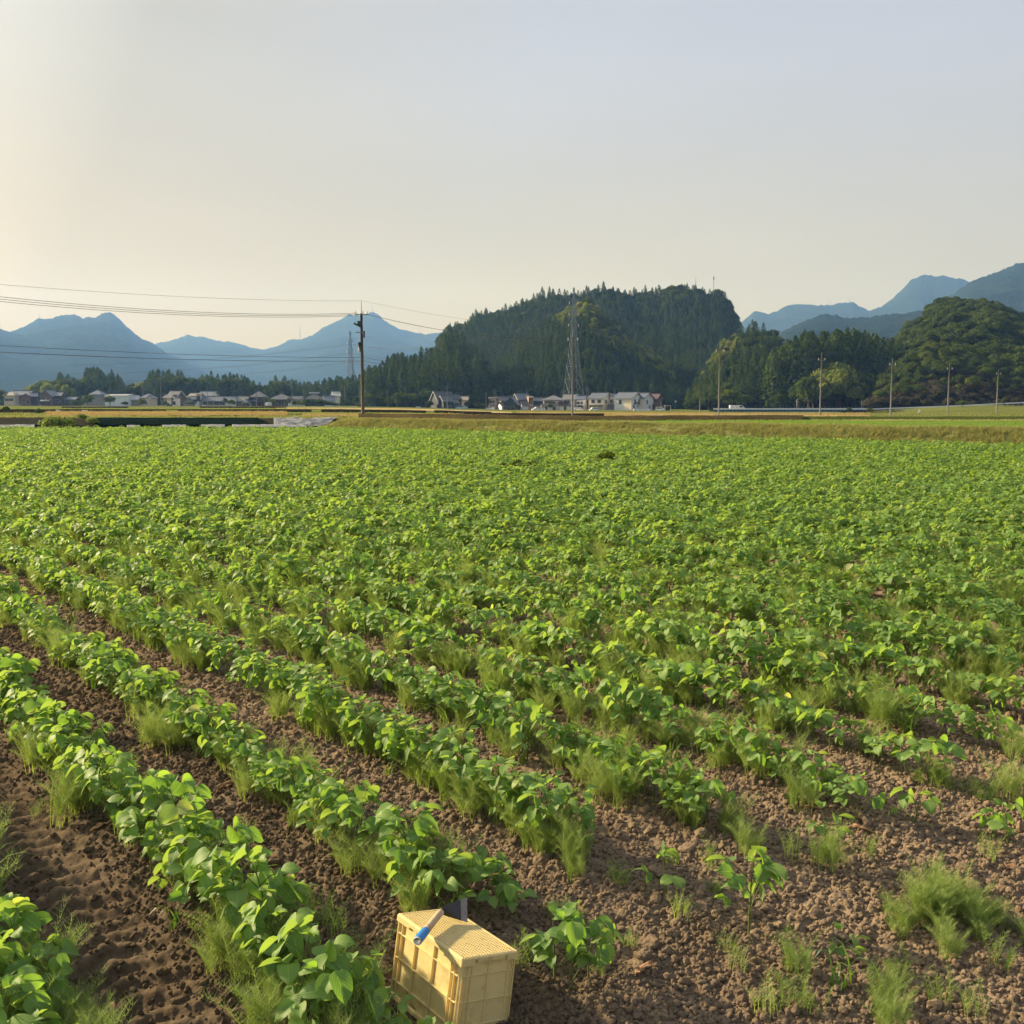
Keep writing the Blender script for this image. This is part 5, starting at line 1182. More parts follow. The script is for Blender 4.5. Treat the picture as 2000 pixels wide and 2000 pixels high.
# ------------------------------------------------------------------ vehicles
M['paint_white'] = mat_plain('paint_white', (0.72, 0.73, 0.74), 0.25, 0.03, 1.0, spec=0.5)
M['paint_blue'] = mat_plain('paint_pale_blue', (0.30, 0.46, 0.55), 0.25, 0.03, 1.0, spec=0.5)
M['tyre'] = mat_plain('tyre', (0.02, 0.02, 0.02), 0.8, 0.1, 5.0)
M['rim'] = mat_plain('rim', (0.35, 0.35, 0.36), 0.35, 0.05, 5.0, metal=0.8)
M['lamp'] = mat_plain('headlamp', (0.6, 0.6, 0.58), 0.1, 0.05, 5.0, spec=0.7)
def vehicle(name, label, px, yb, Y, yaw, L, Wd, H, prof, glass, paint, cat, wheels=(0.2, 0.8)):
    """prof: side outline (x, z) as fractions; extruded to the width with rounded-in top"""
    X = upix(px) * Y
    r = empty(name, (X, Y, zpix(yb, Y)), yaw); tag(r, label, cat)
    b = MB(); n = len(prof)
    P = [(x * L - L / 2, z * H) for x, z in prof]
    V = []
    rows = [(-Wd / 2 + 0.0, 0.985), (-Wd / 2 * 0.9, 1.0), (Wd / 2 * 0.9, 1.0), (Wd / 2, 0.985)]
    for y, k in rows:
        for x, z in P:
            yy = y * (1 - 0.16 * max(0, z / H - 0.5))
            V.append((x * k, yy, 0.25 * (1 - k) + z * k + 0.0))
    Fs = [tuple(range(n)), tuple(3 * n + i for i in reversed(range(n)))]
    for q in range(3):
        for i in range(n):
            j = (i + 1) % n; Fs.append((q * n + j, q * n + i, (q + 1) * n + i, (q + 1) * n + j))
    b.add(V, Fs).build('body', M[paint], r)
    for sgn in (-1, 1):
        for g in glass:
            pts = [(x * L - L / 2, z * H) for x, z in g]
            mx = sum(p[0] for p in pts) / len(pts); mz = sum(p[1] for p in pts) / len(pts)
            ys = sgn * (Wd / 2 * (1 - 0.16 * max(0, mz / H - 0.5)) + 0.012)
            f = [(x, ys, z) for x, z in pts] + [(x, ys - sgn * 0.05, z) for x, z in pts]
            m_ = len(pts); MB().add(f, [tuple(range(m_)) if sgn < 0 else tuple(reversed(range(m_)))] + [(i, (i + 1) % m_, m_ + (i + 1) % m_, m_ + i) for i in range(m_)]).build('window', M['glass'], r)
        for w in wheels:
            x = w * L - L / 2
            t = MB().tube([(x, sgn * (Wd / 2 - 0.18), 0.29), (x, sgn * (Wd / 2 + 0.01), 0.29)], 0.29, 14).build('wheel', M['tyre'], r)
            MB().tube([(x, sgn * (Wd / 2 + 0.0), 0.29), (x, sgn * (Wd / 2 + 0.02), 0.29)], 0.17, 10).build('rim', M['rim'], t)
        MB().box((-L / 2 + 0.04, sgn * Wd * 0.36, H * 0.42), (0.08, 0.28, 0.16)).build('headlight', M['lamp'], r)
    MB().box((-L * 0.27, 0, H * 0.78), (0.04, Wd * 0.76, H * 0.24), Euler((0, 0.5, 0))).build('windscreen', M['glass'], r)
CAR = [(0, .18), (0, .45), (.03, .52), (.22, .60), (.36, .96), (.42, 1.0), (.88, 1.0), (.97, .62), (1, .5), (1, .18)]
KEI = [(0, .15), (0, .42), (.03, .50), (.16, .58), (.28, .97), (.33, 1.0), (.94, 1.0), (.99, .60), (1, .45), (1, .15)]
TRUCK = [(0, .16), (0, .50), (.09, .92), (.14, 1.0), (.30, 1.0), (.32, .50), (.34, .48), (1, .48), (1, .24), (.3, .16)]
GC = [[(.27, .62), (.37, .90), (.56, .90), (.56, .62)], [(.58, .62), (.58, .90), (.84, .90), (.90, .62)]]
GK = [[(.20, .58), (.30, .90), (.52, .90), (.52, .58)], [(.54, .58), (.54, .90), (.90, .90), (.94, .58)]]
GT = [[(.06, .56), (.12, .90), (.28, .90), (.28, .56)]]
vehicle('parked_car', 'white compact car parked beside the mauve roofed house', 1290, 803.2, 392, 2.75, 3.4, 1.5, 1.65, KEI, GK, 'paint_white', 'car')
vehicle('parked_car', 'white car parked between the dark low house and the hip roofed house', 1048, 802.4, 405, 0.5, 3.9, 1.65, 1.5, CAR, GC, 'paint_white', 'car')
vehicle('parked_car', 'white car half hidden beside the hip roofed grey house', 1056, 802.4, 410, 0.4, 3.6, 1.6, 1.45, CAR, GC, 'paint_white', 'car')
vehicle('parked_car', 'pale blue car beside the dark slate house', 899, 800, 400, -0.3, 3.5, 1.5, 1.55, KEI, GK, 'paint_blue', 'car')
vehicle('parked_car', 'dark framed white car under the carport of the white house', 1131, 802.5, 405, 2.6, 3.8, 1.6, 1.45, CAR, GC, 'paint_white', 'car')
vehicle('parked_car', 'white car under the long carport of the cream house', 1160, 803, 402, 0.3, 3.6, 1.5, 1.5, KEI, GK, 'paint_white', 'car')
vehicle('parked_car', 'white car nosing out beside the beige house', 957, 802.2, 408, -0.6, 3.6, 1.5, 1.55, KEI, GK, 'paint_white', 'car')
vehicle('mini_truck', 'white flatbed mini truck low in front of the twin houses, left one', 1246, 804.4, 380, 0.0, 3.3, 1.45, 1.15, [(0, .2), (0, .6), (.05, .9), (.2, .95), (.24, .7), (1, .7), (1, .2)], [[(.05, .62), (.08, .85), (.18, .85), (.18, .62)]], 'paint_white', 'truck')
vehicle('mini_truck', 'white flatbed mini truck low in front of the twin houses, right one', 1263, 804.4, 380, math.pi, 3.3, 1.45, 1.1, [(0, .2), (0, .6), (.05, .9), (.2, .95), (.24, .75), (1, .75), (1, .2)], [[(.05, .62), (.08, .85), (.18, .85), (.18, .62)]], 'paint_white', 'truck')
vehicle('box_truck', 'white box truck seen from behind, beside a bright rounded shrub', 524, 794, 430, 1.4, 3.6, 1.6, 1.75, [(0, .2), (0, .6), (.06, .85), (.26, .85), (.28, 1.0), (1, 1.0), (1, .2)], [[(.06, .55), (.10, .80), (.24, .80), (.24, .55)]], 'paint_white', 'truck')
vehicle('delivery_van', 'white van with a sloping nose behind the blue roadside fence', 1440, 801.5, 310, math.pi, 4.7, 1.75, 1.55, [(0, .15), (0, .45), (.06, .55), (.26, .97), (.32, 1.0), (.97, 1.0), (1, .9), (1, .15)], [[(.14, .58), (.26, .90), (.38, .90), (.38, .58)]], 'paint_white', 'van')

# ------------------------------------------------------------------ blue roadside fence, guard rail, small things
M['fence_blue'] = mat_plain('fence_blue', (0.09, 0.20, 0.32), 0.5, 0.12, 1.0)
M['fence_dark'] = mat_plain('fence_dark_mesh', (0.035, 0.085, 0.14), 0.6, 0.12, 1.0)
M['rail_white'] = mat_plain('rail_white', (0.74, 0.79, 0.82), 0.4, 0.06, 1.0, spec=0.5)
FY = 285.0
x0, x1 = upix(1394) * FY, upix(1702) * FY
zt, zb = zpix(798.2, FY), zpix(804.6, FY)
r = empty('roadside_fence', (0, FY, 0)); tag(r, 'long low blue fence of arched panels with a white top rail', 'fence')
NP = 41; wd = (x1 - x0) / NP
MB().tube([(x0, 0, zt - 0.10), (x1, 0, zt - 0.10)], 0.19, 6).build('rail', M['rail_white'], r)
hh = zt - 0.23 - zb
pb = MB().box((0, 0, zb + hh / 2), (wd - 0.09, 0.06, hh)).build('panel', M['fence_blue'], r)
ab = MB(); n = 10
arc = [(-wd * 0.40, zb + hh * 0.12)] + [(math.cos(math.pi * (1 - k / n)) * wd * 0.40, zb + hh * (0.45 + 0.45 * math.sin(math.pi * k / n))) for k in range(n + 1)] + [(wd * 0.40, zb + hh * 0.12)]
ab.add([(x, -0.034, z) for x, z in arc] + [(x, -0.05, z) for x, z in arc], [tuple(len(arc) + i for i in range(len(arc)))] + [(i, (i + 1) % len(arc), len(arc) + (i + 1) % len(arc), len(arc) + i) for i in range(len(arc))])
arch = ab.build('arch_mesh', M['fence_dark'], pb)
po = MB().box((0, 0, (zb + zt) / 2 + 0.12), (0.07, 0.09, zt - zb + 0.65)).build('post', M['steel'], r)
for i in range(NP):
    if i == 0: a, c, q = pb, arch, po
    else:
        a, c, q = pb.copy(), arch.copy(), po.copy()
        for o in (a, c, q): COL.objects.link(o)
        a.parent = r; c.parent = a; q.parent = r
    a.location.x = x0 + wd * (i + 0.5); q.location.x = x0 + wd * i
# pale guard rail climbing to the right
ga = [(1692, 799.3, 288), (1850, 793.3, 300), (2000, 786.0, 312), (2150, 779, 322)]
r = empty('guard_rail', (0, 0, 0)); tag(r, 'pale guard rail climbing to the right along the foot of the knoll', 'guard rail')
PTS = [at_depth(*g) for g in ga]
RL = []
for i in range(len(PTS) - 1):
    for k in range(14): RL.append(PTS[i] + (PTS[i + 1] - PTS[i]) * k / 14)
RL.append(PTS[-1])
b = MB()
for i in range(len(RL) - 1):
    p, q = RL[i], RL[i + 1]
    b.add([(p[0], p[1], p[2] - 0.18), (q[0], q[1], q[2] - 0.18), (q[0], q[1], q[2] + 0.14), (p[0], p[1], p[2] + 0.14), (p[0], p[1] + .06, p[2] - 0.18), (q[0], q[1] + .06, q[2] - 0.18), (q[0], q[1] + .06, q[2] + 0.14), (p[0], p[1] + .06, p[2] + 0.14)], [(0, 1, 2, 3), (7, 6, 5, 4), (3, 2, 6, 7), (0, 4, 5, 1)])
b.build('rail', M['rail_white'], r)
pm = MB().box((0, 0.12, -0.35), (0.11, 0.11, 1.0)).build('post', M['steel'], r); pm.location = RL[0]
for p in RL[1:-1]:
    c = pm.copy(); COL.objects.link(c); c.parent = r; c.location = p
# road embankment under the guard rail
M['embank'] = mat_ground('embank', [(0.3, (0.024, 0.020, 0.016)), (0.5, (0.045, 0.034, 0.026)), (0.7, (0.08, 0.06, 0.045))], 0.15, 1.5, 0.95, 0.6, 0.3)
n = 90
px = np.linspace(1640, 2700, n); u = (px - 1000) / 2000 / (math.cos(PITCH) + 0.106 * math.sin(PITCH))
rz = np.interp(px, [1640, 1692, 1850, 2000, 2150, 2700], [zpix(802, 284), zpix(799.3, 288), zpix(793.3, 300), zpix(786, 312), zpix(779, 322), zpix(765, 340)]) - 0.8
Yr = np.interp(px, [1640, 1692, 1850, 2000, 2150, 2700], [285, 289, 301, 313, 323, 340])
VV = []
for off, f in ((-22, 0.0), (-12, 0.18), (-5, 0.62), (-0.3, 1.0), (7, 1.02), (14, 1.1)):
    Yy = Yr + off; Xx = u * Yy; zz = zground(Xx, np.clip(Yy, 30, 262)) * 0 + 0.1
    VV.append(np.stack([Xx, Yy, zz * (1 - f) + rz * f + 0.25 * (fbm(Xx * .2, Yy * .4, 3, 40) - .5)], -1))
V = np.concatenate(VV)
tag(link(bpy.data.objects.new('road_embankment', mesh_np('road_embankment', V, grid_faces(6, n), M['embank'], smooth=True))), 'dark earth embankment carrying the road under the knoll', kind='structure')

def signboard(px, yb, yt, w_px, Y, label, mat, tilt=0.0, cat='board', name='signboard'):
    X = upix(px) * Y; z0, z1 = zpix(yb, Y), zpix(yt, Y); w = w_px / 2000 * Y
    r = empty(name, (X, Y, z0)); tag(r, label, cat)
    MB().box((0, 0, (z1 - z0) * 0.55), (w, 0.05, (z1 - z0) * 0.9), Euler((0, tilt, 0.1))).build('panel', M[mat], r)
    for s_ in (-1, 1): MB().box((s_ * w * 0.35, 0.05, (z1 - z0) * 0.3), (0.06, 0.06, (z1 - z0) * 0.7)).build('stake', M['bark'], r)
signboard(112.5, 806.5, 800.5, 8, 118, 'leaning white board with a dark corner in the golden grass', 'trim', 0.25)
signboard(165, 806.5, 801, 10, 118, 'upright pinkish white board in the golden grass', 'trim', 0.0)
signboard(1797, 807.5, 800, 3.6, 170, 'narrow white board leaning in the grass between two poles', 'trim', 0.35)
signboard(384, 793, 791, 6, 380, 'low white block at the foot of the white cubic house, left one', 'trim', 0.0, 'block', 'white_block')
signboard(397, 793, 791, 7, 380, 'low white block at the foot of the white cubic house, right one', 'trim', 0.0, 'block', 'white_block')
signboard(817, 797.5, 794, 9, 420, 'low white box under the tall leafy tree left of the dark slate house', 'trim', 0.0, 'box', 'white_box')
M['orange_plastic'] = mat_plain('orange_plastic', (0.75, 0.17, 0.04), 0.5, 0.08, 2.0)
X, Y = upix(871) * 93, 93
r = empty('marker_post', (X, Y, zpix(814.5, Y))); tag(r, 'small orange marker post in the dry grass', 'marker post')
MB().tube([(0, 0, 0), (0, 0, 0.30)], [0.055, 0.05], 8).build('shaft', M['orange_plastic'], r, True)
MB().tube([(0, 0, 0), (0, 0, 0.04)], 0.10, 8).build('base', M['orange_plastic'], r, True)
# ------------------------------------------------------------------ soybean leaves and plants
def leaflet(L, Wd, fold, droop, twist, cup, seed, nu=4, nv=6):
    """ovate leaflet along +Y, base at the origin; uv x = -1..1 across, y = 0..1 along"""
    u = np.linspace(-1, 1, nu + 1); v = np.linspace(0, 1, nv + 1)
    UU, VV = np.meshgrid(u, v)
    w = np.sqrt(np.clip(1 - (2 * np.clip(VV, 0, 1) ** 0.86 - 1) ** 2, 0, 1)) * (1 - 0.10 * VV)
    r_ = np.random.default_rng(seed)
    X = UU * w * Wd / 2
    Y = VV * L * (1 - 0.08 * UU ** 2)
    Z = np.abs(UU) * w * Wd / 2 * fold - droop * L * VV ** 2 + cup * L * 0.5 * np.sin(np.pi * VV) + twist * X * VV
    Z = Z + 0.05 * L * (fbm(X / L * 3 + seed, Y / L * 3, 2, seed) - 0.5) * (np.abs(UU) > 0.1)
    V = np.stack([X, Y, Z], -1).reshape(-1, 3)
    return V, grid_faces(nv + 1, nu + 1), np.stack([UU, VV], -1).reshape(-1, 2)
SHAPES = [(0.090, 0.066, .22, .10, .0, .06), (0.086, 0.060, .42, .22, .15, .04), (0.082, 0.062, .12, .32, -.2, .10), (0.092, 0.062, .55, .12, .1, .02),
          (0.080, 0.064, .05, .05, -.1, .12), (0.078, 0.056, .75, .30, .2, .0), (0.062, 0.040, .50, .05, .0, .02), (0.094, 0.070, .15, .45, .12, .08)]
LV = [leaflet(*s, seed=i) for i, s in enumerate(SHAPES)]
LV_LO = [leaflet(*s, seed=i, nu=2, nv=3) for i, s in enumerate(SHAPES)]
LEAF_ME = [mesh_np('leaf', V, F, M['soy'], uv=UV, smooth=True, tint=np.full(len(V), 0.12 + 0.12 * ((i * 3) % 8))) for i, (V, F, UV) in enumerate(LV)]
def rotm(az, el, roll):
    """frame whose +Y points along azimuth az / elevation el, rolled about it"""
    return (Euler((0, 0, az - math.pi / 2)).to_matrix() @ Euler((el, 0, 0)).to_matrix() @ Euler((0, roll, 0)).to_matrix()).to_4x4()
SUNAZ = math.atan2(SUN_DIR.y, SUN_DIR.x)
def gen_plant(seed, H=0.27, nodes=7, spread=0.12, small=False):
    r_ = random.Random(seed)
    leaves = []; stems = []
    lean = (r_.uniform(-.15, .15), r_.uniform(-.15, .15))
    axis = lambda t: Vector((lean[0] * H * t * t, lean[1] * H * t * t, H * t))
    stems.append(([axis(t) for t in (0, .35, .7, 1.0)], [0.0042, 0.0036, 0.0026, 0.0014]))
    az = r_.uniform(0, 6.28)
    for i in range(nodes):
        t = 0.22 + 0.78 * i / (nodes - 1)
        az += math.pi * r_.uniform(0.62, 1.15)
        b = axis(t)
        pl = spread * (1.15 - 0.65 * t) * r_.uniform(0.75, 1.25) if not (i == nodes - 1) else spread * 0.25
        el = r_.uniform(0.35, 0.85) + 0.30 * t
        d = Vector((math.cos(az) * math.cos(el), math.sin(az) * math.cos(el), math.sin(el)))
        tip = b + d * pl
        stems.append(([b, b + d * pl * 0.55 + Vector((0, 0, 0.008)), tip], [0.0019, 0.0016, 0.0012]))
        sz = 0.82 * (0.72 + 0.42 * math.sin(math.pi * min(1, 0.25 + 0.75 * (1 - t) + 0.1))) * r_.uniform(0.82, 1.15)
        if i >= nodes - 1: sz *= 0.62
        drp = r_.uniform(-0.75, 0.22) if i < nodes - 1 else r_.uniform(0.2, 0.9)
        for j, (da, off) in enumerate(((0, 0.016), (1.25, 0.0), (-1.25, 0.0))):
            a = az + da + r_.uniform(-.25, .25)
            e = drp + r_.uniform(-.35, .3)
            roll = r_.uniform(-.55, .55) + (0.5 * math.sin(SUNAZ - a))
            p = tip + d * off * sz
            k = r_.randrange(len(SHAPES)) if sz > 0.45 else 6
            s = sz * r_.uniform(.88, 1.1) * (1.0 if j == 0 else .93)
            leaves.append((k, Matrix.Translation(p) @ rotm(a, e, roll) @ Matrix.Scale(s, 4)))
    return leaves, stems
PLANTS = [gen_plant(100 + i, H=[.23, .25, .21, .27, .24, .20, .27, .23, .26, .22][i], nodes=[10, 11, 10, 12, 11, 9, 12, 10, 11, 10][i], spread=[.135, .145, .125, .135, .15, .135, .145, .135, .14, .135][i]) for i in range(10)]
SMALL = [gen_plant(200 + i, H=.13 + .03 * i, nodes=4, spread=.075) for i in range(3)]
def stem_mesh(stems):
    b = MB()
    for pts, rad in stems: b.tube(pts, rad, 5, cap=False)
    me = mesh_np('stem', b.v, b.f, M['stem'], smooth=True, tint=np.full(len(b.v), .5))
    return me
def merged(leaves, stems, lib, mat, seed, keep=1.0, grow=1.0, stem=True):
    r_ = random.Random(seed); Vs, Fs, UVs, Ts = [], [], [], []; o = 0
    for k, m in leaves:
        if r_.random() > keep: continue
        V, F, UV = lib[k]; A = np.array(m)
        V = (V * grow) @ A[:3, :3].T + A[:3, 3]
        Vs.append(V); Fs.append(F + o); UVs.append(UV); Ts.append(np.full(len(V), r_.random())); o += len(V)
    if stem:
        b = MB()
        for pts, rad in stems: b.tube(pts, [q * 1.2 for q in rad], 3, cap=False)
        Vs.append(np.array(b.v)); Fs.append(np.array([f for f in b.f]) + o); UVs.append(np.full((len(b.v), 2), .4)); Ts.append(np.full(len(b.v), .6))
    return mesh_np('soybean_foliage', np.concatenate(Vs), np.concatenate(Fs), M[mat], uv=np.concatenate(UVs), smooth=True, tint=np.concatenate(Ts))
STEM_ME = [stem_mesh(s) for _, s in PLANTS + SMALL]
MID_ME = [merged(l, s, LV_LO, 'soy', i) for i, (l, s) in enumerate(PLANTS)]
FAR_ME = [merged(l, s, LV_LO, 'soy_far', i, 0.85, 1.15, False) for i, (l, s) in enumerate(PLANTS)]

# where the plants grow: rows parallel to (-sin, cos) of TH
rp = np.random.default_rng(77)
CRATE_C = np.array([-0.20, 3.42])
pts = []
for k in range(-3, 62):
    t = -14.0 + rp.random() * 0.1
    while t < 100:
        t += 0.125 * (0.75 + 0.5 * rp.random())
        s = S0 + DS * k + rp.normal() * 0.03 - (0.13 if k == 0 else 0)
        x, y = xy_of(s, t)
        if y < 2.3 or y > 73.5 or bank_off(x, y) > -0.35 and x > -13.5: continue
        if abs(x) > y * 0.62 + 1.2: continue
        pts.append((x, y, k, s, t))
pts = np.array(pts)
X, Y, K, S, T = pts.T
pxs = 1000 + 2000 * X / (Y * math.cos(PITCH))
# head of the rows: sparse beyond t_end; patchy soil at the lower right
tend = np.where(K <= 0, -9, np.where(K == 1, 2.6, 3.25 + 0.10 * (K - 2)))
tend = np.where(K == 4, 2.95, np.where(K >= 5, 2.75, tend))
rr = rp.random(len(X))
patch = fbm(X * 0.8 + 3, Y * 0.8, 3, 17)
dens = np.full(len(X), 0.985)
dens = np.where((K >= 5) & (T < tend + 1.5), 0.80, dens)
dens = np.where((K >= 5) & (patch < 0.33) & (T < 8), dens * 0.7, dens)
dens = np.where(T < tend, 0.0, dens)
weedy = fbm(X * 1.3, Y * 1.3, 2, 44)
dens = np.where((K >= 1) & (Y < 16), dens * np.clip(1.95 - 1.7 * weedy, .6, 1), dens)
keep = rr < dens
keep &= (np.hypot(X - CRATE_C[0], Y - CRATE_C[1]) > 0.36) & ~((X > -.50) & (X < -.2) & (Y < 3.3) & (Y > 2.2))
X, Y, K, S, T = X[keep], Y[keep], K[keep], S[keep], T[keep]
extra = []        # single plants at the head of the rows, placed as in the photograph (photo pixels of their foot, size)
for px, py, sz, small in ((1118, 1945, 1.05, 0), (1150, 1925, .95, 0), (1083, 1935, .8, 1), (1462, 1830, 1.15, 0), (1300, 1755, .8, 1), (1612, 1672, .75, 1), (1786, 1618, .8, 1), (1968, 1655, .8, 1), (1648, 1890, .55, 1), (1938, 1640, .6, 1), (985, 1800, .9, 0), (955, 1770, .95, 0), (40, 1985, 1.0, 0), (10, 1935, 1.0, 0), (85, 2010, .9, 0), (752, 2066, .7, 0), (700, 2045, .9, 0), (845, 2120, .7, 0)):
    g = ray(px, py); tt = EYE / -g[2]; extra.append((g[0] * tt, g[1] * tt, sz, small))
ne = len(extra)
KX = [e[0] for e in extra]; KY = [e[1] for e in extra]
sc_n = 0.86 + 0.38 * rp.random(len(X))
sc_n *= np.where((K >= 4) & (T < tend[keep] + 1.2), 0.85, 1.0)
sc_n *= 1.0 + 0.20 * np.clip((Y - 22) / 25, 0, 1)
AX = np.concatenate([KX, X]); AY = np.concatenate([KY, Y]); SC = np.concatenate([[e[2] for e in extra], sc_n])
SMALLF = np.concatenate([[e[3] for e in extra], np.zeros(len(X))]).astype(int)
AZ = soil_z(AX, AY) - 0.012
SS, TT = st_of(AX, AY)
KK = np.round((SS - S0) / DS).astype(int)
# the 300 plants that show largest: those in view, nearest first
pyf = 1000 + 2000 * (EYE * math.cos(PITCH) - AY * math.sin(PITCH)) / (AY * math.cos(PITCH) + EYE * math.sin(PITCH))
pxf = 1000 + 2000 * AX / (AY * math.cos(PITCH) + EYE * math.sin(PITCH))
view = (pyf < 2140) & (pxf > -40) & (pxf < 2040)
dist = np.hypot(AX, AY)
order = np.argsort(np.where(view, dist, 1e9))
near = order[:300]
isnear = np.zeros(len(AX), bool); isnear[near] = True
ORD = ['first', 'second', 'third', 'fourth', 'fifth', 'sixth', 'seventh', 'eighth', 'ninth', 'tenth', 'eleventh', 'twelfth', 'thirteenth', 'fourteenth', 'fifteenth', 'sixteenth', 'seventeenth', 'eighteenth', 'nineteenth', 'twentieth']
def ordinal(n):
    tens = ['', '', 'twenty', 'thirty', 'forty', 'fifty', 'sixty', 'seventy', 'eighty', 'ninety']
    if n <= 20: return ORD[n - 1]
    if n % 10 == 0: return tens[n // 10][:-1] + 'ieth'
    return tens[n // 10] + '-' + ORD[n % 10 - 1]
def rowname(k):
    if k == 2: return 'row behind the yellow crate'
    if k == 1: return 'row left of the crate'
    if k == 0: return 'bottom left corner row'
    if k < 0: return 'outermost bottom left row'
    return ordinal(k - 2) + ' row right of the crate'
byrow = {}
for i in near: byrow.setdefault(int(KK[i]), []).append(i)
for k, ids in byrow.items():
    ids.sort(key=lambda i: TT[i])
    for q, i in enumerate(ids):
        var = int((i * 7 + q * 3) % len(PLANTS)) if not SMALLF[i] else len(PLANTS) + int(i) % len(SMALL)
        leaves, _ = (PLANTS + SMALL)[var]
        root = empty('soybean_plant', (AX[i], AY[i], AZ[i]), random.uniform(0, 6.28)); root.scale = [SC[i] * (1.5 if SMALLF[i] else 1)] * 3
        look = 'small sparse soybean plant' if SMALLF[i] else ('tall soybean plant' if SC[i] > 1.06 else ('compact soybean plant' if SC[i] < 0.9 else 'leafy soybean plant'))
        tag(root, '%s, %s from the near end, %s' % (look, ordinal(q + 1), rowname(k)), 'soybean plant', 'soybean plants in the near rows')
        link(bpy.data.objects.new('stem', STEM_ME[var]), root)
        for kk, m in leaves:
            o = bpy.data.objects.new('leaf', LEAF_ME[kk]); COL.objects.link(o); o.parent = root; o.matrix_local = m
rest = ~isnear
mid = rest & (AY < 24); far = rest & (AY >= 24)
def scat_plants(name, sel, lib, label):
    n = int(sel.sum()); r_ = np.random.default_rng(3)
    P = np.stack([AX[sel], AY[sel], AZ[sel]], -1)
    s = SC[sel]
    scatter(name, P, r_.random(n) * 6.283, np.stack([s * (1.05 + 0.2 * (AY[sel] > 14)), s * (1.05 + 0.2 * (AY[sel] > 14)), s * (1 + 0.16 * (r_.random(n) - .5))], 1), r_.integers(0, len(lib), n), lib, label, tilt=r_.normal(size=(n, 2)) * 0.08)
scat_plants('soybean_crop', mid, MID_ME, 'rows of leafy soybean plants closing over the soil in the middle of the field')
scat_plants('soybean_crop', far, FAR_ME, 'dense green soybean crop filling the far half of the field')

# ------------------------------------------------------------------ horsetail, weeds and grass between the plants
def blades(n, h, r0, wd, lean, mat, seed, side=0, curl=0.35, seg=3, name='tuft'):
    """n thin blades or stems from a small base; side > 0 adds whorls of thin branches"""
    r_ = np.random.default_rng(seed); V, F, Tn = [], [], []
    for i in range(n):
        a = r_.random() * 6.283; b = r0 * math.sqrt(r_.random()); q = r_.random() * 6.283
        base = np.array([math.cos(a) * b, math.sin(a) * b, 0]); H = h * (0.4 + 0.7 * r_.random()); ln = lean * (0.3 + r_.random())
        d = np.array([math.cos(q), math.sin(q), 0]); sd = np.array([-math.sin(q), math.cos(q), 0]) if r_.random() < .5 else np.array([math.cos(q + .8), math.sin(q + .8), 0])
        P = []
        for k in range(seg + 1):
            t = k / seg; P.append(base + d * ln * H * t ** 2 + np.array([0, 0, H * (t - curl * lean * t ** 3)]))
        o = len(V); tn = r_.random()
        for k in range(seg):
            w = wd * (1 - 0.55 * k / seg); V += [P[k] - sd * w, P[k] + sd * w]; Tn += [tn, tn]
        V.append(P[-1]); Tn.append(tn)
        for k in range(seg - 1): F.append((o + 2 * k, o + 2 * k + 1, o + 2 * k + 3, o + 2 * k + 2))
        F.append((o + 2 * seg - 2, o + 2 * seg - 1, o + 2 * seg, o + 2 * seg))
        for w_ in range(side):
            t = 0.25 + 0.7 * (w_ + .5) / side; c = base + d * ln * H * t ** 2 + np.array([0, 0, H * (t - curl * lean * t ** 3)])
            for m_ in range(5):
                aa = q + m_ * 1.26 + r_.random(); L = h * 0.20 * (1.1 - 0.6 * t) * (0.6 + .8 * r_.random())
                e = c + np.array([math.cos(aa) * L * .8, math.sin(aa) * L * .8, L * .75]); pq = np.array([-math.sin(aa), math.cos(aa), 0]) * wd * .7
                o = len(V); V += [c - pq, c + pq, e]; Tn += [tn] * 3; F.append((o, o + 1, o + 2, o + 2))
    # triangles only where the tip repeats
    tri = [tuple(dict.fromkeys(f)) for f in F]
    return mesh_np(name, V, tri, M[mat], tint=np.array(Tn))
HT = [blades(26, .25, .055, .0011, .50, 'horsetail', 300 + i, side=13, name='horsetail_stems') for i in range(5)]
HT_SPARSE = [blades(12, .17, .05, .0016, .35, 'horsetail', 320 + i, side=5, name='horsetail_stems') for i in range(3)]
GB = [blades(9, .26, .03, .0042, .75, 'blade', 340 + i, seg=5, curl=.8, name='grass_blades') for i in range(4)]
FW = [blades(26, .16, .06, .0011, .55, 'blade', 360 + i, side=5, name='weed_stems') for i in range(3)]
rw = np.random.default_rng(9)
wp = []
for k in range(-3, 40):
    t = -6.0
    while t < 30:
        t += 0.062 * (0.4 + 1.2 * rw.random())
        s = S0 + DS * k + rw.normal() * (0.065 if k < 4 else 0.10)
        x, y = xy_of(s, t)
        if y < 2.3 or y > 26 or abs(x) > y * 0.6 + .8: continue
        te = -9 if k <= 0 else (2.6 if k == 1 else 3.2)
        d = (1.7 if k < 6 else 1.2) * (2.3 * fbm(x * 1.3, y * 1.3, 2, 44) - .42) * (1.0 if y < 14 else 0.6)
        if t < te: d *= 0.10
        if math.hypot(x - CRATE_C[0], y - CRATE_C[1]) < .36 or (-.46 < x < -.1 and 2.3 < y < 3.3): continue
        if rw.random() < d: wp.append((x, y, k, t))
wp = np.array(wp)
big = []        # the large horsetail cushion at the right and loose sprigs on the bare head of the field
for _ in range(26):
    px, py = rw.normal(1868, 58), rw.normal(1815, 30)
    g = ray(px, py); tt = EYE / -g[2]; big.append((g[0] * tt, g[1] * tt))
big = np.array(big)
loose = []
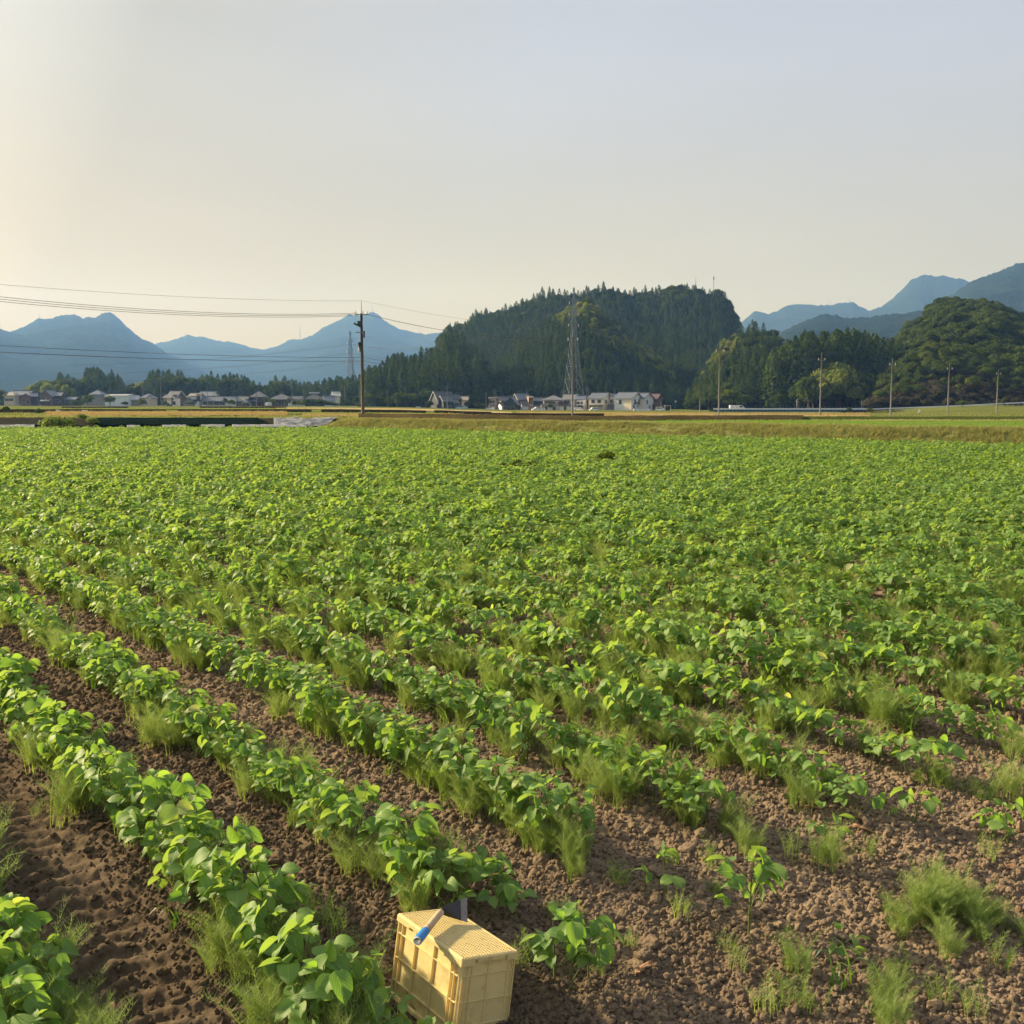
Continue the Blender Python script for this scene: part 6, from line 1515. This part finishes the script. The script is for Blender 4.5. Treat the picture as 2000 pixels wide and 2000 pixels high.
for px, py in ((1205, 1740), (1035, 1650), (1400, 1745), (1420, 1860), (1440, 1900), (1530, 1945), (1545, 1975), (1745, 1930), (1750, 1905), (1640, 1695), (1545, 1690), (1330, 1800), (1170, 1900), (1230, 1850), (1960, 1900), (1990, 1820), (1930, 1690), (1690, 1680), (1840, 1960), (1900, 1985), (70, 1590), (460, 1660), (480, 1640), (505, 1690), (640, 1800), (655, 1830), (610, 1780), (1480, 1540), (1500, 1500), (1530, 1520), (1620, 1560), (1640, 1580), (1800, 1540), (1830, 1530), (1860, 1550), (1890, 1560), (1920, 1570), (1500, 1990), (1585, 1985), (1390, 1700), (1310, 1690), (125, 1840), (330, 1560), (1020, 1905), (1050, 1885), (1085, 1790), (1120, 1800)):
    g = ray(px, py); tt = EYE / -g[2]; loose.append((g[0] * tt, g[1] * tt))
loose = np.array(loose)
WX = np.concatenate([big[:, 0], loose[:, 0], wp[:, 0]]); WY = np.concatenate([big[:, 1], loose[:, 1], wp[:, 1]])
WK = np.concatenate([np.zeros(len(big)), np.ones(len(loose)), np.full(len(wp), 2)])
WZ = soil_z(WX, WY) - .01
n = len(WX); wr = rw.random(n)
kindw = np.where(WK == 1, np.where(wr < .7, 1, 3), np.where(wr < .80, 0, np.where(wr < .90, 3, 2)))
kindw = np.where(WK == 0, 0, kindw)
WS = np.where(WK == 0, 0.55 + 0.55 * rw.random(n), 0.75 + 0.6 * rw.random(n)) * np.where(WK == 1, .8, 1)
LIBS = [HT, HT_SPARSE, GB, FW]
NMS = [('horsetail_clump', 'horsetail'), ('horsetail_sprig', 'horsetail'), ('grass_tuft', 'grass tuft'), ('weed_tuft', 'weed')]
vis = (1000 + 2000 * WX / (WY * math.cos(PITCH) + EYE * math.sin(PITCH)))
visy = 1000 + 2000 * (EYE * math.cos(PITCH) - WY * math.sin(PITCH)) / (WY * math.cos(PITCH) + EYE * math.sin(PITCH))
inview = (vis > -20) & (vis < 2020) & (visy < 2060)
ordw = np.argsort(np.where(inview, np.hypot(WX, WY) + np.where(WK == 1, -3, 0), 1e9))
seln = ordw[:170]; nearw = np.zeros(n, bool); nearw[seln] = True
WSS, WTT = st_of(WX, WY); WKK = np.round((WSS - S0) / DS).astype(int)
cnt = {}
order2 = sorted(seln, key=lambda i: WTT[i])
LOOK = ['feathery horsetail clump', 'small horsetail sprig', 'arching grass tuft', 'fine weed tuft']
for i in order2:
    kd = int(kindw[i]); lib = LIBS[kd]
    place = 'big horsetail cushion' if WK[i] == 0 else (('soil by ' if WK[i] == 1 else '') + rowname(int(WKK[i])))
    key = (kd, place); cnt[key] = cnt.get(key, 0) + 1
    o = bpy.data.objects.new(NMS[kd][0], lib[int(i) % len(lib)]); link(o)
    o.location = (WX[i], WY[i], WZ[i]); o.rotation_euler = (0, 0, float(wr[i] * 60)); o.scale = [float(WS[i])] * 3
    tag(o, '%s, %s from near end, %s' % (LOOK[kd], ordinal(cnt[key]), place), NMS[kd][1], 'weeds in the near rows')
for kd, (nm, lb) in enumerate((('horsetail', 'feathery horsetail growing thickly along the bean rows'), ('horsetail_sprigs', 'loose horsetail sprigs on bare soil'), ('grass_blades', 'arching grass blades among the bean plants'), ('weeds', 'fine weeds among the bean plants'))):
    sel = ~nearw & (kindw == kd)
    if sel.sum():
        scatter(nm, np.stack([WX[sel], WY[sel], WZ[sel]], -1), wr[sel] * 60, WS[sel], rw.integers(0, len(LIBS[kd]), int(sel.sum())), LIBS[kd], lb)
# tall grass standing above the crop further out
n = 900
gy = 7 + 40 * rw.random(n) ** 1.4; gx = gy * (rw.random(n) * 1.1 - .5)
ok = (bank_off(gx, gy) < -1) & (gy < 70) & (fbm(gx * .3, gy * .3, 2, 50) > .47)
gx, gy = gx[ok], gy[ok]
scatter('tall_grass', np.stack([gx, gy, soil_base(gx, gy)], -1), rw.random(len(gx)) * 6.28, 1.1 + .5 * rw.random(len(gx)), rw.integers(0, 4, len(gx)), GB, 'grass blades standing above the bean crop')

# ------------------------------------------------------------------ loose clods, chips, dead leaves on the soil
def clod(seed, sub=2):
    bm = bmesh.new(); bmesh.ops.create_icosphere(bm, subdivisions=sub, radius=1.0)
    r_ = np.random.default_rng(seed); ph = r_.random(3) * 9
    sx = 0.75 + .5 * r_.random(3)
    for v in bm.verts:
        c = v.co; k = 1 + .22 * math.sin(c.x * 2.3 + ph[0]) * math.sin(c.y * 2.7 + ph[1]) + .12 * math.sin(c.z * 4 + ph[2]) + .26 * (r_.random() - .5)
        v.co = Vector((c.x * sx[0], c.y * sx[1], c.z * sx[2])) * k
    me = bpy.data.meshes.new('clod'); bm.to_mesh(me); bm.free(); me.materials.append(M['clod'])
    return me
CL = [clod(i) for i in range(8)]
n = 190000
cy_ = 2.5 + 13.5 * rw.random(n) ** 1.45; cxx = cy_ * (rw.random(n) * 1.24 - .62)
ss, tt = st_of(cxx, cy_)
den = (0.16 + .25 * (ss > 1.9)) + .9 * fbm(cxx * 1.5, cy_ * 1.5, 3, 60) + .35 * (ss > 1.9)
fu = np.exp(-((ss - (S0 + DS * .5)) / .2) ** 4) + np.exp(-((ss - (S0 - DS * .5)) / .22) ** 4)
ok = (rw.random(n) < den * (1 - .8 * fu * (tt < 7))) & (np.hypot(cxx - CRATE_C[0], cy_ - CRATE_C[1]) > .2)
cxx, cy_ = cxx[ok], cy_[ok]; n = len(cxx)
sz = 0.0038 + 0.0085 * rw.random(n) ** 2.2 + 0.016 * (rw.random(n) < .012) * rw.random(n)
sz = sz * (0.8 + 0.08 * cy_)
cz = soil_z(cxx, cy_) + sz * .35
nb = 520
bcy = 2.6 + 7 * rw.random(nb) ** 1.2; bcx = bcy * (rw.random(nb) * 1.2 - .6); bs, bt = st_of(bcx, bcy)
ok = (rw.random(nb) < np.where(bs > 2.2, 1, .35)) & (np.hypot(bcx - CRATE_C[0], bcy - CRATE_C[1]) > .4)
bcx, bcy = bcx[ok], bcy[ok]; nb = len(bcx); bsz = .014 + .020 * rw.random(nb) ** 2
scatter('soil_lumps', np.stack([bcx, bcy, soil_z(bcx, bcy) + bsz * .15], -1), rw.random(nb) * 6.28, np.stack([bsz * (.8 + .6 * rw.random(nb)), bsz, bsz * .8], 1), rw.integers(0, 8, nb), [clod(20 + i, 3) for i in range(8)], 'larger broken lumps of soil at the head of the field', tilt=rw.random((nb, 2)) * .6)
scatter('soil_clods', np.stack([cxx, cy_, cz], -1), rw.random(n) * 6.28, sz, rw.integers(0, 8, n), CL, 'loose rounded clods lying on the bare soil', tilt=rw.random((n, 2)) * 6)
def ground_pt(px, py, dz=0.0):
    g = ray(px, py); t = EYE / -g[2]; x, y = g[0] * t, g[1] * t
    return (x, y, float(soil_z(np.array([x]), np.array([y]))[0]) + dz)
def chip(L, W_, seed, bend=.15):
    r_ = np.random.default_rng(seed); u = np.linspace(-1, 1, 5); v = np.linspace(-1, 1, 8); U, V_ = np.meshgrid(u, v)
    w = (1 - .75 * V_ ** 4) * (1 + .2 * (fbm(U, V_ * 2, 2, seed) - .5))
    Z = bend * L * .5 * U ** 2 - bend * L * .3 * V_ ** 2 + .004 * r_.normal(size=U.shape)
    return np.stack([U * w * W_ / 2, V_ * L / 2, Z], -1).reshape(-1, 3), grid_faces(8, 5)
for i, (px, py, L, W_, rz, nm, lab) in enumerate([(1650, 1608, .16, .05, 1.0, 'bark_chip', 'long pale brown bark chip lying right of the small bean plant'), (1690, 1630, .12, .04, 1.15, 'bark_chip', 'flat tan bark chip just right of the longer one'), (1588, 1590, .08, .03, .9, 'bark_chip', 'small brown chip left of the two tan bark chips'),
                                             (445, 1552, .14, .035, -.5, 'bark_chip', 'narrow brown chip on the furrow left of the middle row'), (200, 1640, .11, .02, -.9, 'dead_leaf', 'pale curled dry leaf beside the near row at the left'), (663, 1662, .07, .025, -.4, 'dead_leaf', 'small tan dry leaf under the bean row behind the crate'),
                                             (305, 1482, .05, .025, .3, 'dead_leaf', 'tiny pale dry leaf in the left furrow'), (1330, 1470, .07, .04, .2, 'bark_chip', 'dark flat chip on the soil in the third gap'), (1985, 1700, .10, .03, .7, 'bark_chip', 'tan chip at the right edge on bare soil'), (1258, 1905, .09, .03, -1.0, 'bark_chip', 'reddish brown chip right of the bean plant beside the crate'), (215, 1945, .06, .03, .5, 'dead_leaf', 'orange brown dry leaf in the tyre track')]):
    V, F = chip(L, W_, i)
    o = link(bpy.data.objects.new(nm, mesh_np(nm, V, F, M['dead_leaf'], smooth=True)))
    md = o.modifiers.new('thickness', 'SOLIDIFY'); md.thickness = .004
    o.location = ground_pt(px, py, .018); o.rotation_euler = (random.uniform(-.25, .25), random.uniform(-.25, .25), rz); tag(o, lab, 'bark chip' if nm == 'bark_chip' else 'dead leaf')

# ------------------------------------------------------------------ grasses of the bank, verges and straw strips
BT = [blades(16, .34, .13, .007, .75, 'bank_blade', 400 + i, seg=4, curl=.5, name='bank_tuft') for i in range(6)]
DT = [blades(16, .32, .12, .006, .45, 'dry_blade', 420 + i, seg=3, name='straw_tuft') for i in range(5)]
n = 15000
l = rw.random(n) * 70 - 2.8; o_ = 0.05 + 2.3 * rw.random(n) ** .9
bx = B0[0] + l * BD[0] + o_ * BN[0]; by = B0[1] + l * BD[1] + o_ * BN[1]
bz = np.interp(o_, Ob, prof) * np.clip((l + 3.2) / 2.5, .15, 1) - .02
tone = fbm(l * .45, o_ * 1.5, 3, 71)
ok = (np.abs(bx) < by * .7 + 2) & (rw.random(n) < .4 + 1.0 * tone)
scatter('bank_grass', np.stack([bx, by, bz], -1)[ok], rw.random(int(ok.sum())) * 6.28, (.55 + .75 * tone[ok]) * (.8 + .4 * rw.random(int(ok.sum()))), rw.integers(0, 6, int(ok.sum())), BT, 'tangled green and dry grass on the bank')
def tufts(name, n, px0, px1, Y0, Y1, lib, sc0, label, seed, lift=0.03):
    r_ = np.random.default_rng(seed); px = px0 + (px1 - px0) * r_.random(n); Yv = Y0 + (Y1 - Y0) * r_.random(n)
    Xv = (px - 1000) / 2000 / (math.cos(PITCH) + .106 * math.sin(PITCH)) * Yv
    ok = ((Xv > -13) & (bank_off(Xv, Yv) > 2.2)) | (Xv <= -13)
    Xv, Yv = Xv[ok], Yv[ok]
    scatter(name, np.stack([Xv, Yv, zground(Xv, Yv) + lift], -1), r_.random(len(Xv)) * 6.28, sc0 * (.7 + .6 * r_.random(len(Xv))), r_.integers(0, len(lib), len(Xv)), lib, label)
tufts('straw', 4200, 90, 560, 97, 125, DT, 1.1, 'dry golden grass in the strip before the village', 1)
tufts('straw', 1500, 590, 960, 90, 110, DT, .7, 'dry grass behind the tall pole', 2)
tufts('straw', 2500, 1010, 1700, 120, 220, DT, 1.2, 'dry stubble before the terraced houses', 3)
tufts('verge_grass', 3500, 690, 2050, 72, 90, BT, .45, 'rough grass on the verge behind the paddy', 4)
tufts('verge_grass', 2500, -150, 700, 80, 96, BT, .45, 'rough grass along the left ditch', 5)
tufts('meadow_grass', 5000, -150, 2100, 96, 230, BT, .6, 'rough meadow grass before the village', 6)
RT = [blades(14, .20, .10, .006, .2, 'blade', 440 + i, name='rice_tuft') for i in range(4)]
tufts('rice', 9000, 1150, 2100, 46, 74, RT, .6, 'young rice growing in the paddy', 7, .02)

# ------------------------------------------------------------------ the yellow crate
def mat_crate(name, col, trans):
    m = mat_plain(name, col, 0.42, 0.05, 7.0, spec=0.4)
    nt = m.node_tree; p = nt.nodes['Principled BSDF']
    tc = N(nt, 'ShaderNodeTexCoord')
    no = N(nt, 'ShaderNodeTexNoise', inp={'Scale': 26.0, 'Detail': 8.0, 'Roughness': 0.75})
    nt.links.new(tc.outputs['Object'], no.inputs[0])
    mr = N(nt, 'ShaderNodeMapRange', inp={1: 0.52, 2: 0.74, 3: 0.0, 4: 0.6}); nt.links.new(no.outputs[0], mr.inputs[0])
    src = p.inputs['Base Color'].links[0].from_socket
    mx = N(nt, 'ShaderNodeMix', data_type='RGBA', inp={7: (0.20, 0.13, 0.06, 1)})
    nt.links.new(mr.outputs[0], mx.inputs[0]); nt.links.new(src, mx.inputs[6]); nt.links.new(mx.outputs[2], p.inputs['Base Color'])
    tr = N(nt, 'ShaderNodeBsdfTranslucent', inp={0: (*trans, 1)})
    ms = N(nt, 'ShaderNodeMixShader', inp={0: 0.32})
    nt.links.new(p.outputs[0], ms.inputs[1]); nt.links.new(tr.outputs[0], ms.inputs[2]); nt.links.new(ms.outputs[0], nt.nodes['Material Output'].inputs[0])
    return m
M['crate'] = mat_crate('crate_plastic', (0.83, 0.735, 0.36), (0.86, 0.62, 0.15))
CA, CB, CH = 0.438, 0.231, 0.285
crate = empty('plastic_crate', (-0.196, 3.428, 0.253))
a, b_, c_ = -0.958, -0.188, -0.060
crate.rotation_mode = 'XYZ'
crate.rotation_euler = (Euler((0, 0, a)).to_matrix() @ Euler((0, c_, 0)).to_matrix() @ Euler((b_, 0, 0)).to_matrix()).to_euler()
tag(crate, 'yellow ribbed plastic harvest crate standing upside down in the furrow', 'crate')
hx, hy = CA / 2, CB / 2
# origin at the top surface; body goes down by CH
wt = 0.004; ins = 0.011
wb = MB()
wb.box((0, -hy + ins, -CH / 2), (CA - 2 * ins, wt, CH)); wb.box((0, hy - ins, -CH / 2), (CA - 2 * ins, wt, CH))
wb.box((-hx + ins, 0, -CH / 2), (wt, CB - 2 * ins - wt, CH)); wb.box((hx - ins, 0, -CH / 2), (wt, CB - 2 * ins - wt, CH))
wb.build('wall', M['crate'], crate)
# perforated bottom, now on top: grid of bars
gb = MB(); px_ = 0.0118; mx_ = hx - 0.012; my_ = hy - 0.012
nx_, ny_ = int(2 * mx_ / px_), int(2 * my_ / px_)
for i in range(nx_ + 1): gb.box((-mx_ + 2 * mx_ * i / nx_, 0, -0.004), (0.0046, 2 * my_, 0.006))
for j in range(ny_ + 1): gb.box((0, -my_ + 2 * my_ * j / ny_, -0.0037), (2 * mx_, 0.0046, 0.0058))
g_ = gb.build('perforated_base', M['crate'], crate); g_['kind'] = 'stuff'
rb = MB()     # rounded rim round the base, with the cut-outs of the photo
for sy in (-1, 1):
    rb.tube([(-hx + .004, sy * (hy - .006), -.006), (hx - .004, sy * (hy - .006), -.006)], .0062, 8)
    for x0_, x1_, h_ in ((-hx, -hx + .09, .020), (-hx + .09, hx - .11, .013), (hx - .11, hx, .022)):
        rb.box(((x0_ + x1_) / 2, sy * (hy - .006), -.006 - h_ / 2), (x1_ - x0_, .012, h_))
for sx in (-1, 1):
    rb.tube([(sx * (hx - .006), -hy + .012, -.006), (sx * (hx - .006), hy - .012, -.006)], .0062, 8)
    for y0_, y1_, h_ in ((-hy, -hy + .06, .022), (-hy + .06, hy - .05, .013), (hy - .05, hy, .020)):
        rb.box((sx * (hx - .0061), (y0_ + y1_) / 2, -.006 - h_ / 2), (.0119, y1_ - y0_ - .012, h_ - .0005))
rb.build('base_rim', M['crate'], crate, False)
def rib(c, d):
    o = MB().box((0, 0, 0), d).build('rib', M['crate'], crate); o.location = c
    md = o.modifiers.new('bevel', 'BEVEL'); md.width = .0012; md.segments = 2
rz0, rz1 = -.018, -CH + .02
for sy in (-1, 1):
    for x in (-hx + .016, -hx + .044, -.078, .045, hx - .060, hx - .038):
        rib((x, sy * (hy - .0055), (rz0 + rz1) / 2), (.0042, .0112, rz0 - rz1))
    for z in (-.062, -.148, -.228):
        rib((0, sy * (hy - .0058), z), (CA - .03, .0106, .0042))
for sx in (-1, 1):
    for y in (-hy + .034, -hy + .05, .0, hy - .034, hy - .016):
        rib((sx * (hx - .0075), y, (rz0 + rz1) / 2), (.0075, .0034, rz0 - rz1))
    for z in (-.062, -.148, -.228):
        rib((sx * (hx - .0078), 0, z), (.0069, CB - .03, .0038))
for sx in (-1, 1):
    for sy in (-1, 1):
        b = MB(); P = [(sx * (hx - .013 + .011 * math.cos(t)), sy * (hy - .013 + .011 * math.sin(t))) for t in np.linspace(0, math.pi / 2, 6)]
        P2 = [(sx * (hx - .013 + .008 * math.cos(t)), sy * (hy - .013 + .008 * math.sin(t))) for t in np.linspace(0, math.pi / 2, 6)]
        V = [(x, y, z) for z in (-.012, -CH + .004) for x, y in P] + [(x, y, z) for z in (-.012, -CH + .004) for x, y in P2]
        Fs = [(i, i + 1, 7 + i, 6 + i) for i in range(5)] + [(13 + i, 12 + i, 18 + i, 19 + i) for i in range(5)]
        if sx * sy < 0: Fs = [tuple(reversed(f)) for f in Fs]
        b.add(V, Fs).build('corner_post', M['crate'], crate, True)
fl_ = MB()
for sy in (-1, 1): fl_.box((0, sy * (hy + .004), -CH + .010), (CA + .03, .014, .018))
for sx in (-1, 1): fl_.box((sx * (hx + .0045), 0, -CH + .0101), (.0139, CB - .006, .0178))
o = fl_.build('open_flange', M['crate'], crate); md = o.modifiers.new('bevel', 'BEVEL'); md.width = .004; md.segments = 3
# ------------------------------------------------------------------ the hand hoe lying on it
bpy.context.view_layer.update()
CM = crate.matrix_world.copy(); CI = CM.inverted()
def on_crate(px, py, h):
    """point on the line of sight at height h over the crate's top, in crate axes"""
    o = CI @ Vector((0, 0, EYE)); d = CI.to_3x3() @ Vector(ray(px, py)); t = (h - o.z) / d.z
    return o + d * t
M['wood'] = mat_ground('hoe_wood', [(0.3, (0.30, 0.21, 0.13)), (0.5, (0.46, 0.35, 0.24)), (0.7, (0.58, 0.47, 0.34))], 8.0, 60.0, 0.7, 0.3, 0.001, stretch=(1, 12, 1))
M['blue_tape'] = mat_plain('blue_tape', (0.015, 0.19, 0.52), 0.4, 0.15, 40.0, spec=0.5)
M['blade_black'] = mat_plain('blade_black', (0.016, 0.014, 0.015), 0.5, 0.4, 30.0, metal=0.0, spec=0.5, bump=0.1)
M['blade_edge'] = mat_plain('blade_edge', (0.20, 0.18, 0.155), 0.5, 0.2, 60.0, metal=0.5)
M['end_metal'] = mat_plain('handle_end', (0.60, 0.61, 0.62), 0.4, 0.5, 150.0, metal=0.3)
Pj = on_crate(863, 1779, .034); Pe = on_crate(815, 1838, .020)
ax = (Pj - Pe).normalized(); Lh = (Pj - Pe).length
hoe = empty('hand_hoe', tuple(CM @ Pe)); hoe.rotation_euler = CM.to_euler()
tag(hoe, 'short hand hoe with blue taped wooden handle lying on the yellow crate', 'hoe')
pt = lambda t: ax * t
MB().tube([pt(Lh * .30), pt(Lh * .55), pt(Lh * .85), pt(Lh * .98)], [.0145, .0135, .0130, .0125], 14).build('handle', M['wood'], hoe, True)
tp = MB().tube([pt(0.002), pt(.006), pt(Lh * .28), pt(Lh * .31)], [.0150, .0160, .0158, .0152], 14).build('tape_grip', M['blue_tape'], hoe, True)
MB().tube([pt(-.003), pt(.004)], [.0125, .0148], 14).build('end_cap', M['end_metal'], tp, True)
MB().tube([pt(Lh * .95), pt(Lh * 1.02)], [.0138, .0105], 12).build('ferrule', M['blade_black'], hoe, True)
q0 = on_crate(867, 1787, .020) - Pe; q1 = on_crate(913, 1801, .006) - Pe
r0 = on_crate(864, 1771, .052) - Pe; r1 = on_crate(912, 1753, .060) - Pe
m0 = q0.lerp(q1, .74); m1 = r0.lerp(r1, .74)
nrm = (q1 - q0).cross(r0 - q0).normalized() * .0022
def plate(P, mat, nm, k=1.0):
    n_ = len(P); MB().add([p + nrm * k for p in P] + [p - nrm * k for p in P], [tuple(range(n_)), tuple(reversed(range(n_, 2 * n_)))] + [(i, n_ + i, n_ + (i + 1) % n_, (i + 1) % n_) for i in range(n_)]).build(nm, M[mat], hoe)
cr = r0.lerp(r1, .08) + (r1 - r0).normalized() * .004
plate([q0, m0, m1, r0.lerp(r1, .16) , r0 - (r0 - q0) * .12], 'blade_black', 'blade')
plate([m0, q1, r1, m1], 'blade_edge', 'cutting_edge', .8)
MB().tube([pt(Lh * .97), r0 + (q0 - r0) * .45, (r0 + (q0 - r0) * .4).lerp(m1, .15)], [.010, .008, .004], 8).build('tang', M['blade_black'], hoe, True)

# ------------------------------------------------------------------ the hazy evening air
HZ = bpy.data.materials.new('haze'); HZ.use_nodes = True
nt = HZ.node_tree; nt.nodes.clear()
ho = N(nt, 'ShaderNodeOutputMaterial')
hv = N(nt, 'ShaderNodeVolumePrincipled')
hv.inputs['Color'].default_value = (0.18, 0.385, 0.90, 1)
hv.inputs['Absorption Color'].default_value = (1, 1, 1, 1)
hv.inputs['Density'].default_value = 1.75e-4
hv.inputs['Anisotropy'].default_value = 0.25
nt.links.new(hv.outputs[0], ho.inputs['Volume'])
hb = MB().box((0, 1700, 332), (17400, 9400, 672)).build('haze', HZ)
hb.data.materials[0] = HZ
tag(hb, 'pale blue evening haze over the valley', kind='stuff')
